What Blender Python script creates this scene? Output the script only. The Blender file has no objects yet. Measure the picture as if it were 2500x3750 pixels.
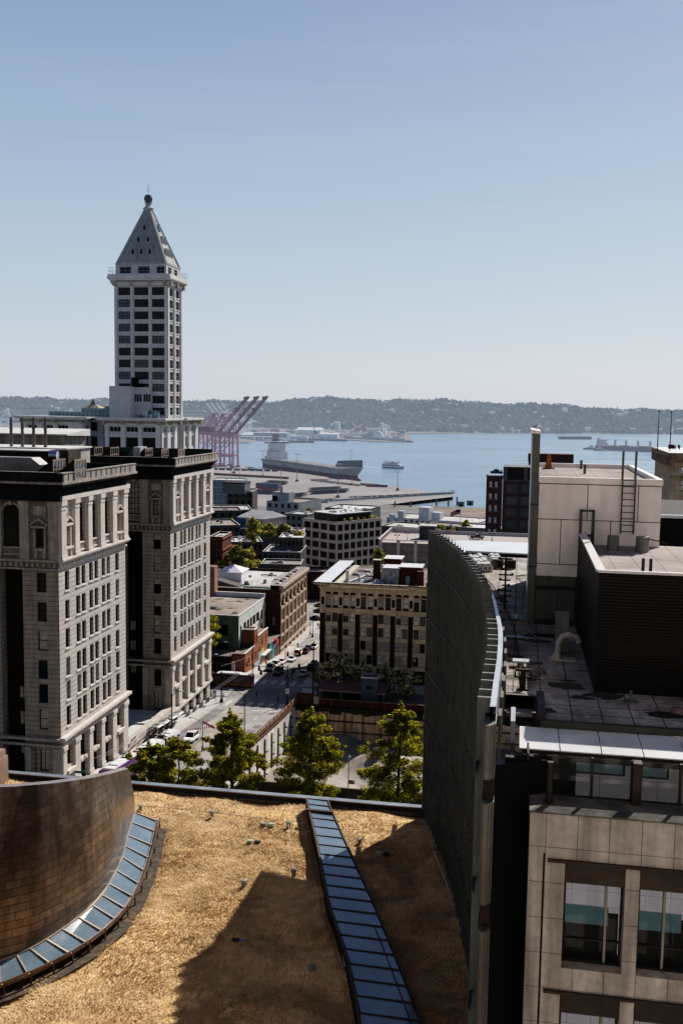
import bpy, math, random
from mathutils import Vector, Matrix
R=math.radians; pi=math.pi
sc=bpy.context.scene; col=sc.collection
# ---------------- camera model: a sight line through a photo pixel, met with a plane of the site -------------
FL=3646.; CH=90.; PIT=R(5.9); ROL=R(.85); YAW=R(10.1)
def ray(u,v):
    x=u-1250; w=v-1875; c,s=math.cos(ROL),math.sin(ROL)
    a=x*c+w*s; b=-(-x*s+w*c)
    dx=a; dy=math.cos(PIT)*FL+math.sin(PIT)*b; dz=-math.sin(PIT)*FL+math.cos(PIT)*b
    cy,sy=math.cos(YAW),math.sin(YAW)
    return Vector((dx*cy-dy*sy, dx*sy+dy*cy, dz))
O=Vector((0,0,CH))
def RZ(u,v,z): d=ray(u,v); return O+d*((z-CH)/d.z)
def RY(u,v,y): d=ray(u,v); return O+d*(y/d.y)
def RX(u,v,x): d=ray(u,v); return O+d*(x/d.x)

# ---------------- materials -------------
MATS={}
def N(nt,t,**k):
    n=nt.nodes.new(t)
    for a,b in k.items():
        if a.startswith('i_'): n.inputs[a[2:].replace('_',' ')].default_value=b
        else: setattr(n,a,b)
    return n
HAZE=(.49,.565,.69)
def mat(name,c,rough=.8,var=.25,vs=.25,metal=0,haze=0,pat=None,spec=.4,bump=0,obj=False,streak=0,emit=None,alpha=None):
    if name in MATS: return MATS[name]
    m=bpy.data.materials.new(name); m.use_nodes=True; nt=m.node_tree; L=nt.links
    b=nt.nodes['Principled BSDF']; out=nt.nodes['Material Output']
    b.inputs['Roughness'].default_value=rough; b.inputs['Metallic'].default_value=metal
    b.inputs['Specular IOR Level'].default_value=spec
    if obj: tc=N(nt,'ShaderNodeTexCoord'); P=tc.outputs['Object']
    else: g=N(nt,'ShaderNodeNewGeometry'); P=g.outputs['Position']
    col_=None
    rgb=N(nt,'ShaderNodeRGB'); rgb.outputs[0].default_value=(*c,1); cur=rgb.outputs[0]
    def mul(cur,fac_out,lo,hi):
        mr=N(nt,'ShaderNodeMapRange'); mr.inputs['To Min'].default_value=lo; mr.inputs['To Max'].default_value=hi
        mr.inputs['From Min'].default_value=.25; mr.inputs['From Max'].default_value=.75
        L.new(fac_out,mr.inputs['Value'])
        vm=N(nt,'ShaderNodeVectorMath',operation='SCALE'); L.new(cur,vm.inputs[0]); L.new(mr.outputs[0],vm.inputs['Scale']); return vm.outputs[0]
    if var:
        for sc_,k in ((vs,1.),(vs*7,.6),(vs*40,.35)):
            n=N(nt,'ShaderNodeTexNoise'); n.inputs['Scale'].default_value=sc_; n.inputs['Detail'].default_value=4
            L.new(P,n.inputs['Vector']); cur=mul(cur,n.outputs['Fac'],1-var*k,1+var*k)
    if streak:
        mp=N(nt,'ShaderNodeMapping'); mp.inputs['Scale'].default_value=(1.6,1.6,.12); L.new(P,mp.inputs['Vector'])
        n=N(nt,'ShaderNodeTexNoise'); n.inputs['Scale'].default_value=1.; n.inputs['Detail'].default_value=5
        L.new(mp.outputs[0],n.inputs['Vector']); cur=mul(cur,n.outputs['Fac'],1-streak,1+streak*.6)
    h=None
    if pat:
        k=pat[0]
        sep=N(nt,'ShaderNodeSeparateXYZ'); L.new(P,sep.inputs[0])
        def M(op,a,b_=None,c_=None):
            q=N(nt,'ShaderNodeMath',operation=op)
            for i,x in enumerate((a,b_,c_)):
                if x is None: continue
                if isinstance(x,(int,float)): q.inputs[i].default_value=x
                else: L.new(x,q.inputs[i])
            return q.outputs[0]
        xy=M('ADD',sep.outputs[0],sep.outputs[1])
        def line(coord,sp,w):
            return M('LESS_THAN',M('FRACT',M('DIVIDE',coord,sp)),w/sp)
        if k=='courses': f=line(sep.outputs[2],pat[1],pat[2]); dk=pat[3]
        elif k=='panels': f=M('MAXIMUM',line(sep.outputs[2],pat[2],pat[3]),line(xy,pat[1],pat[3])); dk=pat[4]
        elif k=='ribs': f=M('GREATER_THAN',M('FRACT',M('DIVIDE',xy,pat[1])),.5); dk=pat[2]
        elif k=='louvre': f=line(sep.outputs[2],pat[1],pat[1]*.4); dk=pat[2]
        elif k=='pavers': f=M('MAXIMUM',line(sep.outputs[0],pat[1],pat[3]),line(sep.outputs[1],pat[2],pat[3])); dk=pat[4]
        if k in('brick','brickflat'):
            cb=N(nt,'ShaderNodeCombineXYZ')
            if k=='brick': L.new(xy,cb.inputs[0]); L.new(sep.outputs[2],cb.inputs[1])
            else: L.new(sep.outputs[0],cb.inputs[0]); L.new(sep.outputs[1],cb.inputs[1])
            bt=N(nt,'ShaderNodeTexBrick'); L.new(cb.outputs[0],bt.inputs['Vector'])
            bt.inputs['Scale'].default_value=1; bt.inputs['Brick Width'].default_value=pat[1]; bt.inputs['Row Height'].default_value=pat[2]
            bt.inputs['Mortar Size'].default_value=pat[3]; bt.inputs['Mortar Smooth'].default_value=.1
            bt.inputs['Color1'].default_value=(1,1,1,1); v=1-pat[5] if len(pat)>5 else .8
            bt.inputs['Color2'].default_value=(v,v,v,1); bt.inputs['Mortar'].default_value=(pat[4],)*3+(1,)
            vm=N(nt,'ShaderNodeVectorMath',operation='MULTIPLY'); L.new(cur,vm.inputs[0]); L.new(bt.outputs['Color'],vm.inputs[1]); cur=vm.outputs[0]
            h=M('SUBTRACT',1.,bt.outputs['Fac'])
        else:
            mr=N(nt,'ShaderNodeMapRange'); mr.inputs['To Min'].default_value=1; mr.inputs['To Max'].default_value=dk; L.new(f,mr.inputs['Value'])
            vm=N(nt,'ShaderNodeVectorMath',operation='SCALE'); L.new(cur,vm.inputs[0]); L.new(mr.outputs[0],vm.inputs['Scale']); cur=vm.outputs[0]
            h=M('SUBTRACT',1.,f)
    if bump:
        bn=N(nt,'ShaderNodeBump'); bn.inputs['Strength'].default_value=bump; bn.inputs['Distance'].default_value=.05
        if h is None:
            n=N(nt,'ShaderNodeTexNoise'); n.inputs['Scale'].default_value=vs*20; n.inputs['Detail'].default_value=6; L.new(P,n.inputs['Vector']); h=n.outputs['Fac']
        L.new(h,bn.inputs['Height']); L.new(bn.outputs[0],b.inputs['Normal'])
    L.new(cur,b.inputs['Base Color'])
    if emit: b.inputs['Emission Color'].default_value=(*emit[0],1); b.inputs['Emission Strength'].default_value=emit[1]
    if haze:  # constant haze-coloured glow in the material stands in for distance haze
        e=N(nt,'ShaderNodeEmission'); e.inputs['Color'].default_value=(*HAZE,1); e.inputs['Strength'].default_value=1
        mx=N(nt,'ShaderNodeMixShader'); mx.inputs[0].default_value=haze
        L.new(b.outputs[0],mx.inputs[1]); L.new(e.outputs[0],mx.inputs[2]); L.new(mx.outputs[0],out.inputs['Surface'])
    if alpha is not None:
        tr=N(nt,'ShaderNodeBsdfTransparent'); mx=N(nt,'ShaderNodeMixShader'); mx.inputs[0].default_value=alpha
        L.new(tr.outputs[0],mx.inputs[1]); L.new(b.outputs[0],mx.inputs[2]); L.new(mx.outputs[0],out.inputs['Surface'])
    MATS[name]=m; return m

# ---------------- mesh builder -------------
class MB:
    def __init__(s): s.v=[]; s.f=[]; s.m=[]
    def add(s,vs,fs,m=0):
        n=len(s.v); s.v+= [tuple(p) for p in vs]
        for f in fs: s.f.append(tuple(i+n for i in f)); s.m.append(m)
        return s
    def box(s,x0,x1,y0,y1,z0,z1,m=0):
        if x0>x1: x0,x1=x1,x0
        if y0>y1: y0,y1=y1,y0
        if z0>z1: z0,z1=z1,z0
        return s.add([(x0,y0,z0),(x1,y0,z0),(x1,y1,z0),(x0,y1,z0),(x0,y0,z1),(x1,y0,z1),(x1,y1,z1),(x0,y1,z1)],
          [(0,3,2,1),(4,5,6,7),(0,1,5,4),(1,2,6,5),(2,3,7,6),(3,0,4,7)],m)
    def quad(s,a,b,c,d,m=0): return s.add([a,b,c,d],[(0,1,2,3)],m)
    def tri(s,a,b,c,m=0): return s.add([a,b,c],[(0,1,2)],m)
    def obox(s,o,u,n,a0,a1,d0,d1,z0,z1,m=0):
        # box in a wall frame: a along u, d outward along n
        o=Vector(o);u=Vector(u);n=Vector(n);Z=Vector((0,0,1))
        c=[o+u*a+n*d+Z*z for z in (z0,z1) for a,d in ((a0,d1),(a1,d1),(a1,d0),(a0,d0))]
        return s.add(c,[(0,3,2,1),(4,5,6,7),(0,1,5,4),(1,2,6,5),(2,3,7,6),(3,0,4,7)],m)
    def tube(s,a,b,r0,r1=None,n=8,m=0,cap=True):
        if r1 is None: r1=r0
        a=Vector(a);b=Vector(b);d=(b-a)
        if d.length<1e-6: return s
        d.normalize(); q=Vector((0,0,1)) if abs(d.z)<.9 else Vector((1,0,0))
        e=d.cross(q).normalized(); g=d.cross(e)
        vs=[];fs=[]
        for k in range(n):
            t=2*pi*k/n; w=e*math.cos(t)+g*math.sin(t); vs+= [a+w*r0,b+w*r1]
        for k in range(n):
            j=(k+1)%n; fs.append((2*k,2*k+1,2*j+1,2*j))
        if cap: fs.append(tuple(2*k for k in range(n))); fs.append(tuple(2*k+1 for k in reversed(range(n))))
        return s.add(vs,fs,m)
    def path(s,pts,r,n=6,m=0):
        for a,b in zip(pts,pts[1:]): s.tube(a,b,r,r,n,m)
        return s
    def bar(s,a,b,w,m=0,h=None):
        # square beam
        a=Vector(a);b=Vector(b);d=(b-a).normalized(); q=Vector((0,0,1)) if abs(d.z)<.9 else Vector((1,0,0))
        e=d.cross(q).normalized()*w/2; g=d.cross(e.normalized())*(h or w)/2
        c=[p+x for p in (a,b) for x in (e+g,-e+g,-e-g,e-g)]
        return s.add(c,[(0,1,2,3),(7,6,5,4),(0,4,5,1),(1,5,6,2),(2,6,7,3),(3,7,4,0)],m)
    def prism(s,pts,z0,z1,m=0,mt=None):
        n=len(pts)
        A=sum(pts[i][0]*pts[(i+1)%n][1]-pts[(i+1)%n][0]*pts[i][1] for i in range(n))
        if A<0: pts=pts[::-1]
        vs=[(p[0],p[1],z0) for p in pts]+[(p[0],p[1],z1) for p in pts]
        s.add(vs,[(i,(i+1)%n,n+(i+1)%n,n+i) for i in range(n)]+[tuple(reversed(range(n)))],m)
        return s.add([(p[0],p[1],z1) for p in pts],[tuple(range(n))],m if mt is None else mt)
    def ball(s,c,r,m=0,nu=10,nv=6,sz=1):
        vs=[];fs=[]
        for j in range(nv+1):
            t=pi*j/nv
            for i in range(nu):
                p=2*pi*i/nu; vs.append((c[0]+r*math.sin(t)*math.cos(p),c[1]+r*math.sin(t)*math.sin(p),c[2]+r*sz*math.cos(t)))
        for j in range(nv):
            for i in range(nu): fs.append((j*nu+i,(j+1)*nu+i,(j+1)*nu+(i+1)%nu,j*nu+(i+1)%nu))
        return s.add(vs,fs,m)
    def lathe(s,c,prof,n=12,m=0):
        vs=[];fs=[]
        for r,z in prof:
            for i in range(n): p=2*pi*i/n; vs.append((c[0]+r*math.cos(p),c[1]+r*math.sin(p),c[2]+z))
        for j in range(len(prof)-1):
            for i in range(n): fs.append((j*n+i,j*n+(i+1)%n,(j+1)*n+(i+1)%n,(j+1)*n+i))
        return s.add(vs,fs,m)
    def loft(s,secs,m=0,close=True,cap=True):
        n=len(secs[0]);vs=[p for q in secs for p in q];fs=[]
        for j in range(len(secs)-1):
            for i in range(n if close else n-1):
                k=(i+1)%n; fs.append((j*n+i,j*n+k,(j+1)*n+k,(j+1)*n+i))
        if cap and close: fs.append(tuple(reversed(range(n)))); fs.append(tuple((len(secs)-1)*n+i for i in range(n)))
        return s.add(vs,fs,m)
    def build(s,name,mats,parent=None,smooth=False,org=None,loc=None,rz=0):
        me=bpy.data.meshes.new(name)
        if org is not None:
            o=Vector(org); vs=[Vector(p)-o for p in s.v]
        else: vs=s.v
        me.from_pydata([tuple(p) for p in vs],[],s.f)
        if not isinstance(mats,(list,tuple)): mats=[mats]
        for m in mats: me.materials.append(m)
        me.polygons.foreach_set('material_index',s.m)
        if smooth: me.polygons.foreach_set('use_smooth',[True]*len(s.f))
        me.update()
        ob=bpy.data.objects.new(name,me); col.objects.link(ob)
        if parent is not None: ob.parent=parent
        if loc is not None: ob.location=loc
        elif org is not None and parent is None: ob.location=org
        ob.rotation_euler.z=rz
        return ob
def tag(o,label,cat,group=None,kind=None):
    if label: o['label']=label
    if cat: o['category']=cat
    if group: o['group']=group
    if kind: o['kind']=kind
    return o
def thing(name,label,cat,loc=(0,0,0),rz=0,group=None):
    o=bpy.data.objects.new(name,None); col.objects.link(o); o.location=loc; o.rotation_euler.z=rz
    o.empty_display_size=.5
    return tag(o,label,cat,group)
def kids(o): return [c for c in bpy.data.objects if c.parent==o]
def dup(o,loc=None,rz=None,label=None,group=None,parent=None,_c=None):
    if _c is None:
        _c={}
        for x in bpy.data.objects:
            if x.parent: _c.setdefault(x.parent.name,[]).append(x)
    c=o.copy(); col.objects.link(c)
    if parent is not None: c.parent=parent
    if loc is not None: c.location=loc
    if rz is not None: c.rotation_euler.z=rz
    if label: c['label']=label
    if group: c['group']=group
    for ch in _c.get(o.name,[]): dup(ch,parent=c,_c=_c)
    return c
# ---------------- facades with real openings -------------
def facade(mb,o,u,n,W,H,ops,dep=.35,m=0,mr=None):
    """wall o..o+uW, height H; ops = (a0,a1,z0,z1,arch)"""
    o=Vector(o);u=Vector(u);n=Vector(n);Z=Vector((0,0,1))
    if mr is None: mr=m
    ops=[q for q in ops if q[0]<W and q[2]<H]
    xs=sorted({0.,float(W)}|{round(float(q[0]),4) for q in ops}|{round(float(q[1]),4) for q in ops})
    zs=sorted({0.,float(H)}|{round(float(q[2]),4) for q in ops}|{round(float(q[3]),4) for q in ops})
    P=lambda a,z,d=0.: o+u*a+Z*z+n*d
    for j in range(len(zs)-1):
        zc=(zs[j]+zs[j+1])/2; st=None
        for i in range(len(xs)):
            solid=False
            if i<len(xs)-1:
                xc=(xs[i]+xs[i+1])/2
                solid=not any(q[0]<xc<q[1] and q[2]<zc<q[3] for q in ops)
            if solid and st is None: st=xs[i]
            if not solid and st is not None:
                mb.quad(P(st,zs[j]),P(xs[i],zs[j]),P(xs[i],zs[j+1]),P(st,zs[j+1]),m); st=None
    for q in ops:
        a0,a1,z0,z1=q[:4]; arch=len(q)>4 and q[4]
        sp=z1-(a1-a0)/2 if arch else z1
        mb.quad(P(a0,z0),P(a0,z0,-dep),P(a0,sp,-dep),P(a0,sp),mr)
        mb.quad(P(a1,z0,-dep),P(a1,z0),P(a1,sp),P(a1,sp,-dep),mr)
        mb.quad(P(a0,z0),P(a1,z0),P(a1,z0,-dep),P(a0,z0,-dep),mr)
        if not arch: mb.quad(P(a0,z1,-dep),P(a1,z1,-dep),P(a1,z1),P(a0,z1),mr)
        else:
            c=(a0+a1)/2;r=(a1-a0)/2;K=10
            arc=[(c-r*math.cos(pi*k/K),sp+r*math.sin(pi*k/K)) for k in range(K+1)]
            for (x0,y0),(x1,y1) in zip(arc,arc[1:]):
                mb.quad(P(x0,y0),P(x1,y1),P(x1,z1),P(x0,z1),m)
                mb.quad(P(x0,y0,-dep),P(x1,y1,-dep),P(x1,y1),P(x0,y0),mr)
WC={}
def window(T,o,u,n,a0,a1,z0,z1,mf,mg,dep=.3,nx=1,nz=1,fw=.09,arch=False,name='window',limit=100,shade=None):
    """frame mesh + pane child set back in an opening; meshes are shared"""
    o=Vector(o);u=Vector(u);n=Vector(n)
    w=round(a1-a0,2);h=round(z1-z0,2)
    key=(w,h,mf.name,nx,nz,fw,arch)
    if key not in WC:
        b=MB()
        b.box(0,fw,-.05,.05,0,h);b.box(w-fw,w,-.05,.05,0,h);b.box(fw,w-fw,-.05,.05,0,fw)
        if not arch: b.box(fw,w-fw,-.05,.05,h-fw,h)
        mw=fw*.7
        for i in range(1,nx): x=w*i/nx; b.box(x-mw/2,x+mw/2,-.03,.04,fw,h-fw)
        for i in range(1,nz): z=h*i/nz; b.box(fw,w-fw,-.045,.035,z-mw/2,z+mw/2)
        if arch:
            K=8;c=w/2;r=w/2;sp=h-r
            for k in range(K):
                t0,t1=pi*k/K,pi*(k+1)/K
                b.bar((c-(r-fw/2)*math.cos(t0),0,sp+(r-fw/2)*math.sin(t0)),(c-(r-fw/2)*math.cos(t1),0,sp+(r-fw/2)*math.sin(t1)),fw)
        me=b.build('frame_tmp',mf); WC[key]=me.data; bpy.data.objects.remove(me)
    pk=(w,h,mg.name,arch,shade)
    if pk not in WC:
        b=MB()
        if not arch:
            if shade: b.quad((0,0,0),(w,0,0),(w,0,h*(1-shade)),(0,0,h*(1-shade)),0); b.quad((0,0,h*(1-shade)),(w,0,h*(1-shade)),(w,0,h),(0,0,h),1)
            else: b.quad((0,0,0),(w,0,0),(w,0,h),(0,0,h))
        else:
            K=10;r=w/2;sp=h-r
            pts=[(0,0,0),(w,0,0)]+[(r+r*math.cos(pi*k/K),0,sp+r*math.sin(pi*k/K)) for k in range(K+1)]
            b.add(pts,[tuple(range(len(pts)))])
        me=b.build('pane_tmp',[mg,MATS['blind']] if shade else mg); WC[pk]=me.data; bpy.data.objects.remove(me)
    p=o+u*a0-n*dep; p.z=o.z+z0
    if not T.get('_local'): p-=T.location
    rz=math.atan2(u.y,u.x)
    cnt=T.get('_w',0)
    if cnt>=limit:
        R_=Matrix.Rotation(rz,4,'Z'); ex=EXTRA.setdefault(T.name,(T,MB(),[mf]))
        for me,of in ((WC[key],0.),(WC[pk],.02)):
            n0=len(ex[1].v)
            for vv in me.vertices:
                q=R_@(vv.co+Vector((0,of,0)))+p; ex[1].v.append(tuple(q))
            for po in me.polygons:
                mm=me.materials[po.material_index]
                if mm not in ex[2]: ex[2].append(mm)
                ex[1].f.append(tuple(i+n0 for i in po.vertices)); ex[1].m.append(ex[2].index(mm))
        return
    T['_w']=cnt+1
    f=bpy.data.objects.new(name,WC[key]); col.objects.link(f); f.parent=T; f.location=p; f.rotation_euler.z=rz
    g=bpy.data.objects.new('pane',WC[pk]); col.objects.link(g); g.parent=f; g.location=(0,.02,0)
    return f
EXTRA={}
def flush_extra():
    for T,b,ms in EXTRA.values():
        e=b.build('window',ms,T); e['kind']='stuff'
def text_mesh(name,s,size,m,parent=None,loc=(0,0,0),rot=(pi/2,0,0),ext=.02):
    c=bpy.data.curves.new(name,'FONT'); c.body=s; c.size=size; c.extrude=ext; c.align_x='CENTER'
    o=bpy.data.objects.new(name,c); col.objects.link(o)
    dg=bpy.context.evaluated_depsgraph_get(); me=bpy.data.meshes.new_from_object(o.evaluated_get(dg))
    bpy.data.objects.remove(o); me.materials.clear(); me.materials.append(m)
    q=bpy.data.objects.new(name,me); col.objects.link(q); q.parent=parent; q.location=loc; q.rotation_euler=rot
    return q
def rnd(a,b): return random.uniform(a,b)
random.seed(7)

# ---------------- render set-up, camera, light -------------
sc.render.engine='CYCLES'
sc.cycles.max_bounces=6; sc.cycles.diffuse_bounces=3; sc.cycles.glossy_bounces=3; sc.cycles.transparent_max_bounces=8
sc.cycles.sample_clamp_indirect=6; sc.cycles.use_denoising=True
sc.view_settings.view_transform='Standard'; sc.view_settings.look='None'; sc.view_settings.exposure=0
sc.view_settings.use_curve_mapping=True
cv=sc.view_settings.curve_mapping.curves[3]
for p_ in ((.03,.0115),(.1,.074),(.3,.315),(.6,.675)): cv.points.new(*p_)
sc.view_settings.curve_mapping.update()
cd=bpy.data.cameras.new('camera'); cam=bpy.data.objects.new('camera',cd); col.objects.link(cam); sc.camera=cam
cd.sensor_fit='VERTICAL'; cd.sensor_height=36; cd.lens=36*FL/3750; cd.clip_start=.5; cd.clip_end=60000
cyw,syw=math.cos(YAW),math.sin(YAW)
fwd=Vector((-math.cos(PIT)*syw,math.cos(PIT)*cyw,-math.sin(PIT)))
rt=Vector((cyw,syw,0)); up=rt.cross(fwd)
c_,s_=math.cos(ROL),math.sin(ROL)
# the photo's horizon falls slightly to the right
r2=rt*c_+up*s_; u2=-rt*s_+up*c_
cam.matrix_world=Matrix(((r2.x,u2.x,-fwd.x,0),(r2.y,u2.y,-fwd.y,0),(r2.z,u2.z,-fwd.z,CH),(0,0,0,1)))
SAZ=R(25); SEL=R(39.5)
sd=bpy.data.lights.new('sun','SUN'); sd.energy=5.0; sd.angle=R(.5); sd.color=(1.,.93,.84)
so=bpy.data.objects.new('sun',sd); col.objects.link(so)
sdir=Vector((math.sin(SAZ)*math.cos(SEL),math.cos(SAZ)*math.cos(SEL),math.sin(SEL)))
so.rotation_euler=sdir.to_track_quat('Z','Y').to_euler(); so.location=(0,0,300)
w=bpy.data.worlds.new('World'); sc.world=w; w.use_nodes=True; nt=w.node_tree
bg=nt.nodes['Background']; sky=nt.nodes.new('ShaderNodeTexSky'); sky.sky_type='NISHITA'; sky.sun_disc=False
sky.sun_elevation=SEL; sky.sun_rotation=SAZ; sky.altitude=90; sky.air_density=1.0; sky.dust_density=1.6; sky.ozone_density=1.6
hs=nt.nodes.new('ShaderNodeHueSaturation'); hs.inputs['Saturation'].default_value=.7; hs.inputs['Value'].default_value=.075*.9
nt.links.new(sky.outputs[0],hs.inputs['Color'])
tcw=nt.nodes.new('ShaderNodeTexCoord'); spw=nt.nodes.new('ShaderNodeSeparateXYZ'); nt.links.new(tcw.outputs['Generated'],spw.inputs[0])
crw=nt.nodes.new('ShaderNodeValToRGB'); nt.links.new(spw.outputs[2],crw.inputs[0])
el=crw.color_ramp.elements; el[0].position=0; el[0].color=(.17,.17,.18,1); el[1].position=1; el[1].color=(.035,.06,.13,1)
for p_,c_2 in ((.001,(.60,.655,.735,1)),(.04,(.58,.64,.72,1)),(.09,(.505,.59,.69,1)),(.2,(.395,.495,.63,1)),(.37,(.265,.35,.525,1)),(.45,(.13,.20,.36,1)),(.6,(.06,.10,.21,1))):
    e_=crw.color_ramp.elements.new(p_); e_.color=c_2
# faint high haze streaks
mpw=nt.nodes.new('ShaderNodeMapping'); mpw.inputs['Scale'].default_value=(1.2,1.2,22); nt.links.new(tcw.outputs['Generated'],mpw.inputs[0])
nzw=nt.nodes.new('ShaderNodeTexNoise'); nzw.inputs['Scale'].default_value=2.2; nzw.inputs['Detail'].default_value=5; nt.links.new(mpw.outputs[0],nzw.inputs['Vector'])
mrw=nt.nodes.new('ShaderNodeMapRange'); mrw.inputs['From Min'].default_value=.52; mrw.inputs['From Max'].default_value=.8; mrw.inputs['To Min'].default_value=0; mrw.inputs['To Max'].default_value=.07; nt.links.new(nzw.outputs['Fac'],mrw.inputs[0])
mxc=nt.nodes.new('ShaderNodeMix'); mxc.data_type='RGBA'; nt.links.new(mrw.outputs[0],mxc.inputs[0]); nt.links.new(crw.outputs[0],mxc.inputs[6]); mxc.inputs[7].default_value=(.64,.66,.70,1)
mxw=nt.nodes.new('ShaderNodeMix'); mxw.data_type='RGBA'; mxw.inputs[0].default_value=.2; nt.links.new(mxc.outputs[2],mxw.inputs[6]); nt.links.new(hs.outputs[0],mxw.inputs[7])
nt.links.new(mxw.outputs[2],bg.inputs['Color']); bg.inputs['Strength'].default_value=1.0
# ================= SETTING: ground, roads, water, hills =================
HZ=[(-300,60),(60,38),(115,32.5),(142,30),(168,27.2),(182,25.9),(197,24.5),(213,23.3),(240,22.8),(273,19.3),(310,18.6),(350,16),(400,13),(480,9),(560,5.5),(650,3.5),(760,3),(1500,3)]
def hz(y):
    for (a,za),(b,zb) in zip(HZ,HZ[1:]):
        if a<=y<=b: return za+(zb-za)*(y-a)/(b-a)
    return HZ[0][1] if y<HZ[0][0] else HZ[-1][1]
def ysplit(y0,y1): return [y0]+[y for y,_ in HZ if y0+.01<y<y1-.01]+[y1]
def drape(mb,x0,x1,y0,y1,dz,skirt=0,m=0):
    ys=ysplit(y0,y1)
    for a,b in zip(ys,ys[1:]):
        mb.quad((x0,a,hz(a)+dz),(x1,a,hz(a)+dz),(x1,b,hz(b)+dz),(x0,b,hz(b)+dz),m)
        if skirt:
            mb.quad((x0,b,hz(b)+dz),(x0,b,hz(b)-.1),(x0,a,hz(a)-.1),(x0,a,hz(a)+dz),m)
            mb.quad((x1,a,hz(a)+dz),(x1,a,hz(a)-.1),(x1,b,hz(b)-.1),(x1,b,hz(b)+dz),m)
    if skirt:
        mb.quad((x0,y0,hz(y0)+dz),(x0,y0,hz(y0)-.1),(x1,y0,hz(y0)-.1),(x1,y0,hz(y0)+dz),m)
        mb.quad((x1,y1,hz(y1)+dz),(x1,y1,hz(y1)-.1),(x0,y1,hz(y1)-.1),(x0,y1,hz(y1)+dz),m)
mGround=mat('ground_dark',(.19,.183,.176),.95,.3,.05)
mAsph=mat('asphalt',(.27,.26,.258),.9,.22,.35,spec=.25)
mConc=mat('pavement_concrete',(.46,.445,.43),.9,.18,.3,pat=('pavers',1.5,1.5,.04,.7))
mConcP=mat('concrete_plain',(.30,.29,.27),.9,.2,.2,streak=.2)
mPaintW=mat('paint_white',(.80,.80,.78),.8,.25,1.5); mPaintY=mat('paint_yellow',(.55,.36,.08),.8,.25,1.5)
g=MB(); xs=[-3500,-1500,-300,-100,-48,30,300,1500,3500]; ys=ysplit(-300,905)
ys=sorted(set(ys)|{143.5,214.5})
PITX=(-48,30);PITY=(143.5,214.5)
for i in range(len(xs)-1):
    for j in range(len(ys)-1):
        if xs[i]>=PITX[0] and xs[i+1]<=PITX[1] and ys[j]>=PITY[0] and ys[j+1]<=PITY[1]: continue
        a,b=ys[j],ys[j+1]
        g.quad((xs[i],a,hz(a)),(xs[i+1],a,hz(a)),(xs[i+1],b,hz(b)),(xs[i],b,hz(b)))
g.quad((-127,905,3),(3500,905,3),(3500,905,-6),(-127,905,-6))
tag(g.build('ground',mGround),'dark city ground stepping down to the harbour','ground',kind='structure')
# sea bed + water to the horizon
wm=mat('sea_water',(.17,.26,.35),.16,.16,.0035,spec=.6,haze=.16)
nt=wm.node_tree;L=nt.links;b=nt.nodes['Principled BSDF']
gm=N(nt,'ShaderNodeNewGeometry'); mp=N(nt,'ShaderNodeMapping'); mp.inputs['Scale'].default_value=(.03,.09,1); mp.inputs['Rotation'].default_value=(0,0,.25)
n1=N(nt,'ShaderNodeTexNoise'); n1.inputs['Scale'].default_value=6; n1.inputs['Detail'].default_value=8; n1.inputs['Roughness'].default_value=.7
bn=N(nt,'ShaderNodeBump'); bn.inputs['Strength'].default_value=.55; bn.inputs['Distance'].default_value=1.2
L.new(gm.outputs['Position'],mp.inputs[0]); L.new(mp.outputs[0],n1.inputs['Vector']); L.new(n1.outputs['Fac'],bn.inputs['Height']); L.new(bn.outputs[0],b.inputs['Normal'])
mp2=N(nt,'ShaderNodeMapping'); mp2.inputs['Scale'].default_value=(.0012,.006,1); mp2.inputs['Rotation'].default_value=(0,0,.12)
n2=N(nt,'ShaderNodeTexNoise'); n2.inputs['Scale'].default_value=3; n2.inputs['Detail'].default_value=4
mr=N(nt,'ShaderNodeMapRange'); mr.inputs['From Min'].default_value=.3; mr.inputs['From Max'].default_value=.7; mr.inputs['To Min'].default_value=.10; mr.inputs['To Max'].default_value=.34
L.new(gm.outputs['Position'],mp2.inputs[0]); L.new(mp2.outputs[0],n2.inputs['Vector']); L.new(n2.outputs['Fac'],mr.inputs[0]); L.new(mr.outputs[0],b.inputs['Roughness'])
g=MB(); g.quad((-30000,700,0),(30000,700,0),(30000,40000,0),(-30000,40000,0))
tag(g.build('sea_water',wm),'pale blue harbour water','water',kind='structure')
# terminal apron (a flat slab on the water)
tp=[RZ(u,v,3) for u,v in ((1655,1812),(1480,1786),(1330,1765),(1100,1733),(960,1718),(880,1703),(800,1700),(700,1692))]
mApr=mat('apron_concrete',(.29,.27,.262),.9,.16,.015,haze=.07,spec=.2)
tp=[(p.x,p.y) for p in tp]+[(-1600,1900),(-1600,880),(-300,880)]+[(p.x,p.y) for p in (RZ(1250,1873,3),RZ(1400,1851,3),RZ(1560,1831,3),RZ(1657,1820,3))]
mPile=mat('pier_face',(.07,.065,.06),.9,.4,.1,pat=('ribs',4.5,.35))
g=MB(); g.prism(tp,.9,3.06,1,0); g.prism([(x,y) for x,y in tp],-3,.9,1)
tag(g.build('terminal_apron',[mApr,mPile]),'wide pale concrete container terminal deck','terminal',kind='structure')
# brown vacant lot by the water
g=MB(); p=[RZ(u,v,3.1) for u,v in ((1590,1864),(1790,1843),(1800,1925),(1640,1925))]; p[2].y=min(p[2].y,904);
g.prism([(q.x,min(q.y,903)) for q in p],2.9,3.15)
tag(g.build('vacant_lot',mat('dry_soil',(.22,.17,.14),.95,.35,.05,haze=.05)),'brown bare lot beside the water','lot',kind='structure')
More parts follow.
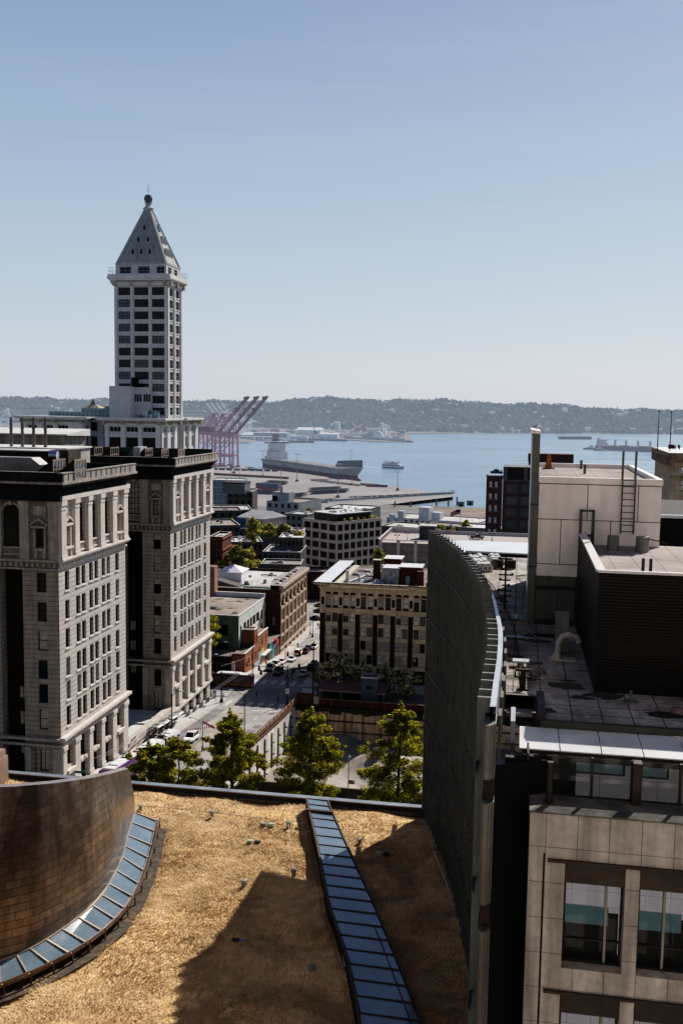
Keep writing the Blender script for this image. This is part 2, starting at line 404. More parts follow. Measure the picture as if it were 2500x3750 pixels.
# roads
g=MB(); drape(g,-300,-40,217.5,229.5,.02); drape(g,-300,30,116,138.5,.02)
tag(g.build('cross_street',mAsph),'asphalt avenues crossing the sloping street','road',kind='structure')
mAsphL=mat('asphalt_worn',(.31,.298,.292),.9,.25,.12,spec=.25,streak=0)
g=MB(); drape(g,-64.5,-49.9,138.5,217.5,.02); drape(g,-64.5,-49.9,217.5,229.5,.032); drape(g,-64.0,-49.9,229.5,420,.02)
drape(g,-110,-30,310,400,.03)
tag(g.build('street',mAsphL),'steep grey street running down towards the harbour','road',kind='structure')
mPatch=mat('asphalt_patch',(.19,.185,.183),.9,.3,.3)
g=MB()
for x0,x1,y0,y1 in ((-64.3,-61.9,150,206),(-52.2,-50.6,186,189.5),(-52.0,-50.4,191,194),(-57,-55.5,190,199),(-60,-58,172,181),(-58,-56,246,262)): drape(g,x0,x1,y0,y1,.032)
for cx,cy in ((-66.2+2.4,218.8),(-55,176),(-57,222)):
    q=[(cx+.45*math.cos(t*pi/6),cy+.45*math.sin(t*pi/6),hz(cy)+.045) for t in range(12)]; g.add(q,[tuple(range(12))])
tag(g.build('road_patches',mPatch),'dark asphalt repairs and manholes on the street','road patches',kind='structure')
# side walks
g=MB()
drape(g,-68.5,-64.5,138.5,216,.15,1); drape(g,-300,-68.5,214.6,217.4,.15,1)
drape(g,-49.8,-48.0,139,216.5,.15,1); drape(g,-49.8,30,138.6,143.4,.15,1); drape(g,-300,-68.6,138.6,140,.15,1)
drape(g,-66.8,-63.6,229.8,330,.15,1); drape(g,-300,-66.9,229.8,238,.15,1); drape(g,-50.6,-47.6,229.8,273,.15,1); drape(g,-47.5,30,229.8,238,.15,1); drape(g,-47.9,30,214.6,217.3,.15,1)
tag(g.build('pavement',mConc),'pale concrete pavements with kerbs','pavement',kind='structure')
mCurb=mat('curb_stone',(.36,.35,.33),.85,.2,.8)
g=MB(); drape(g,-64.52,-64.3,139,216,.17,1); drape(g,-49.95,-49.75,139,216,.17,1); drape(g,-63.62,-63.4,231,330,.17,1)
tag(g.build('kerb',mCurb),'light kerb stones along the street','kerb',kind='structure')
# markings
g=MB()
def stripes_y(x0,x1,y0,y1,step=2.45):
    x=x0
    while x<x1:
        drape(g,x,x+.28,y0,y1,.045); drape(g,x+.6,x+.88,y0,y1,.045); x+=step
stripes_y(-63.6,-50.5,209.3,214.2); stripes_y(-63,-51,230.2,234.6)
for k in range(8):
    y=218.4+k*1.4; drape(g,-68.4,-65.2,y,y+.5,.045); drape(g,-49.4,-45.4,y,y+.5,.045)
for k in range(6):
    y=307+k*1.5; drape(g,-63.5,-49,y,y+.55,.045)
for y in (150,160,170,180,190,198,204): drape(g,-53.5,-53.36,y,y+3.2,.045)
for y in range(238,306,9): drape(g,-53.6,-53.46,y,y+3,.045)
drape(g,-49.9,-56,206.6,207.0,.045)
tag(g.build('road_markings_white',mPaintW),'white crosswalk bars and lane dashes','road markings',kind='structure')
g=MB(); drape(g,-58.2,-58.08,140,207,.045); drape(g,-57.85,-57.73,140,207,.045); drape(g,-57.4,-57.25,238,305,.045); drape(g,-64.1,-63.98,243,300,.045)
tag(g.build('road_markings_yellow',mPaintY),'yellow centre lines','road markings',kind='structure')

# ---- excavated pit ----
mPitF=mat('pit_gravel',(.30,.28,.255),.95,.3,.08,bump=.4)
random.seed(3)
g=MB(); nx,ny=40,30
def pz(x,y):
    base=16+ .8*math.sin(x*.21)*math.cos(y*.16)+.5*math.sin(x*.5+y*.3)
    if y<176: base+=min(6,(176-y)*.35)*max(0,min(1,(-20-x)/20+1))
    base+=2.2*math.exp(-((x+26)**2/30+(y-201)**2/12))
    return base
V=[];
for j in range(ny+1):
    for i in range(nx+1):
        x=-48+78*i/nx; y=143.5+71*j/ny; V.append((x,y,pz(x,y)+rnd(-.15,.15)))
g.add(V,[(j*(nx+1)+i,j*(nx+1)+i+1,(j+1)*(nx+1)+i+1,(j+1)*(nx+1)+i) for j in range(ny) for i in range(nx)])
tag(g.build('pit_floor',mPitF,smooth=True),'pale gravel floor of the excavated pit','ground',kind='structure')
mPitW=mat('pit_wall',(.66,.63,.58),.9,.3,.15,streak=.45)
mPitR=mat('pit_wall_far',(.62,.49,.36),.9,.3,.2,streak=.5)
mRust=mat('rusty_wood',(.19,.11,.075),.85,.35,.8,streak=.2)
mDark=mat('near_black',(.012,.012,.013),.8,0)
T=thing('excavation_wall','long pale concrete pit wall stained black with steel piles beside the street','wall',(-48,180,16))
g=MB(); ys_=ysplit(143.5,214.5)
for a,b_ in zip(ys_,ys_[1:]): g.quad((-48,a,12),(-48,b_,12),(-48,b_,hz(b_)),(-48,a,hz(a)))
g.build('concrete_face',mPitW,T,org=T.location)
g=MB()
for k in range(12):
    y=147+k*5.6; g.box(-48,-47.75,y,y+.22,13,hz(y)-.6+rnd(-.6,0)); 
    for q in range(3): z=17+q*2.2+rnd(-.3,.3); g.box(-47.95,-47.6,y+1.2,y+1.5,z,z+.25)
g.build('steel_piles',mat('pile_steel',(.13,.10,.08),.8,.4,.5,streak=.3),T,org=T.location)
T=thing('excavation_wall','tan concrete pit wall below the red fence, streaked with soot','wall',(-20,214.5,16))
g=MB(); g.quad((-48,214.5,12),(30,214.5,12),(30,214.5,23.3),(-48,214.5,23.3)); g.build('concrete_face',mPitR,T,org=T.location)
g=MB()
for x in [-45+4.1*k for k in range(17)]: g.box(x,x+.12,214.3,214.5,13.5,23)
g.box(-48,30,214.1,214.45,20.1,20.35); g.box(-47,30,214.2,214.4,17.7,17.9)
g.build('ledge',mat('pit_ledge',(.10,.09,.085),.8,.3,.5),T,org=T.location)
g=MB(); 
for k in range(60):
    x=-48+k*1.3; g.box(x,x+1.32,214.0,214.52,22.2+rnd(-.5,.3),23.32)
g.build('dark_band',mat('pit_soot',(.05,.045,.04),.9,.5,.7),T,org=T.location)
# fence on the street edge
T=thing('fence','rusty brown timber guard fence with pale rails on top of the pit wall','fence',(-47.8,180,hz(180)))
g=MB();g2=MB(); y=144
while y<214:
    z=hz(y); g.box(-47.95,-47.8,y,y+.12,z,z+2.2); g.box(-47.88,-47.84,y+.3,y+.55,z+.2,z+1.5); g.box(-47.88,-47.84,y+.75,y+.95,z+.1,z+1.45); y+=1.15
for a,b_ in zip(ys_,ys_[1:]):
    for h in (.45,1.2,2.1): g2.bar((-47.75,a,hz(a)+h),(-47.75,b_,hz(b_)+h),.1,h=.16)
g.build('post_row',mRust,T,org=T.location)
y=145
while y<213: z=hz(y); g3=MB(); g3.bar((-47.68,y,z+1.9),(-47.68,y+1.6,hz(y+1.6)+1.9),.05,h=.2); g3.build('pale_board',mat('pale_wood',(.38,.27,.19),.85,.3,.8),T,org=T.location); y+=3.2
g2.build('rail',mRust,T,org=T.location)
T=thing('fence','dark red and brown plank fence above the tan pit wall','fence',(-20,214.7,23.3))
g=MB(); g.box(-47.9,-43.8,214.6,214.75,23.3,26.1); g.build('plank_panel',mat('brown_plank',(.13,.075,.04),.85,.35,.6,pat=('ribs',.5,.6)),T,org=T.location)
g=MB(); g.box(-43.7,30,214.6,214.75,23.3,25.0); g.build('red_panel',mat('dark_red_fence',(.07,.018,.015),.7,.3,.5),T,org=T.location)
g=MB(); g.box(-43.7,30,214.55,214.8,25.0,25.12)
for x in range(-43,30,3): g.box(x,x+.08,214.52,214.6,23.3,25.05)
g.build('top_rail',mat('fence_rail',(.33,.2,.18),.7,.2,.5),T,org=T.location)
ob=MB(); ob.box(-43.9,-42.7,214.2,214.58,23.9,25.6); ob.box(-43.35,-43.2,214.3,214.5,20,23.9)
tag(ob.build('utility_cabinet',mat('cabinet_grey',(.35,.34,.3),.6,.2,1)),'pale grey box fixed on the plank fence corner','cabinet')
# near barrier wall along the avenue
T=thing('barrier_wall','dark solid barrier wall with white graffiti along the near edge of the pit','wall',(-20,143.2,hz(143)))
g=MB(); g.box(-39.2,30,143.05,143.35,29.5,33.1); g.build('wall_face',mat('barrier_dark',(.12,.108,.088),.85,.3,.3,streak=.3),T,org=T.location)
g=MB(); g.box(-40.9,-39.3,143.0,143.3,29.5,33.1); g.build('end_post',mat('barrier_end',(.28,.27,.22),.8,.2,.3),T,org=T.location)
g=MB(); random.seed(5)
for x0,dirs in ((-26.5,((0,0,.1,1.3),(.5,.2,.55,1.2),(1.0,.3,.9,1.5))),(-17,((0,.2,.1,1),(.3,.1,.8,.3))),(-13.5,((0,.2,0,1.1),(.4,.1,.7,.9)))):
    for a,b1,c,d in dirs: g.bar((x0+a,143.03,30.6+b1),(x0+c,143.03,30.6+d),.14,h=.02)
for k in range(14): x=-27+k*1.0; g.bar((x,143.03,29.9+rnd(0,.1)),(x+.5,143.03,29.95+rnd(0,.2)),.1,h=.02)
g.build('graffiti',mPaintW,T,org=T.location)
# debris in the pit
random.seed(11)
for k in range(16):
    x=rnd(-47,-42);y=rnd(172,205); s=rnd(.25,.9); b_=MB()
    if k%3==0: b_.bar((0,0,.2),(rnd(-2.5,2.5),rnd(-2,2),.5),.22)
    else: b_.ball((0,0,s*.3),s,0,7,4,.55); b_.v=[(x_+rnd(-.15,.15)*s,y_+rnd(-.15,.15)*s,z_+rnd(-.1,.1)*s) for x_,y_,z_ in b_.v]
    o=b_.build('timber_beam' if k%3==0 else 'rubble_block',mRust if k%3==0 else mConcP,loc=(x,y,pz(x,y)))
    if k%3==0: tag(o,'loose brown timber lying in the rubble at the foot of the pit wall','timber','loose timbers in the pit')
    else: tag(o,'broken pale lump among the rubble at the foot of the pit wall','rubble','rubble lumps in the pit')
for (x,y,s) in ((-27,200.5,1.6),(-24,203,1.1),(-31,190,.7)):
    b_=MB(); b_.ball((0,0,.2),s,0,12,6,.5); b_.v=[(a+rnd(-.2,.2),c+rnd(-.2,.2),d+rnd(-.1,.1)) for a,c,d in b_.v]
    tag(b_.build('soil_heap',mat('soil_heap',(.10,.09,.08),.95,.4,.6),loc=(x,y,pz(x,y))),'dark heap of soil in the open middle of the pit floor','soil heap','soil heaps on the pit floor')
# ---- far land: harbour island and wooded ridge ----
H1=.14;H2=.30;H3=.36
isl=[RZ(u,v,2) for u,v in ((1515,1617),(1400,1618),(1270,1610),(1180,1606),(1060,1600),(1030,1612),(940,1612),(915,1620),(840,1622))]
isl=[(p.x,p.y) for p in isl]+[(-1500,2400),(-3600,2300),(-3600,5000),(-300,4300),(-250,4060),(-420,3700),(-330,3050)]
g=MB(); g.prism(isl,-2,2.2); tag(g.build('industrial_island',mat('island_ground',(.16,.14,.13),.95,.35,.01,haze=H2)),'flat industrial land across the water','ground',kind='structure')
def lerp(T,x):
    if x<=T[0][0]: return T[0][1]
    for (a,p),(b,q) in zip(T,T[1:]):
        if x<=b: return p+(q-p)*(x-a)/(b-a)
    return T[-1][1]
RT=[(-4500,108),(-2770,110),(-2180,110),(-1400,106),(-1110,130),(-415,126),(120,113),(700,93),(1400,76),(2500,60)]
SH=[(-4500,4350),(-1200,4300),(-480,4150),(-320,4075),(120,4300),(700,4650),(1500,5000),(2500,5500)]
def hh(x,y):
    s=lerp(SH,x); r=lerp(RT,x)+5*math.sin(x*.011)+3*math.sin(x*.031+1); t=(y-s)/(900.)
    if t<=0: return 2
    if t<1:
        q=t*t*(3-2*t); q=.25*min(1,t*3)+.75*q
        return 2+(r-2)*min(1,q)+4*math.sin(x*.02+y*.013)*t*(1-t)*4
    return max(20,r-(t-1)*30)
g=MB(); NX=140;NY=26; V=[]
for j in range(NY+1):
    for i in range(NX+1):
        x=-4500+7000*i/NX; y=lerp(SH,x)-15+1500*j/NY; V.append((x,y,hh(x,y) if j else -1))
g.add(V,[(j*(NX+1)+i,j*(NX+1)+i+1,(j+1)*(NX+1)+i+1,(j+1)*(NX+1)+i) for j in range(NY) for i in range(NX)])
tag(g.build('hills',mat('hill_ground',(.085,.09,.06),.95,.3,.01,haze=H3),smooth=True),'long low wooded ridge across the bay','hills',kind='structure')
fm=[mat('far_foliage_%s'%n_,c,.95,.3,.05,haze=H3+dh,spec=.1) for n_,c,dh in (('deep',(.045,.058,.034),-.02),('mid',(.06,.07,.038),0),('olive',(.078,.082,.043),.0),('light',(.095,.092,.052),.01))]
from mathutils import noise as MN2
random.seed(21); g=MB()
cnt=0
while cnt<9500:
    y0=rnd(0,1); x=rnd(-3600,1150); s=lerp(SH,x); y=s+5+y0*960
    if (x-0.0)>(y*.30): continue
    z=hh(x,y); cnt+=1
    k=random.random()*.75+.25*(.5+MN2.noise(Vector((x*.004,y*.006,2)))*1.6); m=0 if k<.22 else 1 if k<.6 else 2 if k<.88 else 3
    if random.random()<.1:
        h=rnd(16,28); r=rnd(3.5,6); n0=6
        g.add([(x+r*math.cos(t*2*pi/n0),y+r*math.sin(t*2*pi/n0),z+2) for t in range(n0)]+[(x,y,z+h)],[(t,(t+1)%n0,n0) for t in range(n0)],0 if random.random()<.7 else 1)
    else:
        r=rnd(8,18); c=rnd(.5,.8); nu,nv=6,4; vs=[];fs=[]
        for j in range(nv+1):
            t=pi*j/nv*.62
            for i in range(nu):
                q=2*pi*(i+.5*(j%2))/nu; rr=r*math.sin(t)*rnd(.85,1.15)+.01; vs.append((x+rr*math.cos(q),y+rr*math.sin(q),z-2+r*1.25*math.cos(t)*c*2*rnd(.9,1.1)*.62+r*.2))
        for j in range(nv):
            for i in range(nu): fs.append((j*nu+i,(j+1)*nu+i,(j+1)*nu+(i+1)%nu,j*nu+(i+1)%nu))
        g.add(vs,fs,m)
# taller conifers along the skyline
for k in range(900):
    x=rnd(-3600,1150); y=lerp(SH,x)+rnd(840,960); z=hh(x,y); cl=math.sin(x*.017)+math.sin(x*.051+2)
    h=rnd(12,20)+max(0,cl)*8*random.random(); r=rnd(3,5.5); n0=5
    g.add([(x+r*math.cos(t*2*pi/n0),y+r*math.sin(t*2*pi/n0),z+1) for t in range(n0)]+[(x,y,z+h+4)],[(t,(t+1)%n0,n0) for t in range(n0)],0)
tag(g.build('forest',fm),'dense mixed forest covering the far ridge','forest',kind='stuff')
# far houses
mHW=mat('far_house_wall',(.55,.53,.5),.8,.1,haze=H3);mHR=mat('far_house_roof',(.30,.28,.28),.8,.1,haze=H3)
def far_house(w,d,h):
    t=thing('house','small pale house among the trees on the far ridge','house',(0,0,0),0,'houses among the trees on the far ridge')
    a=MB();a.box(-w/2,w/2,-d/2,d/2,-4,h);a.build('wall',mHW,t)
    r=MB();r.loft([[(x,-d/2-.5,h),(x,d/2+.5,h),(x,0,h+3)] for x in (-w/2-.5,w/2+.5)]);r.build('roof',mHR,t); return t
hs_=[far_house(14,10,6),far_house(24,12,8)]
random.seed(5)
for k in range(80):
    x=rnd(-2400,750); t=rnd(.35,.97) if random.random()<.75 else rnd(.02,.1); y=lerp(SH,x)+900*t
    p=(x,y,hh(x,y)+rnd(7,12)); rz=rnd(-.5,.5)
    if k<2: hs_[k].location=p; hs_[k].rotation_euler.z=rz
    else: dup(hs_[k%2],p,rz)
# ================= COURTHOUSE (left) =================
glassD=mat('glass_dark',(.012,.014,.016),.08,0,spec=.45)
glassM=mat('glass_mid',(.018,.023,.025),.1,.3,.6,spec=.6)
glassB=mat('glass_blue',(.03,.05,.06),.06,.25,.3,spec=.9)
blind=mat('blind',(.55,.52,.47),.8,.12,2)
curt=mat('curtain_light',(.50,.48,.42),.75,.3,2.5)
frD=mat('frame_dark',(.035,.028,.024),.6,0); frB=mat('frame_brown',(.06,.035,.025),.6,0); frL=mat('frame_pale',(.40,.37,.32),.7,.1,1); frG=mat('frame_grey',(.16,.17,.17),.6,0)
stF=mat('courthouse_stone_front',(.40,.36,.30),.85,.2,.5,pat=('courses',.76,.075,.4),streak=.2)  # darker copy of the courthouse stone: the front's shade is in the colour
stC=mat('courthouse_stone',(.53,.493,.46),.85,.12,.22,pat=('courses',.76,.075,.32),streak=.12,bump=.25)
stP=mat('courthouse_trim',(.61,.565,.52),.8,.10,.4,streak=.15)
stB=mat('courthouse_brick',(.34,.31,.25),.9,.3,1.2,pat=('brick',.55,.17,.02,.65,.3))
stDk=mat('courthouse_frieze',(.025,.02,.018),.8,.35,.6,streak=.3)  # near-black: shade under the cornice and along the front, put into colour
stCap=mat('courthouse_parapet',(.34,.31,.28),.85,.2,.8,streak=.35)
roofG=mat('roof_dark_gravel',(.06,.055,.05),.95,.3,.3)
roofW=mat('roof_white',(.62,.62,.60),.75,.10,.2)
ribB=mat('ribbed_brown_metal',(.05,.042,.037),.6,.2,.3,pat=('ribs',.55,.5),streak=.2)
X0=-68.5
CT=thing('courthouse','ornate pale stone block with two tall wings, arched top windows and dark cornices','building',(X0,140,hz(140)))
OR=CT.location
UY=(0,1,0);NX_=(1,0,0);UX=(1,0,0);NY_=(0,-1,0)
ROWS=[(61.4,64.45),(56.85,59.85),(52.3,55.35),(47.8,50.8),(44.0,47.0),(39.8,43.0)]
COLS=[(2.1,3.6),(6.0,7.45),(8.05,9.5),(10.95,12.35),(13.0,14.4),(15.9,17.3),(17.9,19.3),(21.6,23.15)]
random.seed(4)
def wing(Y0,L,idx):
    W=MB(); zb=hz(Y0)-6
    # ---- street side, facing +X
    ops=[(a,b,z0-zb,z1-zb) for a,b in COLS for z0,z1 in ROWS]
    ops+=[(a,b,67.0-zb,74.9-zb,True) for a,b in ((6.4,9.5),(11.1,14.3),(16.1,19.3))]
    ops+=[(2.05,3.7,68.3-zb,71.3-zb),(21.9,23.5,68.3-zb,71.3-zb)]
    g0=hz(Y0+4)
    BAY=[(1.6,3.9),(6.6,9.2),(11.4,14.0),(16.2,18.8),(21.4,23.7)]
    for i,(a,b) in enumerate(BAY):
        if i in(0,4): ops+=[(a,b,33.4-zb,36.6-zb),(a+.1,b-.1,28.2-zb,32.2-zb)]
        else: ops+=[(a,b,33.1-zb,36.8-zb),(a,b,28.2-zb,32.3-zb)]
        zt=27.0
        ops+=[(a-.2,b+.2,hz(Y0+b)+.25-zb,zt-zb)] if hz(Y0+b)<25.5 else []
    A=MB(); facade(A,(X0,Y0,zb),UY,NX_,L,75.6-zb,ops,.55,0)
    # brick upper loggia strip behind pilasters is stone on the street side
    A.build('street_wall',[stC],CT,org=OR)
    Pm=MB()
    def ob(a0,a1,d0,d1,z0,z1,m=0): Pm.obox((X0,Y0,0),UY,NX_,a0,a1,d0,d1,z0,z1,m)
    for a0,a1 in ((0,1.6),(4.7,6.3),(9.55,11.05),(14.35,16.0),(19.35,21.0),(24.1,26)):
        ob(a0,a1,0.002,.62,66.6,75.5); ob(a0-.12,a1+.12,.003,.78,74.75,75.5); ob(a0-.05,a1+.05,.004,.70,74.1,74.35); ob(a0-.1,a1+.1,.004,.74,66.6,67.1)
    ob(-.3,L+.3,0.0,.95,66.35,66.65); ob(-.15,L+.15,.001,.7,66.05,66.35); ob(-.1,L+.1,.001,.35,65.25,65.5)
    for k in range(int(L/.85)): ob(.15+k*.85,.6+k*.85,.002,.33,65.5,66.03)       # belt rosettes
    for a0,a1 in ((1.9,3.85),(21.75,23.65)):                                     # pedimented windows
        ob(a0-.15,a0+.15,.003,.3,68.1,71.5); ob(a1-.15,a1+.15,.003,.3,68.1,71.5); ob(a0-.35,a1+.35,.004,.55,71.5,71.9)
        c=(a0+a1)/2
        for (p,q) in ((a0-.45,c),(a1+.45,c)):
            Pm.add([(X0+d,Y0+y,z) for d in (0,.6) for y,z in ((p,71.9),(q,72.75),(q,73.05),(p,72.12))],[(0,1,2,3),(7,6,5,4),(0,4,5,1),(1,5,6,2),(2,6,7,3),(3,7,4,0)])
        ob(a0-.3,a1+.3,.003,.6,67.9,68.25); ob(a0,a0+.3,.003,.45,66.7,67.9); ob(a1-.3,a1,.003,.45,66.7,67.9); ob(a0+.1,a1-.1,.003,.12,73.4,74.6)
    for a0,a1 in ((6.4,9.5),(11.1,14.3),(16.1,19.3)):
        ob(a0,a1,-.15,.25,67.0,67.25); ob(a0,a1,-.15,.25,68.15,68.4)
        for k in range(6): y=a0+.3+k*(a1-a0-.6)/5; Pm.tube((X0+.05,Y0+y,67.25),(X0+.05,Y0+y,68.15),.11,.07,6)
    # lower order
    ob(-.5,L+.5,0.0,.95,38.3,38.75); ob(-.3,L+.3,.001,.6,38.0,38.3); ob(-.25,L+.25,.002,.35,37.15,37.4)
    for k in range(int(L/.7)): ob(.1+k*.7,.5+k*.7,.002,.42,37.4,38.0)
    for a0,a1 in ((0,1.3),(4.3,6.1),(9.6,11.0),(14.4,15.8),(19.2,20.9),(24.1,26)):
        zb_=max(27.9,hz(Y0+a0)+.2)
        ob(a0,a1,0.003,.38,zb_,36.8); ob(a0-.12,a1+.12,.004,.55,36.4,37.1); ob(a0-.1,a1+.1,.004,.5,zb_,zb_+.6)
    for i,(a,b) in enumerate(BAY):
        if i in(0,4):
            ob(a-.35,b+.35,.002,.7,32.35,32.9); ob(a-.3,a,.002,.4,28,32.4); ob(b,b+.3,.002,.4,28,32.4)
        else:
            ob(a,b,-.3,.18,32.35,33.05); ob(a+.2,a+.8,.18,.26,32.5,32.9); ob(b-.8,b-.2,.18,.26,32.5,32.9)
    if idx==2:
        Pm.obox((X0,Y0,0),UY,NX_,-23,L+.5,.003,.55,27.3,27.9)
    # ---- entablature
    ob(-.1,L+.6,.0,.8,75.55,76.3)
    Pm.box(X0-30,X0+.8,Y0-.8,Y0+.01,75.55,76.3,1)
    Pm.build('trim',[stP,stDk],CT,org=OR)
    Q=MB(); Q.box(X0-30,X0+.35,Y0-.35,Y0+L+.3,76.3,77.5,0)
    Q.box(X0-30,X0+.9,Y0-.9,Y0+L+.8,77.5,77.75,0)
    for k in range(int(L/.75)): Q.box(X0+.35,X0+1.1,Y0+.1+k*.75,Y0+.45+k*.75,77.2,77.5,0)
    Q.box(X0-30,X0+1.45,Y0-1.45,Y0+L+1.35,77.95,78.1,0)
    for k in range(int(L/.55)): Q.box(X0+.9,X0+1.3,Y0-.6+k*.55,Y0-.35+k*.55,77.75,77.95,1)
    Q.box(X0+.9,X0+1.25,Y0-1.4,Y0+L+1.3,77.74,77.95,0)
    Q.box(X0-30,X0+1.75,Y0-1.7,Y0+L+1.6,78.1,78.5,1); 
    Q.box(X0-30,X0+1.55,Y0-1.55,Y0-1.0,78.5,79.9,0); Q.box(X0+.95,X0+1.5,Y0-1.5,Y0+L+1.4,78.5,79.75,1); Q.box(X0+.85,X0+1.6,Y0-1.58,Y0+L+1.5,79.75,79.92,1)
    Q.box(X0-30,X0+1.45,Y0+L+.9,Y0+L+1.4,78.5,79.8,0); Q.box(X0-30,X0-.1,Y0-1.62,Y0-.95,79.9,79.97,1)
    for k in range(13): Q.box(X0+1.5,X0+1.56,Y0+.6+k*2,Y0+.72+k*2,78.6,79.7,2)
    Q.build('cornice',[stDk,stCap,frD],CT,org=OR)
    rf=MB(); rf.box(X0-30,X0+1.0,Y0-1,Y0+L+1,78.3,78.55); rf.build('roof',roofG,CT,org=OR)
    # ---- front, facing the camera: stone column, dark recess, stone column ...
    Fm=MB(); FT=MB()
    xl=X0-29; ops=[]; base=xl
    piers=[(-74.45,-68.5),(-84.2,-78.2),(-93,-88)]
    for px0,px1 in piers:
        c=(px0+px1)/2+.05 if px0>-80 else (px0+px1)/2
        if px0==-74.45: c=-71.35
        o2=[(c-.75-px0,c+.8-px0,z0-zb,z1-zb) for z0,z1 in ROWS]+[(c-.75-px0,c+.8-px0,28.3-zb,32.0-zb),(c-.75-px0,c+.8-px0,33.1-zb,36.6-zb)]
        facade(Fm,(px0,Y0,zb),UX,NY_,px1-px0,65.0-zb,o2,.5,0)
        Fm.quad((px0,Y0,zb),(px0,Y0+1.8,zb),(px0,Y0+1.8,65),(px0,Y0,65)); (px1<-69) and Fm.quad((px1,Y0+1.8,zb),(px1,Y0,zb),(px1,Y0,65),(px1,Y0+1.8,65))
        for i,(z0,z1) in enumerate(ROWS):
            window(CT,(px0,Y0,0),UX,NY_,c-.75-px0,c+.8-px0,z0,z1,frD,glassM if (i+idx)%3 else curt,.42,1,2,shade=.4 if idx==2 and i<4 else None)
    # dark bays
    dk=MB()
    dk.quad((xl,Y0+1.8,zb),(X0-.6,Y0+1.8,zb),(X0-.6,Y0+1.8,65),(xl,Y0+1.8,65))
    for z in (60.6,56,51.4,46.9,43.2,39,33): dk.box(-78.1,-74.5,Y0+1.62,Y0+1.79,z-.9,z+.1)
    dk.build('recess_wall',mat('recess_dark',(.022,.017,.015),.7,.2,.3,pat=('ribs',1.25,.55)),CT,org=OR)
    for z0,z1 in ((44.0,46.2),(39.8,42.0),(35,37)):
        for a in (.35,2.0):
            window(CT,(-78.2,Y0+1.8,0),UX,NY_,a,a+1.3,z0,z1,frD,curt if (a>1)==(idx==1) else glassM,-.05,2,1)
    # upper storey front in brick with arched window and pedimented window
    ops=[(11.5,14.25,68.35-65,74.85-65,True),(16.9,18.3,68.4-65,71.2-65)]
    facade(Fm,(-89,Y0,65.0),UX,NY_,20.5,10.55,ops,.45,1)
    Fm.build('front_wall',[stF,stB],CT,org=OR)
    def fo(x0,x1,d0,d1,z0,z1): FT.box(x0,x1,Y0-d1,Y0-d0,z0,z1)
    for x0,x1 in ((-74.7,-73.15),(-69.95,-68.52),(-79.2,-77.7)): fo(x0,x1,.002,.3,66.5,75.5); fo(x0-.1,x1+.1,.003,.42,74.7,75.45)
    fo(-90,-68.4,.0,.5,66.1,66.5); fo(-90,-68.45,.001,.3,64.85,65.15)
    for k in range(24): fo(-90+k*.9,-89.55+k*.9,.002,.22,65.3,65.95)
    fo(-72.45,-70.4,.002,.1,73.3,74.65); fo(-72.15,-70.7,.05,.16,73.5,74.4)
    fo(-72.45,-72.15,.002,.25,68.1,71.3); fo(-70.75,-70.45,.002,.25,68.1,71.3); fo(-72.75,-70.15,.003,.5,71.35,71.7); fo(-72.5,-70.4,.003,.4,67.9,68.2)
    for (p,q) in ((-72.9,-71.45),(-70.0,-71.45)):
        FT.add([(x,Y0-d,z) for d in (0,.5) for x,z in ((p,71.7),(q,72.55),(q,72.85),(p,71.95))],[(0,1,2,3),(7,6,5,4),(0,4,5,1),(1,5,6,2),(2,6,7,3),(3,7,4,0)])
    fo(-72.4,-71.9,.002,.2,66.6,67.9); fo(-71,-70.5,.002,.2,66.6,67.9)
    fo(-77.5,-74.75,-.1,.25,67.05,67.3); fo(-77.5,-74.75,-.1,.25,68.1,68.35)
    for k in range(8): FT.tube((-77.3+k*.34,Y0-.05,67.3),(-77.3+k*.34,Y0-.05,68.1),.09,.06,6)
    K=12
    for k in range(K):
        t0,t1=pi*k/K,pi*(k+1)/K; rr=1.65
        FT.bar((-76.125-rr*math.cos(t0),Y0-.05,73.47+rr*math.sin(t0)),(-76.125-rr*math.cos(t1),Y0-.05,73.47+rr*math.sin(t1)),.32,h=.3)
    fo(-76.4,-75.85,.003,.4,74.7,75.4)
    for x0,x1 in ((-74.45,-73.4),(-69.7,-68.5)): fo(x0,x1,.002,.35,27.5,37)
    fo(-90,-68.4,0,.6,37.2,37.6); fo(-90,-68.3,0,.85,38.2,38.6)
    FT.build('front_trim',mat('front_trim_stone',(.42,.385,.33),.85,.2,.5,streak=.2),CT,org=OR)  # trim stone darkened to carry the shade of the front face
    window(CT,(-89,Y0,0),UX,NY_,11.5,14.25,68.35,74.85,frB,glassM if idx==1 else curt,.38,4,6,.14,True)
    window(CT,(-89,Y0,0),UX,NY_,16.9,18.3,68.4,71.2,frB,glassD if idx==1 else curt,.38,2,3,.12)
    window(CT,(-74.45,Y0,0),UX,NY_,2.35,3.9,28.3,32.0,frB,curt,.4,2,1,.12); window(CT,(-74.45,Y0,0),UX,NY_,2.35,3.9,33.1,36.6,frB,curt if idx==1 else glassM,.4,2,1,.12)
    # ---- street-side windows
    for a,b in ((6.4,9.5),(11.1,14.3),(16.1,19.3)): window(CT,(X0,Y0,0),UY,NX_,a,b,67.05,74.9,frB,glassD,.5,3,6,.14,True)
    for a,b in ((2.05,3.7),(21.9,23.5)): window(CT,(X0,Y0,0),UY,NX_,a,b,68.3,71.3,frB,glassM,.5,1,2,.1)
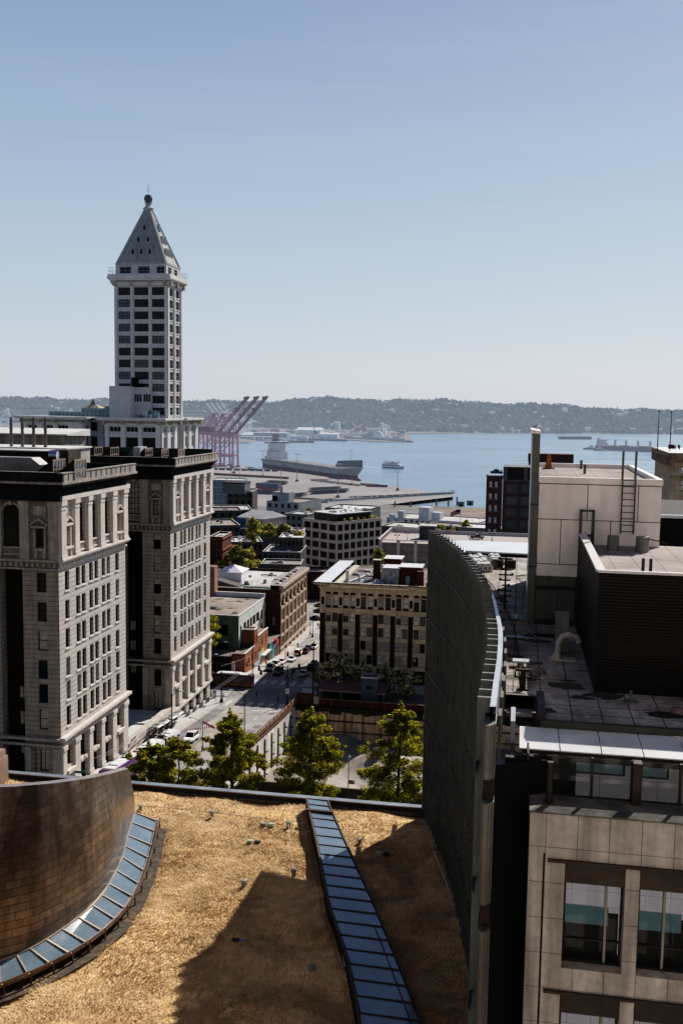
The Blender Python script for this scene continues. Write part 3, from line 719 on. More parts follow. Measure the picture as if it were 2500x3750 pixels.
    for i,(z0,z1) in enumerate(ROWS):
        for a,b in COLS:
            wo=window(CT,(X0,Y0,0),UY,NX_,a,b,z0,z1,frD,[glassM,glassM,glassB,glassM,glassD,glassM,curt][int(random.random()*7)],.4,1,2,.07,shade=None,limit=130)
            if wo:
                if 'sill' not in WC: sb_=MB(); sb_.box(-.12,1.62,-.56,-.40,-.22,-.02); t_=sb_.build('sill_tmp',stP); WC['sill']=t_.data; bpy.data.objects.remove(t_)
                so_=bpy.data.objects.new('sill',WC['sill']); col.objects.link(so_); so_.parent=wo
    for i,(a,b) in enumerate(BAY):
        window(CT,(X0,Y0,0),UY,NX_,a,b,33.1+(.3 if i in(0,4) else 0),36.6+(.0 if i in(0,4) else .2),frB,glassM,.5,3,2,.12)
        a_,b_=(a+.1,b-.1) if i in (0,4) else (a,b)
        window(CT,(X0,Y0,0),UY,NX_,a_,b_,28.2,32.2+(0 if i in(0,4) else .1),frB,glassM,.5,2,2,.12)
        if hz(Y0+b)<25.5: window(CT,(X0,Y0,0),UY,NX_,a-.2,b+.2,hz(Y0+b)+.25,27,frD,glassD,.5,3,1,.12)
    bk=MB(); bk.box(X0-30,X0-.7,Y0+L-.5,Y0+L,zb,75.5); bk.quad((X0-.0,Y0+L,zb),(X0-30,Y0+L,zb),(X0-30,Y0+L,75.6),(X0,Y0+L,75.6)); bk.build('rear_wall',stC,CT,org=OR)
wing(140,26,1); wing(189.3,26,2)
# link block between the wings with a white roof
g=MB(); g.box(X0-30,X0,166,189.4,18,27.7,0); g.box(X0-1.0,X0+.55,165.9,189.4,27.7,29.0,0); g.box(X0-.6,X0+.3,165.8,189.4,24.5,27.5,0)
g.build('link_block',mat('link_stone',(.50,.46,.42),.85,.2,.4,streak=.25),CT,org=OR)
g=MB(); g.box(X0-29,X0-1.0,166.1,189.1,27.7,27.95,0); 
for y,l in ((172,6),(180,9),(184,4)): g.box(X0-l-1,X0-1.2,y,y+.35,27.95,28.25,0)
g.build('link_roof',roofW,CT,org=OR)
g=MB(); 
for k in range(6): y=167.5+k*3.6; g.box(X0+.28,X0+.32,y,y+2.4,hz(y)+.3,25.6 if hz(y)<25 else hz(y)+2)
g.build('link_openings',glassD,CT,org=OR)
# plant on the wing roof: ribbed shed, sloping roof, pipes, duct, dormers
def Pb(u,v,y): return RY(u,v,y)
Y1=157.
g=MB(); a=Pb(-60,1648,Y1);b=Pb(181,1655,Y1);c=Pb(252,1645,161)
zl=78.4; zt=b.z
g.box(a.x-10,b.x,Y1,Y1+6,zl,zt); g.build('plant_shed',ribB,CT,org=OR)
g=MB(); d=Pb(250,1650,158); g.prism([(b.x,Y1-.02),(d.x,Y1+1),(d.x,Y1+6),(b.x,Y1+6)],zl,zt+.3); g.build('shed_bay',mat('ribbed_tan',(.10,.085,.07),.6,.2,.3,pat=('ribs',.5,.4)),CT,org=OR)
g=MB(); e=Pb(296,1637,168); g.box(a.x-12,e.x,Y1+5,172,zl,e.z-.25,1); g.box(a.x-12,e.x+.3,Y1+4.8,172.3,e.z-.25,e.z,0); g.box(a.x-12,b.x+.3,Y1-.3,Y1+6.3,zt,zt+.22,0)
g.build('low_white_roof',[roofW,mat('panel_offwhite',(.42,.40,.36),.7,.15,.3)],CT,org=OR)
g=MB(); p=Pb(238,1578,205); q=Pb(238,1632,205); g.box(p.x-60,p.x,205,215,q.z-1,p.z-.9,1)
g.loft([[(x,204,p.z-1.0),(x,204,p.z-.7),(x,216,p.z+.25),(x,216,p.z-1.3)] for x in (p.x-62,p.x+1)],0); g.build('louvre_house',[roofW,mat('louvre_tan',(.36,.33,.28),.7,.2,.4,pat=('ribs',2.2,.8))],CT,org=OR)
for u,ub in ((39,43),(81,84),(124,125),(165,168)):
    b0=Pb(ub,1643,164); t0=Pb(u,1532,164); g=MB()
    g.tube(b0,(b0.x,b0.y,t0.z),.26,.26,12); 
    for k in (0,.32,.66): z=b0.z+(t0.z-b0.z)*k; g.tube((b0.x,b0.y,z),(b0.x,b0.y,z+.12),.33,.33,12)
    g.tube((b0.x,b0.y,b0.z-.1),(b0.x,b0.y,b0.z+.5),.6,.3,12); g.build('flue_pipe',mat('galvanised_brown',(.20,.17,.155),.4,.2,1,metal=.6),CT,org=OR,smooth=False)
    g=MB(); g.tube((b0.x,b0.y,t0.z+.1),(b0.x,b0.y,t0.z+.25),.5,.5,12); g.tube((b0.x,b0.y,t0.z),(b0.x,b0.y,t0.z+.1),.12,.12,6); g.build('flue_cap',mat('cap_metal',(.4,.38,.36),.4,.1,metal=.5),CT,org=OR)
g=MB(); p0=Pb(-30,1672,147);p1=Pb(95,1676,147);p2=Pb(147,1703,147); z0=78.6
g.add([(p0.x-4,147,z0),(p1.x+.9,147,z0),(p1.x+.9,147,p1.z),(p0.x-4,147,p1.z),(p0.x-4,150,z0),(p1.x+.9,150,z0),(p1.x+.9,150,p1.z),(p0.x-4,150,p1.z)],[(0,1,2,3),(3,2,6,7),(1,5,6,2)])
g.add([(p1.x+.9,147,p1.z),(p1.x+.9,150,p1.z),(p2.x,150,p2.z),(p2.x,147,p2.z),(p1.x+.9,147,z0),(p1.x+.9,150,z0)],[(0,3,2,1),(0,4,3),(4,5,2,3),(1,2,5)])
for k in range(5): g.box(p1.x-.1-k*1.15,p1.x+.0-k*1.15,146.94,147,z0,p1.z)
g.build('air_duct',mat('duct_metal',(.36,.345,.32),.35,.15,.5,metal=.5),CT,org=OR)
g=MB(); c=Pb(123,1599+70,155.5); c=Pb(199,1667,156.6); g.tube((c.x-.4,156.0,c.z),(c.x+1.0,156.0,c.z),.75,.75,16); g.build('vent_drum',mat('shiny_metal',(.6,.6,.6),.2,.1,metal=1),CT,org=OR,smooth=False)
mDs=mat('dormer_side',(.045,.033,.028),.7,.2,.5)
def dormer(X,y0,w_,zt_,z0=78.5,L=4.2):
    b=MB(); y1=y0+w_
    for y in (y0,y1-.05): b.add([(X-L,y,z0),(X,y,z0),(X,y,zt_),(X-L,y+.05,z0),(X,y+.05,z0),(X,y+.05,zt_)],[(0,1,2),(5,4,3),(0,2,5,3)])
    b.quad((X-L,y0,z0),(X-L,y1,z0),(X,y1,zt_),(X,y0,zt_)); b.build('dormer',mDs,CT,org=OR)
    window(CT,(X,y0,0),UY,NX_,0,w_,z0,zt_,mat('dormer_frame',(.33,.25,.2),.6,.1),glassB,-.05,4,2,.24,name='dormer_window',limit=400)
for u,v in ((193,1683),(272,1683)): q=RY(u,v,142.5); dormer(q.x,142.5,4.2,q.z)
for u,v in ((345,1638),(404,1638),(531,1641),(590,1644),(651,1645)): q=RY(u,v,191.5); dormer(q.x,191.5,4.2,q.z,L=3.6)
h0=RY(446,1672,191);h1=RY(488,1637,191);h2=RY(513,1637,191); g=MB(); g.box(h1.x,h2.x,191,195,78.5,h1.z,0); g.add([(h1.x,190.98,78.5),(h1.x,190.98,h1.z),(h0.x,190.98,78.5),(h1.x,195,78.5),(h1.x,195,h1.z),(h0.x,195,78.5)],[(0,1,2),(1,4,5,2)],1)
g.build('stair_hood',[mat('pale_green_wall',(.42,.45,.42),.8,.1),mat('dark_green_metal',(.10,.17,.14),.6,.2,.5)],CT,org=OR)
g=MB(); g.box(X0-32,X0+.4,215.3,215.6,79.5,80.6); g.build('glass_screen',mat('green_glass',(.03,.07,.06),.2,.2,.5),CT,org=OR)

# ================= SMITH-LIKE TOWER =================
tr=mat('terracotta_white',(.54,.52,.51),.7,.13,.2,pat=('courses',.62,.05,.62),haze=.05,streak=.28)
trP=mat('terracotta_trim',(.60,.585,.565),.7,.08,.3,haze=.05,streak=.15)
trS=mat('terracotta_brown',(.38,.33,.25),.8,.3,.5,haze=.04,streak=.3)
TW=thing('office_tower','slender white tower with pyramid top, spire and stepped lower block','tower',(-120.4,330,hz(330)))
OT=TW.location
tx0,tx1,ty0,ty1=-139.3,-120.4,330.,344.7
levels=[127.9,123.85,119.75,115.6,111.5,107.4,103.3,99.2,95.1,91.0,86.9]   # window bottoms
zb=84
W=MB(); oF=[];
FC=[(1.35,5.6),(7.1,12.2),(13.55,17.9)]
for z in levels:
    for a,b in FC: oF.append((a,b,z-zb,z+2.65-zb))
facade(W,(tx0,ty0,zb),UX,NY_,18.9,131.2-zb,oF,.4)
SC=[(1.9,5.9),(8.2,12.4)]
oS=[(a,b,z-zb,z+2.65-zb) for z in levels for a,b in SC]
facade(W,(tx1,ty0,zb),UY,NX_,14.7,131.2-zb,oS,.4)
W.quad((tx0,ty1,zb),(tx0,ty0,zb),(tx0,ty0,131.2),(tx0,ty1,131.2)); W.quad((tx1,ty1,zb),(tx0,ty1,zb),(tx0,ty1,131.2),(tx1,ty1,131.2))
W.build('shaft_wall',tr,TW,org=OT)
W=MB()
for a0,a1 in ((0,.9),(6.0,6.7),(12.6,13.15),(18.2,18.9)): W.obox((tx0,ty0,0),UX,NY_,a0,a1,.003,.45,84,131)
for a0,a1 in ((0,1.3),(6.6,7.5),(13.4,14.7)): W.obox((tx1,ty0,0),UY,NX_,a0,a1,.003,.45,84,131)
for z in levels:
    W.obox((tx0,ty0,0),UX,NY_,.9,18.2,.004,.22,z-.32,z-.04); W.obox((tx0,ty0,0),UX,NY_,.9,18.2,.004,.15,z-1.25,z-1.1)
    W.obox((tx1,ty0,0),UY,NX_,1.3,13.4,.004,.22,z-.32,z-.04); W.obox((tx1,ty0,0),UY,NX_,1.3,13.4,.004,.15,z-1.25,z-1.1)
for z in (127.0,123): 
    for a in (6.35,12.9): W.ball((tx0+a,ty0-.5,z-.4),.45,0,8,5)
W.build('piers',trP,TW,org=OT)
# cornice, gallery
g=MB(); cz=131.2
for d,z0,z1 in ((.7,0,.7),(1.2,.7,1.2),(1.5,1.6,2.1),(1.95,2.1,3.0),(1.75,3.0,3.7)): g.box(tx0-d,tx1+d,ty0-d,ty1+d,cz+z0,cz+z1)
g.build('cornice',trP,TW,org=OT)
g=MB()
for k in range(42): x=tx0-.9+k*.5; g.box(x,x+.22,ty0-1.3,ty0-.5,cz+.9,cz+1.6); 
for k in range(32): y=ty0-.6+k*.5; g.box(tx1+.5,tx1+1.3,y,y+.22,cz+.9,cz+1.6)
for x in (tx0+.4,tx0+6.35,tx0+12.9,tx1-.4): g.box(x-.5,x+.5,ty0-1.6,ty0-.3,cz-.2,cz+1.6)
for y in (ty0+.6,ty0+7,ty1-.7): g.box(tx1+.3,tx1+1.6,y-.5,y+.5,cz-.2,cz+1.6)
g.build('brackets',trS,TW,org=OT)
gz=cz+3.7
W=MB(); oA=[(1.5,5.6,.5,2.7),(8.1,12.3,.5,2.7),(14.9,17.6,.5,2.7)]
facade(W,(tx0+.3,ty0+.3,gz),UX,NY_,18.3,3.6,oA,.3); facade(W,(tx1-.3,ty0+.3,gz),UY,NX_,14.1,3.6,[(1.8,5,.5,2.7),(7.8,11,.5,2.7)],.3)
W.quad((tx0+.3,ty1-.3,gz),(tx0+.3,ty0+.3,gz),(tx0+.3,ty0+.3,gz+3.6),(tx0+.3,ty1-.3,gz+3.6))
W.build('gallery_wall',tr,TW,org=OT)
for a,b,z0,z1 in [(q[0],q[1],gz+q[2],gz+q[3]) for q in oA]: window(TW,(tx0+.3,ty0+.3,0),UX,NY_,a,b,z0,z1,frD,glassD,.25,3,2,.1)
for a,b in ((1.8,5),(7.8,11)): window(TW,(tx1-.3,ty0+.3,0),UY,NX_,a,b,gz+.5,gz+2.7,frD,glassM,.25,3,2,.1)
g=MB(); rr=[(tx0-1.6,ty0-1.6),(tx1+1.6,ty0-1.6),(tx1+1.6,ty1+1.6),(tx0-1.6,ty1+1.6),(tx0-1.6,ty0-1.6)]
for h in (1.1,2.2): g.path([(x,y,gz+h) for x,y in rr],.045,4)
for (xa,ya),(xb,yb) in zip(rr,rr[1:]):
    n=14
    for k in range(n): x=xa+(xb-xa)*k/n;y=ya+(yb-ya)*k/n; g.tube((x,y,gz-.2),(x,y,gz+2.2),.035,.035,4)
    g.add([],[])
g.build('safety_rail',mat('rail_pale',(.35,.38,.42),.5,0,haze=.1),TW,org=OT)
# pyramid with lancet dormers
pz0=gz+3.6; ap=Vector(((tx0+tx1)/2+.1,(ty0+ty1)/2,0)); hw=9.0;hd=7.2; ztop=RY(545,770,337).z; tw=1.0
pyr=mat('pyramid_tile',(.30,.315,.30),.7,.14,.3,pat=('brick',1.1,.62,.06,.6,.15),haze=.05,streak=.2)
pyL=mat('pyramid_rib',(.38,.38,.365),.7,.12,.3,haze=.05)
g=MB(); B=[(ap.x-hw,ap.y-hd),(ap.x+hw,ap.y-hd),(ap.x+hw,ap.y+hd),(ap.x-hw,ap.y+hd)]; Tt=[(ap.x-tw,ap.y-tw),(ap.x+tw,ap.y-tw),(ap.x+tw,ap.y+tw),(ap.x-tw,ap.y+tw)]
g.loft([[(x,y,pz0) for x,y in B],[(x,y,ztop) for x,y in Tt]]); g.build('pyramid_roof',pyr,TW,org=OT)
g=MB()
for (x0,y0),(x1,y1) in zip(B,Tt): g.bar((x0,y0,pz0),(x1,y1,ztop),.5)
for i in range(4):
    (xa,ya),(xb,yb)=B[i],B[(i+1)%4]; g.bar((xa,ya,pz0+.15),(xb,yb,pz0+.15),.45)
    def fp(s,h): # point on face i: s along -1..1, h height fraction
        a=Vector((*B[i],pz0)).lerp(Vector((*Tt[i],ztop)),h); b_=Vector((*B[(i+1)%4],pz0)).lerp(Vector((*Tt[(i+1)%4],ztop)),h); return a.lerp(b_,(s+1)/2)
    g.bar(fp(-.82,.03),fp(-.0,.86),.22); g.bar(fp(.82,.03),fp(0,.86),.22); g.bar(fp(-.82,.03),fp(.82,.03),.22)
g.build('pyramid_ribs',pyL,TW,org=OT)
for i in (0,1):
    (xa,ya),(xb,yb)=B[i],B[(i+1)%4]; H_=ztop-pz0
    nn=Vector((0,-1,0)) if i==0 else Vector((1,0,0)); uu=Vector((1,0,0)) if i==0 else Vector((0,1,0)); half=hw if i==0 else hd
    for hfrac,ss in ((.175,(-.42,-.02,.38)),(.40,(-.30,.30)),(.62,(-.02,))):
        for s in ss:
            hh_=pz0+H_*hfrac; inset=(half if i==1 else hd)*0
            loc_half=half+(tw-half)*hfrac; dep_half=(hd if i==0 else hw)+(tw-(hd if i==0 else hw))*hfrac
            c=ap.copy(); c=Vector((ap.x,ap.y,hh_))+uu*(s*loc_half)+nn*(dep_half+.0)
            prof=[(-.8,0),(.8,0),(.8,.95),(.55,1.7),(0,2.45),(-.55,1.7),(-.8,.95)]
            b=MB(); b.add([c+uu*x+Vector((0,0,z))+nn*d for d in (.25,-1.4) for x,z in prof],[tuple(range(7))]+[(k,(k+1)%7+0,(k+1)%7+7,k+7) for k in range(7)],0)
            b.add([c+uu*x*.68+Vector((0,0,z*.82+.1))+nn*.27 for x,z in prof],[tuple(range(7))],1)
            b.build('lancet_dormer',[pyL,glassD],TW,org=OT)
zz=ztop
g=MB(); g.lathe((ap.x,ap.y,zz-.2),[(1.1,0),(1.7,.5),(1.9,.9),(1.5,1.1),(1.1,1.4),(.9,2.2),(1.3,2.5)],12); g.build('finial_base',pyL,TW,org=OT)
g=MB(); g.lathe((ap.x,ap.y,zz+2.4),[(.4,0),(.95,.3),(1.2,1.2),(1.3,1.7),(.95,2.6),(.3,3.0)],10); 
for k in range(10): t=k*pi/5; g.bar((ap.x+1.2*math.cos(t),ap.y+1.2*math.sin(t),zz+2.6),(ap.x+1.4*math.cos(t),ap.y+1.4*math.sin(t),zz+4.1),.14); g.bar((ap.x+1.4*math.cos(t),ap.y+1.4*math.sin(t),zz+4.1),(ap.x+.9*math.cos(t),ap.y+.9*math.sin(t),zz+5.2),.14)
g.build('lantern_globe',mat('lantern_dark',(.05,.055,.06),.4,.3,2,haze=.05),TW,org=OT)
g=MB(); g.tube((ap.x,ap.y,zz+6),(ap.x,ap.y,RY(545,672,337).z),.13,.05,5); g.build('spire_rod',mat('rod_grey',(.3,.3,.3),.5,0),TW,org=OT)
random.seed(9)
for i,z in enumerate(levels):
    for a,b in FC:
        gl=glassD if random.random()<.6 else glassB
        window(TW,(tx0,ty0,0),UX,NY_,a,b,z,z+2.65,frD,gl,.35,3 if b-a<5 else 4,2,.14)
    for a,b in SC: window(TW,(tx1,ty0,0),UY,NX_,a,b,z,z+2.65,mat('frame_cream',(.33,.3,.26)),glassD,.35,3,2,.14)
# annex box low on the shaft
wb=mat('annex_white',(.56,.545,.53),.75,.08,.3,pat=('brick',1.4,.6,.03,.8,.1),haze=.05)
p0=RY(413,1412,327);p1=RY(488,1415,327);
g=MB(); g.box(p0.x,p1.x,324,330,85,p1.z); g.box(p1.x-.02,RY(552,1418,329).x,328.4,330,85,RY(552,1418,329).z)
g.build('annex',wb,TW,org=OT)
g=MB()
for u in (495,505,515,530,539,548): q=RY(u,1470,328.4); g.box(q.x-.3,q.x+.35,328.3,328.4,RY(u,1471,328.4).z,RY(u,1444,328.4).z)
g.build('annex_slots',glassD,TW,org=OT)
g=MB(); q=RY(486,1385,328.2); g.box(q.x,q.x+2.2,327,328.2,q.z-3.0,q.z+.2); g.build('dark_hatch',mDark,TW,org=OT)
# lower block: two projecting masses, a recess, with giant order and deep cornice
LZ=[(82.6,84.9-.6,.0),]
def block(x0,x1,y0,y1,front,side,ztop=85.6,zbase=44,name='lower_block'):
    W=MB(); A=MB(); S=MB()
    zr=[(81.1,83.0),(75.6,79.3),(70.5,74.2),(65.5,69.2),(60.5,64.2)]
    oF=[(a,b,z0-zbase,z1-zbase) for a,b in front for z0,z1 in zr]; oS=[(a,b,z0-zbase,z1-zbase) for a,b in side for z0,z1 in zr]
    facade(W,(x0,y0,zbase),UX,NY_,x1-x0,84-zbase,oF,.5); facade(W,(x1,y0,zbase),UY,NX_,y1-y0,84-zbase,oS,.5)
    W.quad((x0,y1,zbase),(x0,y0,zbase),(x0,y0,84),(x0,y1,84)); W.box(x0+.1,x1-.1,y0+.1,y1-.1,83.5,84.0)
    W.build(name+'_wall',tr,TW,org=OT)
    for z in (79.7,74.6,69.5,64.5):
        A.obox((x0,y0,0),UX,NY_,0,x1-x0,.004,.3,z,z+.3); A.obox((x1,y0,0),UY,NX_,0,y1-y0,.004,.3,z,z+.3)
    gaps=[0]+[q for a,b in front for q in (a,b)]+[x1-x0]
    for a,b in zip(gaps[::2],gaps[1::2]): A.obox((x0,y0,0),UX,NY_,a+.15 if a else 0,b-.15 if b<x1-x0 else b,.003,.6,zbase,83.4); A.obox((x0,y0,0),UX,NY_,a-.1,b+.1,.0,.8,82.9,83.5)
    gaps=[0]+[q for a,b in side for q in (a,b)]+[y1-y0]
    for a,b in zip(gaps[::2],gaps[1::2]): A.obox((x1,y0,0),UY,NX_,a+.15 if a else 0,b-.15 if b<y1-y0 else b,.003,.6,zbase,83.4); A.obox((x1,y0,0),UY,NX_,a-.1,b+.1,.0,.8,82.9,83.5)
    for d,z0,z1 in ((.7,83.5,84.1),(2.2,85.0,85.35),(2.8,85.35,86.0)): A.box(x0-d,x1+d,y0-d,y1+.5,z0,z1)
    A.build(name+'_order',trP,TW,org=OT)
    for k in range(int((x1-x0)/.62)): S.box(x0+k*.62,x0+k*.62+.3,y0-1.3,y0-.5,84.1,84.9)
    for k in range(int((y1-y0)/.62)): S.box(x1+.5,x1+1.3,y0+k*.62,y0+k*.62+.3,84.1,84.9)
    for a in [0]+[(front[i][1]+front[i+1][0])/2 for i in range(len(front)-1)]+[x1-x0]: S.box(x0+a-.5,x0+a+.5,y0-2.1,y0-.2,83.7,85.0)
    for a in [0]+[(side[i][1]+side[i+1][0])/2 for i in range(len(side)-1)]+[y1-y0]: S.box(x1+.2,x1+2.1,y0+a-.5,y0+a+.5,83.7,85.0)
    S.build(name+'_brackets',trS,TW,org=OT)
    for a,b in front:
        for j,(z0,z1) in enumerate(zr[:3]): window(TW,(x0,y0,0),UX,NY_,a,b,z0,z1,trP if j==0 else frD,glassD,.4,3,1,.2,limit=200)
    for a,b in side:
        for j,(z0,z1) in enumerate(zr[:3]): window(TW,(x1,y0,0),UY,NX_,a,b,z0,z1,trP,glassD,.4,2,1,.2,limit=200)
block(-139.7,-119.9,322,337.2,[(1.4,5.6),(7.4,11.8),(13.4,18)],[(1.6,5.2),(8.6,12.2)])
block(-132,-119.9,344,360,[(2,5),(7.4,9.4)],[(1.8,5.6),(9,13)],name='rear_block')
g=MB(); g.box(-132,-121.5,337.2,344,44,85.8); g.build('side_recess_wall',mat('recess_cream',(.42,.38,.34),.8,.12,.3,haze=.05),TW,org=OT)
for z0,z1 in ((80.6,83.4),(75.6,79.2),(70.5,73.8)): window(TW,(-121.5,337.2,0),UY,NX_,2,5,z0,z1,frD,glassD,-.04,1,1,.15,limit=200)
block(-174,-151.6,330,345,[(1.6,5.2),(7.4,11.2),(13,17)],[(2,6)],name='left_block')
g=MB(); oo=[(1.2,3.6,81-44,84-44),(6,11,79.8-44,84-44),(1.2,3.6,75.6-44,79-44),(6,11,75.6-44,79.2-44),(1.2,3.6,70.5-44,73.5-44),(6,11,70.5-44,73.5-44)]
facade(g,(-152,335,44),UX,NY_,12,86-44,oo,.4); g.build('recess_wall',mat('recess_bluegrey',(.25,.27,.29),.8,.12,.2,haze=.06),TW,org=OT)
for q in oo: window(TW,(-152,335,0),UX,NY_,q[0],q[1],q[2]+44,q[3]+44,frD,glassD,.3,2,1,.15,limit=200)
# roof terrace: rails, teal sheds, plant
g=MB(); g.box(-173,-120.5,331,362,84.9,85.6); g.build('terrace_roof',roofG,TW,org=OT)
teal=mat('teal_metal',(.07,.15,.17),.6,.3,.4,haze=.06)
g=MB(); 
for u0,u1,v0,v1,y in ((180,300,1530,1508,345),(300,410,1530,1496,340),(384,413,1500,1488,338),(410,470,1525,1502,330)): 
    a=RY(u0,v0,y);b=RY(u1,v1,y); g.box(a.x,b.x,y,y+5,85,b.z)
g.build('teal_sheds',teal,TW,org=OT)
g=MB(); g.box(RY(425,1520,326).x,RY(488,1520,326).x,324.5,326,85.6,RY(450,1503,326).z); g.build('annex_foot',wb,TW,org=OT)
random.seed(2)
for k in range(16):
    q=RY(rnd(500,575),1530,rnd(324,329)); s=rnd(.4,1.1); b=MB(); b.box(-s,s,-.5,.5,-.1,rnd(1,3)); b.build('roof_plant',[roofW,frG,teal][k%3],TW,loc=Vector((q.x,q.y,85.6))-OT)
g=MB(); 
for xa,xb,y in ((-127,-117.5,320.2),(-174,-160,329),(-160,-142,331)):
    for h in (.0,1.3,2.6): g.bar((xa,y,86+h),(xb,y,86+h),.08)
    for k in range(int((xb-xa)/1.5)): g.bar((xa+k*1.5,y,85.8),(xa+k*1.5,y,88.6),.07)
for h in (.6,1.3,2.6): g.bar((-117.5,320.2,86+h),(-117.5,360,86+h),.08)
g.build('terrace_rail',mat('rail_pale',(.35,.38,.42)),TW,org=OT)
tn=MB(); c=RY(341,1494,345); 
tn.add([(c.x-3.4,c.y-2,c.z),(c.x+3.4,c.y-2,c.z),(c.x+3.4,c.y+3,c.z),(c.x-3.4,c.y+3,c.z),(c.x-1,c.y,c.z+1.4),(c.x+1,c.y,c.z+1.4),(c.x+.0,c.y,c.z+3.6)],[(0,1,5,4),(1,2,5),(2,3,4,5),(3,0,4),(4,5,6),(5,4,6)]); tn.tube((c.x,c.y,85.6),(c.x,c.y,c.z+3.5),.12,.12,6)
o=tn.build('canopy_tent',mat('tent_tan',(.48,.36,.22),.8,.1,haze=.06),None,org=(c.x,c.y,85.6)); tag(o,'pointed tan tent on the roof terrace left of the white tower','tent')
# ================= MID-TOWN BUILDINGS =================
def rot(o,ang): return Vector((math.cos(ang),math.sin(ang),0))
brk=mat('brick_dark_red',(.085,.03,.024),.9,.3,.6,pat=('brick',.5,.16,.02,.7,.3))
brD=mat('brick_dark_brown',(.05,.030,.024),.9,.3,.4,haze=.01)
crm=mat('cream_stone',(.66,.56,.42),.85,.15,.4,streak=.15)
roofT=mat('roof_tan_felt',(.27,.24,.22),.95,.25,.15)
roofP=mat('roof_pale_felt',(.50,.49,.48),.9,.25,.12)
roofM=mat('roof_mid_grey',(.22,.19,.185),.95,.3,.15)
mRoofW2=mat('roof_bright',(.60,.60,.61),.7,.15,.2)
mMet=mat('sheet_metal',(.30,.32,.34),.4,.25,.6,metal=.5)
mWht=mat('painted_white',(.62,.62,.62),.7,.1,.5)
mRdW=mat('painted_oxide_red',(.10,.032,.027),.8,.25,.6)
def roof_clutter(T,x0,x1,y0,y1,z,n,seed,mats_=None,smax=1.6,loc0=(0,0,0)):
    """small roof plant: boxes, hoods, pipes, skylights, each its own part"""
    rs=random.Random(seed); L0=Vector(loc0)
    for k in range(n):
        x=rs.uniform(x0,x1);y=rs.uniform(y0,y1); t=rs.random(); b=MB(); mm=rs.choice(mats_ or [mMet,roofP,mWht,frG])
        if t<.35:
            s=rs.uniform(.4,smax); h=rs.uniform(.4,1.3); b.box(-s,s,-s*.7,s*.7,0,h); b.box(-s*.8,s*.8,-s*.5,s*.5,h,h+.12,1); nm='roof_unit'
        elif t<.6: b.tube((0,0,0),(0,0,rs.uniform(.6,1.4)),.14,.14,8); b.tube((0,0,.6),(0,0,1.0),.3,.12,8); nm='vent_pipe'
        elif t<.8:
            s=rs.uniform(.5,1.3); b.loft([[(-s,-s*.6,0),(s,-s*.6,0),(s,s*.6,0),(-s,s*.6,0)],[(-s*.8,-s*.4,.5),(s*.8,-s*.4,.5),(s*.8,s*.4,.5),(-s*.8,s*.4,.5)]]); nm='skylight'
        else:
            l=rs.uniform(2,5); b.box(0,l,-.18,.18,.2,.5); b.box(0,.15,-.1,.1,0,.2); b.box(l-.2,l,-.1,.1,0,.2); nm='roof_duct'
        o=b.build(nm,[mm,frG],T,loc=Vector((x,y,z))-L0,rz=rs.choice((0,0,pi/2)))
# ---- concrete grid office block, turned to the old-town grid -----
A36=R(36); RZC=55; WL=20.2; WR=26.7
cg=mat('concrete_grid',(.56,.48,.41),.85,.15,.3,haze=.03,streak=.2)
def rbuilding(name,label,cat,u,v,Y,rz,W1,W2,wall,roofm,floors,fl,bays1,bays2,wz=(.3,.8),frac=.72,frame=frD,glass=glassD,parapet=.9,glaze=2,detail=True,top_off=1.2,local_extra=None,zg=None,nx=2,nz=1,sill=None):
    """block whose near corner roof point is seen at (u,v); faces run W1 to the left-back and W2 to the right-back"""
    c=RY(u,v,Y); zg=hz(min(Y,900))-1 if zg is None else zg
    H=c.z-zg
    T=thing(name,label,cat,(c.x,c.y,zg),rz); T['_local']=1
    W=MB()
    def ops(Wd,n):
        o=[]
        if not n: return o
        b=Wd/n
        for k in range(floors):
            zt=H-top_off-k*fl
            for i in range(n): o.append((b*i+b*(1-frac)/2,b*(i+1)-b*(1-frac)/2,zt-fl*(wz[1]-wz[0]),zt))
        return [q for q in o if q[2]>.3]
    oL=ops(W1,bays1); oR=ops(W2,bays2)
    # left face: from (0,W1)?? local axes: right face along +X... front-right face looks to -Y ; left face looks to -X
    facade(W,(0,0,0),(1,0,0),(0,-1,0),W2,H,oR,.35)
    facade(W,(0,W1,0),(0,-1,0),(-1,0,0),W1,H,oL,.35)
    W.quad((W2,0,0),(W2,W1,0),(W2,W1,H),(W2,0,H)); W.quad((W2,W1,0),(0,W1,0),(0,W1,H),(W2,W1,H))
    W.build('wall',wall,T)
    r=MB(); r.box(.3,W2-.3,.3,W1-.3,H-parapet-.2,H-parapet,0); r.build('roof',roofm,T)
    r=MB(); 
    for b in ((-.1,W2+.1,-.1,.3),(-.1,W2+.1,W1-.3,W1+.1),(-.1,.3,.3,W1-.3),(W2-.3,W2+.1,.3,W1-.3)): r.box(b[0],b[1],b[2],b[3],H,H+.12)
    r.build('coping',wall if parapet<.5 else mat('coping_pale',(.45,.44,.42),.8,.2,.5,haze=.03),T)
    for q in oR: window(T,(0,0,0),(1,0,0),(0,-1,0),q[0],q[1],q[2],q[3],frame,glass if random.random()<.8 else glassM,.28,nx,nz,.1)
    for q in oL: window(T,(0,W1,0),(0,-1,0),(-1,0,0),q[0],q[1],q[2],q[3],frame,glass if random.random()<.8 else glassM,.28,nx,nz,.1)
    return T,H
random.seed(14)
Tc,Hc=rbuilding('office_block','beige concrete grid office block with a planted penthouse terrace','building',1233,1913,405,R(RZC),WL,WR,cg,roofT,8,3.94,4,7,(.22,.88),.8,frD,glassD,.3,nx=2)
g=MB()
for i in range(5): y=WL*i/4; g.box(-.28,0,y-.45,y+.45,0,Hc-.2)
for i in range(8): x=WR*i/7; g.box(x-.45,x+.45,-.28,0,0,Hc-.2)
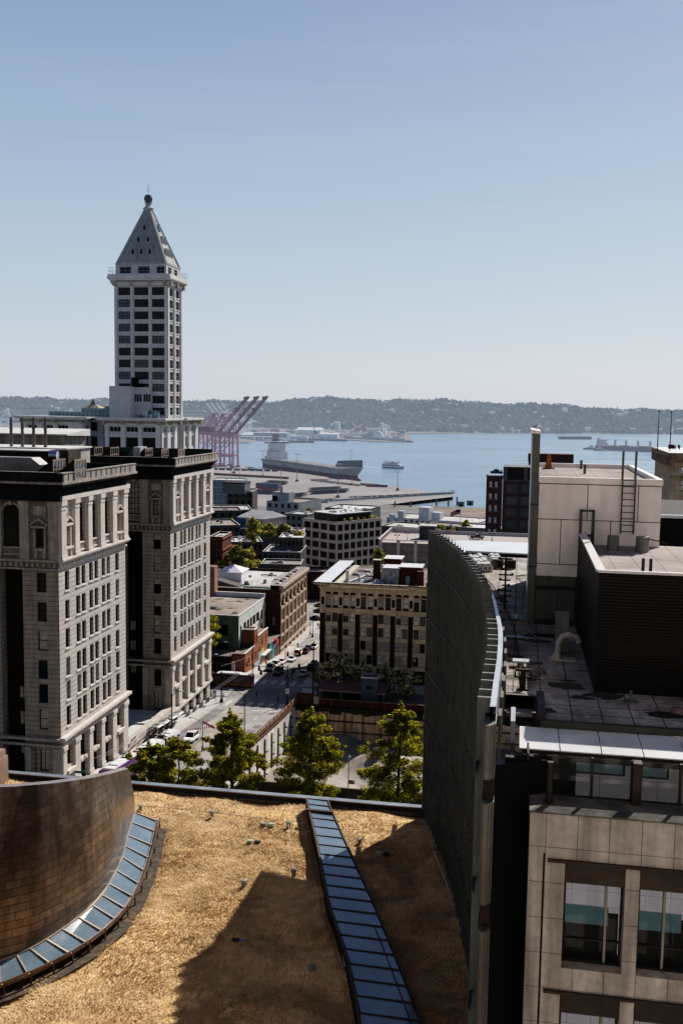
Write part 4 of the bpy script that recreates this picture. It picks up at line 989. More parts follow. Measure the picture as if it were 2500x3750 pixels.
for k in range(9): z=Hc-.2-k*3.94; g.box(-.2,WR+.2,-.2,0,z-.9,z-.1); g.box(-.2,0,0,WL+.2,z-.9,z-.1)
g.build('concrete_ribs',cg,Tc)
g=MB(); g.box(2.2,22.5,2,16,Hc-.3,Hc+2.9,0); g.box(1.6,23.1,1.4,16.6,Hc+2.9,Hc+3.2,1); g.box(2.4,22,1.97,2,Hc+.2,Hc+2.6,2); g.build('penthouse',[mat('penthouse_dark',(.04,.035,.03),.7,.2,haze=.02),roofP,glassD],Tc)
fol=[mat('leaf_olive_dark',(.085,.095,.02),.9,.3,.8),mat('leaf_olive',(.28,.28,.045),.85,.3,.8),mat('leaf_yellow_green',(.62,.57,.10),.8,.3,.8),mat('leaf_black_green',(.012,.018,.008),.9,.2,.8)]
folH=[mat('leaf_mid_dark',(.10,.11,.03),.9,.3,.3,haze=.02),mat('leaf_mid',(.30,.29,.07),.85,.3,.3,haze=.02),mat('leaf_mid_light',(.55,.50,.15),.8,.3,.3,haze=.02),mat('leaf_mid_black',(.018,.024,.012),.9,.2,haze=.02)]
def leaf_blob(b,c,r,n,s,rs,sq=.8,w=(.3,.35,.25,.1)):
    for k in range(n):
        th=rs.uniform(0,2*pi);ph=math.acos(rs.uniform(-1,1)); q=r*(rs.random()**.35)
        p=Vector((c[0]+q*math.sin(ph)*math.cos(th),c[1]+q*math.sin(ph)*math.sin(th),c[2]+q*math.cos(ph)*sq))
        a=Vector((rs.gauss(0,1),rs.gauss(0,1),rs.gauss(0,.6))).normalized()*s*rs.uniform(.6,1.3); e=a.cross(Vector((rs.gauss(0,1),rs.gauss(0,1),rs.gauss(0,1)))).normalized()*a.length*.7
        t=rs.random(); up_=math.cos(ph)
        m=2 if t<w[2]+up_*.1 else 1 if t<w[2]+w[1] else 0 if t<1-w[3] else 3  # upper leaves take the lightest tone more often: sunlight put into colour
        b.add([p-a,p+e*.6-a*.1,p+a,p-e*.6+a*.1],[(0,1,2,3)],m)
rs=random.Random(3)
for i,(x,y,r) in enumerate(((5,.9,1.0),(9,.8,1.2),(13,.9,1.1),(17,.8,.8),(22,1,1.3),(24,.9,1),(1,6,.9),(1,10,.7))):
    b=MB(); leaf_blob(b,(0,0,r*.7),r,180,.22,rs); tag(b.build('planter_shrub',folH,loc=(Tc.matrix_basis if False else Matrix.Translation(Tc.location)@Matrix.Rotation(R(RZC),4,'Z'))@Vector((x,y,Hc-.1))),'olive green shrub on the terrace edge of the concrete grid block','shrub','shrubs on the concrete block terrace')
roof_clutter(Tc,4,23,3,13,Hc+3.2,9,5,[mWht,mMet,roofP])
for k in range(9): pass
# white tents along the roof
for x in range(6,22,3):
    b=MB(); b.add([(-1.2,-1,0),(1.2,-1,0),(1.2,1,0),(-1.2,1,0),(0,0,.8)],[(0,1,4),(1,2,4),(2,3,4),(3,0,4)]); b.build('roof_light',mWht,Tc,loc=(x,6,Hc+3.25))
# ---- parking garage ----
gar=mat('garage_concrete',(.40,.355,.34),.85,.12,.3,haze=.02,streak=.15)
GX,GY=-50.6,365.; zt=41.9; zb=hz(365)-1
T=thing('parking_garage','pale pink-grey concrete parking garage with ribbed parapets and cars on its roof','garage',(GX,GY,zb))
W=MB(); oF=[]
for k in range(7):
    z=zt-3.4-k*3.3
    for a,b in ((1.6,6.6),(8,13),(14.4,19.4),(20.8,25.8),(27.2,32.2)): oF.append((a,b,z-zb-1.2,z-zb+.9))
facade(W,(GX,GY,zb),UX,NY_,38,zt-1.0-zb,oF,2.0); W.quad((GX,GY+38,zb),(GX,GY,zb),(GX,GY,zt-1),(GX,GY+38,zt-1)); W.box(GX,GX+60,GY+.1,GY+39,zt-2.3,zt-1.9)
W.box(GX+1,GX+38,GY+2.02,GY+2.2,zb,zt-2.5,0); W.build('wall',gar,T,org=T.location)
g=MB()
for k in range(7):
    z=zt-3.4-k*3.3
    for a in (1.6,8,14.4,20.8,27.2):
        for q in range(22): g.box(GX+a+q*.23,GX+a+q*.23+.1,GY-.12,GY,z-2.35,z-1.25)
for a in (1.6,8,14.4,20.8,27.2):
    for q in range(22): g.box(GX+a+q*.23,GX+a+q*.23+.1,GY-.12,GY,zt-2.4,zt-1.15)
g.build('ribbed_parapet',mat('garage_rib',(.2,.18,.17),.8,.1,haze=.02),T,org=T.location)
g=MB()
for a in (.2,6.9,13.3,19.7,26.1,32.6): g.box(GX+a-.2,GX+a+.9,GY-.4,GY+.0,zb,zt)
g.box(GX-.6,GX+39,GY-.6,GY+.2,zt-.1,zt+.15); g.box(GX-.6,GX+.1,GY-.6,GY+38,zt-.1,zt+.15); g.box(GX-.6,GX+20,GY+37.6,GY+38.2,zt-.1,zt+.15)
for k in range(7): g.box(GX-.3,GX,GY+1+k*6,GY+1.5+k*6,zt-1.8,zt); 
g.box(GX,GX+60,GY+39,GY+39.3,zt-2,zt-.5); g.build('frame_beams',mat('garage_beam',(.50,.455,.43),.8,.12,.3,haze=.02),T,org=T.location)
g=MB(); a=RY(1535,1927,384);b=RY(1592,1975,384); g.box(a.x,b.x,384,390,zt-1.9,a.z,0); g.box(a.x-.3,b.x+.3,383.7,390.3,a.z,a.z+.3,1); g.build('stair_tower',[mDark if 0 else mat('stair_dark',(.05,.045,.045),.7,.2,haze=.02),roofP],T,org=T.location)
for k,(x,y) in enumerate(((6,6),(9,14),(18,9),(24,20),(33,12),(36,25),(41,22))):
    b=MB(); b.tube((0,0,0),(0,0,3.2),.09,.07,6); b.bar((-.8,0,3.2),(.8,0,3.2),.1); 
    for s in(-.8,.8): b.lathe((s,0,2.7),[(.35,0),(.12,.4),(.05,.5)],8)
    b.tube((0,0,0),(0,0,.9),.22,.22,8,1); tag(b.build('street_lamp',[frD,mat('lamp_base_yellow',(.5,.33,.04),.6,0)],loc=(GX+x,GY+y,zt-1.88)),'black twin-arm lamp with yellow base on the garage roof deck','street lamp','lamps on the garage roof')
# ---- red-brick hotel with sign ----
T=thing('hotel','narrow dark red brick hotel with pale sash windows and a glazed red wing','hotel',(-15.5,480,hz(480)))
W=MB(); xL=-15.4; zt=59.3; zb=8; H=zt-zb; rows=[53.9,48.2,42.5,36.8,31.1,25.4,19.7]
ow=[(a,a+1.5,z-zb,z+2.8-zb) for z in rows for a in (1.3,3.9)]
facade(W,(xL,480,zb),UX,NY_,7.6,H,ow,.35); W.quad((xL,500,zb),(xL,480,zb),(xL,480,zt),(xL,500,zt)); W.box(xL,xL+7.6,480.1,499.9,zt-1.5,zt-1.2)
W.build('wall',mat('hotel_brick',(.065,.02,.018),.85,.25,.3,haze=.02),T,org=T.location)
for q in ow: window(T,(xL,480,0),UX,NY_,q[0],q[1],q[2]+zb,q[3]+zb,frD,mat('hotel_curtain',(.62,.58,.56),.6,.45,.9),.25,1,2,.10)
g=MB(); g.box(xL-.4,xL+7.8,479.6,480.1,zt,zt+.35); g.box(xL-.4,xL,480,500,zt,zt+.35)
for z in rows:
    for a in (1.1,3.7): g.box(xL+a,xL+a+1.9,479.8,480,z-.3,z)
g.build('cornice',mat('pale_terracotta',(.33,.25,.21),.8,.15,haze=.02),T,org=T.location)
g=MB(); g.box(xL+1.2,xL+7,499.2,500,zt,zt+1.2); 
K=10
for k in range(K): t0,t1=pi*k/K,pi*(k+1)/K; g.add([(xL+4-1.6*math.cos(t0),499.2,zt+1.2),(xL+4-1.6*math.cos(t1),499.2,zt+1.2),(xL+4-1.6*math.cos(t1),499.2,zt+1.2+1.1*math.sin(t1)),(xL+4-1.6*math.cos(t0),499.2,zt+1.2+1.1*math.sin(t0))],[(0,1,2,3)])
g.build('roof_parapet',mat('weathered_green',(.07,.09,.085),.7,.2,haze=.02),T,org=T.location)
W=MB(); x1=-7.6; zt2=63.9; ow2=[]
for z in (51.5,45.8,40.1,34.3,28.5,22.7):
    for a in (1.8,8.6,15.4,22.2): ow2.append((a,a+5,z-zb,z+3.9-zb))
facade(W,(x1,480,zb),UX,NY_,30,57.2-zb,ow2,.3); W.quad((x1,500,57),(x1,480,57),(x1,480,zt2),(x1,500,zt2)); W.build('glazed_wing_wall',mat('wing_red',(.055,.016,.018),.8,.15,.3,haze=.02),T,org=T.location)
for i,q in enumerate(ow2): window(T,(x1,480,0),UX,NY_,q[0],q[1],q[2]+zb,q[3]+zb,frG,mat('glass_curtained',(.085,.10,.10),.15,.45,1.2,spec=.6),.2,3,2,.12)
g=MB(); og=[(1.9,9.6,.6,6.2),(11.5,19,.6,6.2),(21,29,.6,6.2)]
facade(g,(x1,479.8,57.2),UX,NY_,30,6.7,og,.25); g.box(x1,x1+30,479.9,500,zt2-.3,zt2); g.build('sign_storey',mat('grey_green_panel',(.085,.10,.095),.6,.1,haze=.02),T,org=T.location)
g=MB(); g.box(x1+1.5,x1+29.5,480.1,480.15,57.5,63.5); g.build('louvre_panel',mat('louvre_black',(.02,.02,.022),.5,.1,pat=('ribs',2.3,.5)),T,org=T.location)
text_mesh('sign_lettering','COURTYARD',1.75,mat('sign_grey',(.11,.12,.12),.5,0,emit=None),T,Vector((x1+11.7,479.7,60.8))-T.location,ext=.12)
text_mesh('sign_script','Marriott',1.1,mat('sign_red',(.18,.01,.02),.5,0),T,Vector((x1+12.2,479.7,59.5))-T.location,ext=.1)
g=MB(); g.bar((x1-1,482,59.3),(x1-1,482,62.6),.18); g.bar((x1-1.6,482,62),(x1-.2,482,62),.12); g.bar((x1-1.5,482,61),(x1-.2,482,61),.3); g.build('antenna_mast',frD,T,org=T.location)
# second roof box behind the slab
g=MB(); a=RY(1935,1672,520);b=RY(2098,1697,520); g.box(a.x,b.x,520,530,20,b.z+0.6,0); g.box(a.x-.3,b.x,519.6,530.4,b.z+.6,a.z+1.6,1); 
o=g.build('distant_block',[brD,mat('bar_grey',(.10,.06,.06),.6,.2)],None,org=(a.x,520,20)); tag(o,'low dark red block rising just behind the white rooftop screen','building')
# ---- stone cornice building at right edge ----
T=thing('stone_building','weathered tan stone office building with heavy bracketed cornice at the right edge','building',(32.5,250,hz(250)))
st=mat('old_tan_stone',(.42,.34,.26),.9,.3,.4,streak=.4,haze=.0)
p=RY(2395,1648,262); q=RY(2442,1668,250); W=MB(); zt=80.6; zb=40
xc=35.9
ops=[(a,a+2.2,z-zb,z+2.6-zb) for z in (76.2,71.6,67.,62.4,57.8) for a in (2.2,6.2,10.2)]
facade(W,(xc,250,zb),UX,NY_,16,zt-zb-1,ops,.5); W.quad((xc+1.3,290,zb),(xc-0,250,zb),(xc-0,250,zt-1),(xc+1.3,290,zt-1)); W.build('wall',st,T,org=T.location)
for o in ops: window(T,(xc,250,0),UX,NY_,o[0],o[1],o[2]+zb,o[3]+zb,frB,curt,.35,2,2,.12)
g=MB(); g.prism([(xc-.7,248.8),(xc+17,248.8),(xc+17,290),(xc+.2,290)],zt-1,zt,0); g.prism([(xc-.6,249.3),(xc+17,249.3),(xc+17,290),(xc+.7,290)],zt-2.2,zt-1,0)
for k in range(26): x=xc+1.25-k*.05; y=290-k*1.6; g.box(x-.9,x,y,y+.7,zt-3.2,zt-1)
for k in range(14): x=xc+k*1.2; g.box(x,x+.5,249,249.9,zt-2,zt-1)
for z in (75.2,66.,61.4): g.box(xc-.3,xc+16,249.6,250,z-.6,z-.1)
g.build('cornice',mat('old_stone_dark',(.30,.24,.18),.9,.35,.5,streak=.4),T,org=T.location)
g=MB(); g.prism([(xc-.8,249.4),(xc+17,249.4),(xc+17,289),(xc+.6,289)],zt,zt+.15); g.build('roof',mRoofW2,T,org=T.location)
for i,(u0,u1,v0,v1) in enumerate(((2405,2412,1645,1506),(2450,2456,1659,1508))):
    a=RY(u0,v0,262+0*i);b=RY(u1,v1,262); b_=MB(); b_.tube((a.x,a.y,zt),(a.x,a.y,b.z),.14,.07,6); b_.ball((a.x,a.y,b.z),.25,0,6,4); b_.build('flag_pole',frD,T,org=T.location)
roof_clutter(T,38,48,254,285,zt+.1,7,8,[mRdW,mMet],1.2,T.location)
T=thing('white_building','narrow strip of ornate white stone facade at the right picture edge','building',(38,230,hz(230)))
p=RY(2480,1718,225); p.x+=2.2; g=MB(); g.box(p.x,p.x+12,225,228,45,p.z-1.5,0)
for k in range(6): g.box(p.x-.35,p.x+.2,225-.3+k*.01,225.6,45+k*6,45+k*6+4.8,0)
g.build('wall',mat('white_stone',(.6,.6,.62),.8,.12,.4,streak=.15),T,org=T.location)
g=MB(); g.box(p.x-.5,p.x+13,224.3,228,p.z-1.5,p.z-.9); g.box(p.x-1,p.x+13,223.9,228,p.z-.9,p.z); 
for z in (3,9): g.box(p.x-.6,p.x+5,224.5,225,p.z-z-.6,p.z-z)
g.build('cornice',mWht,T,org=T.location)
g=MB()
for k in range(5): g.box(p.x+.9,p.x+2,224.95,225.05,p.z-5-k*5,p.z-2.5-k*5)
g.build('windows_dark',glassD,T,org=T.location)
# ---- green/white building + brick storefront + teal shop ----
T=thing('green_building','block painted pale green in front and white along the street with a mossy roof','building',(-70.1,244.6,hz(240)))
gx,gy=-70.05,244.5; zt=36.35; zb=16
W=MB(); oF=[(24.7-18.3+a,24.7-18.3+b,z0-zb,z1-zb) for a,b,z0,z1 in ((0,0.01,0,0),)][:0]
W1_=40
oF=[(W1_-5.9,W1_-2.9,31.1-zb,33.9-zb),(W1_-11.8,W1_-9.0,31.1-zb,33.9-zb),(W1_-6,W1_-2.8,26.2-zb,29.2-zb),(W1_-8.3,W1_-7,26.2-zb,29.2-zb),(W1_-13,W1_-11,26.2-zb,29-zb)]
facade(W,(gx-W1_,gy,zb),UX,NY_,W1_,zt-zb,oF,.3,0)
oS=[(1.4,2.9,30.9-zb,33.4-zb),(4.6,7.1,31-zb,33.6-zb),(8.1,10.3,31-zb,33.6-zb),(11.1,13.1,31-zb,33.6-zb),(13.8,16.6,31-zb,33.6-zb),(17.5,20.6,31-zb,33.6-zb),(22.3,24.3,31-zb,33.4-zb),
 (1.4,2.9,26.2-zb,28.9-zb),(4.6,7.1,26-zb,29-zb),(8.1,12.6,27-zb,29.8-zb),(13.8,16.6,27-zb,29.8-zb),(17.5,20.6,27-zb,29.8-zb),(22.3,24.3,27-zb,29.6-zb)]
facade(W,(gx,gy,zb),UY,NX_,26.6,zt-zb,oS,.35,1); W.quad((gx,gy+26.6,zb),(gx-W1_,gy+26.6,zb),(gx-W1_,gy+26.6,zt),(gx,gy+26.6,zt),1)
W.build('wall',[mat('pale_green_paint',(.17,.215,.15),.85,.2,.4,pat=('courses',.55,.035,.7),streak=.2),mat('white_green_paint',(.60,.64,.61),.8,.08,.4,streak=.08)],T,org=T.location)
for q in oF: window(T,(gx-W1_,gy,0),UX,NY_,q[0],q[1],q[2]+zb,q[3]+zb,frD,glassD,.2,2,1,.1)
for q in oS: window(T,(gx,gy,0),UY,NX_,q[0],q[1],q[2]+zb,q[3]+zb,frD,glassM,.25,3 if q[1]-q[0]>2 else 2,1 if q[1]-q[0]>2 else 2,.09)
mossr=mat('roof_mossy',(.30,.26,.23),.95,.4,.12)
g=MB(); g.box(gx-W1_,gx-.3,gy+.3,gy+26.3,zt-.3,zt-.15,0); g.build('roof',mossr,T,org=T.location)
g=MB(); g.box(gx-.3,gx+.12,gy-.12,gy+26.7,zt,zt+.22); g.box(gx-W1_,gx-.3,gy-.12,gy+.2,zt,zt+.2); g.box(gx-W1_,gx+.1,gy+26.2,gy+26.8,zt-.1,zt+1.2); g.build('coping',mWht,T,org=T.location)
g=MB(); g.box(gx-11,gx-8.6,gy+8,gy+9.6,zt-.15,zt+.5,0); g.box(gx-17,gx-12,gy+6,gy+9,zt-.15,zt+.45,1); g.build('skylight',[mMet,mDark],T,org=T.location)
g=MB(); g.tube((gx-2.2,gy+4.5,zt),(gx-2.2,gy+4.5,zt+.7),.05,.05,5); g.lathe((gx-2.2,gy+4.4,zt+1.0),[(.02,0),(.5,.12)],10); g.box(gx-2.9,gx-1.6,gy+4.1,gy+5,zt-.15,zt+.1); g.build('satellite_dish',frG,T,org=T.location)
rs=random.Random(5)
g=MB()
for k in range(26): x=gx-rs.uniform(4,26); y=gy+(9+rs.uniform(-1.5,1.5) if k%2 else rs.uniform(18,25)); g.prism([(x+rs.uniform(.5,1.6)*math.cos(t),y+rs.uniform(.3,.8)*math.sin(t)) for t in (0,1,2,3,4,5)],zt-.148,zt-.14)
e=g.build('moss_patches',mat('moss',(.10,.085,.045),.95,.5,1),T,org=T.location); e['kind']='stuff'
orb=mat('brick_orange',(.36,.165,.10),.9,.2,.4,pat=('brick',.45,.15,.015,.8,.15),streak=.12)
T=thing('brick_shop','low orange brick shopfront building stepping down the street','building',(-66.6,238.2,hz(238)))
W=MB(); x=-66.6; y0=238.2; zb=16
segs=[(0,9,28.1),(9,12.6,32.3),(12.6,23.2,29.9)]
for i,(a,b,zt) in enumerate(segs):
    ops=[]
    if i==0: ops=[(3.2,4.2,24.8-zb,26.4-zb,True),(6.3,7,24.8-zb,26.9-zb,True),(1.2,2.6,24.2-zb,25.8-zb,True)]
    if i==1: ops=[(.7,1.35,28.6-zb,30.8-zb,True),(2.2,2.9,28.6-zb,30.8-zb,True),(.6,1.2,24.3-zb,26.6-zb,True),(1.8,2.4,24.3-zb,26.6-zb,True)]
    if i==2: ops=[(.3,.9,24.3-zb,26.6-zb,True),(1.7,2.3,24.3-zb,26.6-zb,True),(4.2,5,26.6-zb,29-zb,True),(8,8.8,26.6-zb,29-zb,True),(2.8,9.8,hz(255)-zb,23.9-zb)]
    facade(W,(x,y0+a,zb),UY,NX_,b-a,zt-zb,ops,.3)
    W.quad((x-3.3,y0+a,zb),(x,y0+a,zb),(x,y0+a,zt),(x-3.3,y0+a,zt)); W.quad((x,y0+b,zb),(x-3.3,y0+b,zb),(x-3.3,y0+b,zt),(x,y0+b,zt))
    for q in ops:
        window(T,(x,y0+a,0),UY,NX_,q[0],q[1],q[2]+zb,q[3]+zb,frD,glassD,.2,1 if q[1]-q[0]<2 else 4,1,.08,len(q)>4)
W.build('wall',orb,T,org=T.location)
g=MB()
for a,b,zt in segs: g.box(x-3.4,x-.25,y0+a,y0+b,zt-.35,zt-.2,0); g.box(x-.3,x+.15,y0+a,y0+b,zt,zt+.18,1)
g.box(x-13,x-3.4,y0-.6,y0+6,27.2,27.5,0); g.build('roof',[roofM,mWht],T,org=T.location)
g=MB(); g.box(x-13,x-.1,y0+.1,y0+6,16,27.2); g.build('corner_shop_front',mat('shop_dark',(.03,.028,.028),.7,.3,.4),T,org=T.location)
g=MB(); g.box(x+.02,x+.12,y0+13,y0+15.5,hz(252),25.2,0); g.box(x+.02,x+.12,y0+15.6,y0+19,hz(254),25.4,1); g.box(x+.02,x+1.2,y0+15.6,y0+22.8,23.9,24.1,2); g.build('shopfront',[mat('shop_pale_blue',(.40,.46,.55),.7,.2,.5),mat('shop_cream',(.42,.36,.2),.7,.2,.5),mWht],T,org=T.location)
g=MB(); g.box(x+.02,x+.1,y0+8.8,y0+13,hz(248),23.4,0); g.build('painted_base',mat('shop_pale_blue2',(.42,.47,.56),.7,.2,.5),T,org=T.location)
T=thing('teal_shop','tiny teal-fronted shop with grey lean-to roof between the brick shops and the arched building','shop',(-66.3,262,hz(262)))
g=MB(); g.box(-75,-66.3,261.6,268,15,25.2,0); g.box(-75,-66.35,268,274,15,24.5,1); g.build('wall',[mat('teal_paint',(.09,.29,.31),.7,.2,.5),mat('pink_red_paint',(.30,.09,.09),.7,.2,.5)],T,org=T.location)
g=MB(); g.loft([[(-75,y,26.2),(-66,y,25.3),(-66,y,25.15),(-75,y,26.0)] for y in (261.5,274.1)]); g.build('roof',roofM,T,org=T.location)
g=MB()
for a,b in ((262.2,263.6),(264.4,265.6),(268.6,270),(271,272.6)): g.box(-66.3,-66.2,a,b,20.5,22.8,0)
g.build('shop_window',glassD,T,org=T.location)
g=MB(); g.box(-66.2,-65.6,266.8,268.2,24.3,25.4); g.build('awning',mat('awning_red',(.5,.03,.04),.6,0),T,org=T.location)
# ---- arched brick warehouse ----
T=thing('arched_warehouse','tan and brown brick warehouse with a top row of tall arches','building',(-66.2,275,hz(275)))
x=-66.2;y0=274.2;L=35.4;zt=39.3;zb=12
tanb=mat('tan_brick',(.42,.325,.265),.9,.15,.3,streak=.15,pat=('brick',.5,.2,.02,.8,.12))
W=MB(); ops=[]; n=7; pitch=L/n
for i in range(n):
    a=i*pitch+1.0;b=(i+1)*pitch-.9
    ops.append((a,b,33.0-zb,36.5-zb,True)); c=(a+b)/2
    for z0,z1 in ((29.0,32.0),(25.0,27.9)): ops+= [(a,c-.2,z0-zb,z1-zb),(c+.2,b,z0-zb,z1-zb)]
    ops+= [(a+.1,c-.2,21.3-zb,23.9-zb),(c+.2,b-.1,21.3-zb,23.9-zb)]
    if i>0: ops+=[(a+.4,b-.6,18.4-zb if i<5 else 17.6-zb,20.2-zb)]
facade(W,(x,y0,zb),UY,NX_,L,zt-zb-1.2,ops,.6); W.build('street_wall',tanb,T,org=T.location)
for q in ops: window(T,(x,y0,0),UY,NX_,q[0],q[1],q[2]+zb,q[3]+zb,frB,glassD,.5,1 if q[1]-q[0]<2 else 2,2,.1,len(q)>4)
g=MB()
for i in range(n+1): a=i*pitch-.35; g.obox((x,y0,0),UY,NX_,max(0,a),min(L,a+.8),.003,.25,22,33.5)
for z in (32.6,28.5,24.5): 
    g.obox((x,y0,0),UY,NX_,0,L,.002,.12,z-.35,z+.25)
g.obox((x,y0,0),UY,NX_,-.1,L+.1,.002,.3,20.6,20.95)
for d,z0,z1 in ((.25,37.3,37.6),(.5,38.1,38.5),(.9,38.5,39.3)): g.obox((x,y0,0),UY,NX_,-.2,L+.2,-.4,d,z0,z1)
for k in range(60): g.obox((x,y0,0),UY,NX_,.1+k*.59,.35+k*.59,.1,.4,37.7,38.1)
for i in range(n):
    c=i*pitch+(pitch+.1)/2; K=10; r=1.75
    for k in range(K): t0,t1=pi*k/K,pi*(k+1)/K; g.bar((x+.05,y0+c-r*math.cos(t0),34.9+r*math.sin(t0)),(x+.05,y0+c-r*math.cos(t1),34.9+r*math.sin(t1)),.3,h=.3)
g.build('piers_and_cornice',mat('tan_trim',(.44,.35,.29),.85,.15,.4,streak=.1),T,org=T.location)
W=MB(); fo_=[(26,27.8,31.6-zb,34.6-zb),(26,27.8,27.4-zb,30.3-zb),(29.6,30.5,27.6-zb,30.2-zb),(25.8,27.6,22.9-zb,25.7-zb)]
facade(W,(x-32,y0,zb),UX,NY_,32,zt-zb-1.2,fo_,.3); W.build('party_wall',mat('party_brick',(.10,.052,.04),.9,.25,.3,pat=('brick',.45,.16,.02,.75,.3)),T,org=T.location)
for q in fo_: window(T,(x-32,y0,0),UX,NY_,q[0],q[1],q[2]+zb,q[3]+zb,frB,curt,.2,2,2,.1)
W=MB(); W.box(x-52,x-.1,y0+L-.6,y0+L,zb,zt-.9); W.quad((x-32,y0+L,zb),(x-32,y0,zb),(x-32,y0,zt-1.2),(x-32,y0+L,zt-1.2)); W.build('rear_wall',brD,T,org=T.location)
g=MB(); g.box(x-32,x-.3,y0+.3,y0+L-.3,zt-1.9,zt-1.7,0); g.box(x-32,x-3,y0-.05,y0+.25,zt-1.2,zt-1.0,1); g.box(x-3,x+.3,y0-.1,y0+L,zt,zt+.1,2); g.box(x-3.2,x-3,y0+.3,y0+L,zt-1.7,zt+.1,2); g.build('roof',[roofP,mWht,roofT],T,org=T.location)
tent=MB(); p=RY(935,2118,288); bx=(-88.5,-81.2,286,294); z0=zt-1.7
tent.box(bx[0],bx[1],bx[2],bx[3],z0,z0+3.0); tent.add([(bx[0]-.3,bx[2]-.3,z0+3),(bx[1]+.3,bx[2]-.3,z0+3),(bx[1]+.3,bx[3]+.3,z0+3),(bx[0]-.3,bx[3]+.3,z0+3),((bx[0]+bx[1])/2,(bx[2]+bx[3])/2,z0+4.9)],[(0,1,4),(1,2,4),(2,3,4),(3,0,4)])
o=tent.build('marquee_tent',mat('tent_white',(.72,.70,.74),.8,.05),None,org=(bx[0],bx[2],z0)); tag(o,'white peaked party tent on the roof of the arched warehouse','tent')
g=MB()
for h in (.5,1.0): g.bar((x-3.2,y0+2,zt+h),(x-3.2,y0+L-3,zt+h),.06)
for k in range(18): g.bar((x-3.2,y0+2+k*1.7,zt),(x-3.2,y0+2+k*1.7,zt+1.0),.05)
for h in (.5,1.0): g.bar((x-24,y0+10,z0+h),(x-3.2,y0+10,z0+h),.06)
for k in range(14): g.bar((x-24+k*1.6,y0+10,z0),(x-24+k*1.6,y0+10,z0+1.0),.05)
g.build('roof_railing',frD,T,org=T.location)
for k in range(7):
    b=MB(); b.loft([[(-.7,-.6,0),(.7,-.6,0),(.7,.6,0),(-.7,.6,0)],[(-.5,-.4,.45),(.5,-.4,.45),(.5,.4,.45),(-.5,.4,.45)]]); b.build('skylight',[mWht,frG][k%2],T,loc=Vector((x-1.5,y0+3+k*4.2,zt+.1))-T.location)
g=MB(); u_=x-29; g.loft([[(u_,y,z0),(u_,y,z0+1.5),(u_+5,y,z0+2.8),(u_+5.6,y,z0)] for y in (y0+14,y0+20)]); g.box(x-30,x-22,y0+2,y0+7,z0,z0+2.6,1); g.box(x-30.3,x-21.7,y0+1.7,y0+7.3,z0+2.6,z0+2.8,2)
g.loft([[(x-21,y0+5,z0),(x-21,y0+5,z0+1.8),(x-13,y0+3,z0+.3),(x-13,y0+3,z0)],[(x-21,y0+9,z0),(x-21,y0+9,z0+1.8),(x-13,y0+8,z0+.3),(x-13,y0+8,z0)]],0)
g.build('roof_sheds',[mat('shed_brown',(.12,.105,.10),.8,.2),mat('shed_tan',(.36,.33,.27),.7,.2),mRoofW2],T,org=T.location)
g=MB(); g.box(x-11.5,x-4,y0+1,y0+2.6,z0,z0+1.0); g.build('long_duct',mat('duct_green',(.24,.26,.23),.6,.2),T,org=T.location)
roof_clutter(T,x-28,x-4,y0+3,y0+30,z0,10,31,[mWht,mMet,roofM],1.0,T.location)
# ---- Lyon-like corner block ----
lx,ly=-47.45,238.; LX=34; LY=35; zt=47.4; zb=20
T=thing('corner_office_block','six-storey dark brick block with cream window bays, deep cornice and cluttered roof','building',(lx,ly,hz(238)))
W=MB(); C=MB(); rows=[(43.0-.2,45.4-.2)]
nb=8; bw=4.35
# face rows (z levels)
R5=[(41.75,44.35),(38.0-.25,40.3-.25),(34.4,36.75),(31.0,33.3),(27.5,29.8)]
ops=[]; off=1.5
for i in range(nb):
    a=off+i*bw
    ops+=[(a+.0,a+1.3,R5[0][0]-zb,R5[0][1]-zb),(a+1.75,a+3.05,R5[0][0]-zb,R5[0][1]-zb)]
    for z0,z1 in R5[1:]: ops+=[(a,a+1.35,z0-zb,z1-zb),(a+1.6,a+2.95,z0-zb,z1-zb)]
# split wall in brick piers (m0) and cream bays (m1) by building the wall as one sheet and laying bays proud of it
facade(W,(lx,ly,zb),UX,NY_,LX+4,46.3-zb,ops,.4,0,1); W.build('wall',[brk,crm],T,org=T.location)
def fo(a0,a1,d0,d1,z0,z1,m=0): C.obox((lx,ly,0),UX,NY_,a0,a1,d0,d1,z0,z1,m)
for i in range(nb):
    a=off+i*bw
    for (x0,x1) in ((-.12,.0),(1.35,1.6),(2.95,3.07)): fo(a+x0,a+x1,.002,.1,27.5,40.6)
    for j,(z0,z1) in enumerate(R5[1:]):
        fo(a-.12,a+3.07,.003,.16,z0-1.0,z0-.12); fo(a-.15,a+3.1,.004,.28,z0-.12,z0-.0); fo(a-.12,a+3.07,.003,.12,z1,z1+.12)
    fo(a-.12,a+3.07,.003,.1,40.15,40.6)
# top storey is cream with brick-coloured insets
fo(0,off,.003,.2,41.3,46.2)
for i in range(nb):
    a=off+i*bw; fo(a+1.3,a+1.75,.003,.2,41.3,45.2); fo(a+3.05,a+bw,.003,.2,41.3,46.2); fo(a,a+3.05,.003,.2,44.35,44.6); fo(a,a+3.05,.003,.2,45.2,46.2)
    fo(a+3.35,a+4.05,.2,.22,42.0,43.9,1)
    fo(a+.05,a+1.3,.1,.19,44.6,45.2,1); fo(a+1.75,a+3.0,.1,.19,44.6,45.2,1)
    fo(a+3.3,a+4.1,.2,.45,44.8,46.2)
fo(.4,1.1,.2,.22,42,43.9,1); fo(.3,1.1,.2,.45,44.8,46.2)
fo(0,LX+3,.003,.3,40.6,41.3); fo(-.3,LX+3,.003,.6,41.0,41.3)
for i in range(nb+1):
    a=off+i*bw-1.28 if i else .1; fo(a-.1,a+1.25 if i else 1.3,.003,.35,39.9,40.75); 
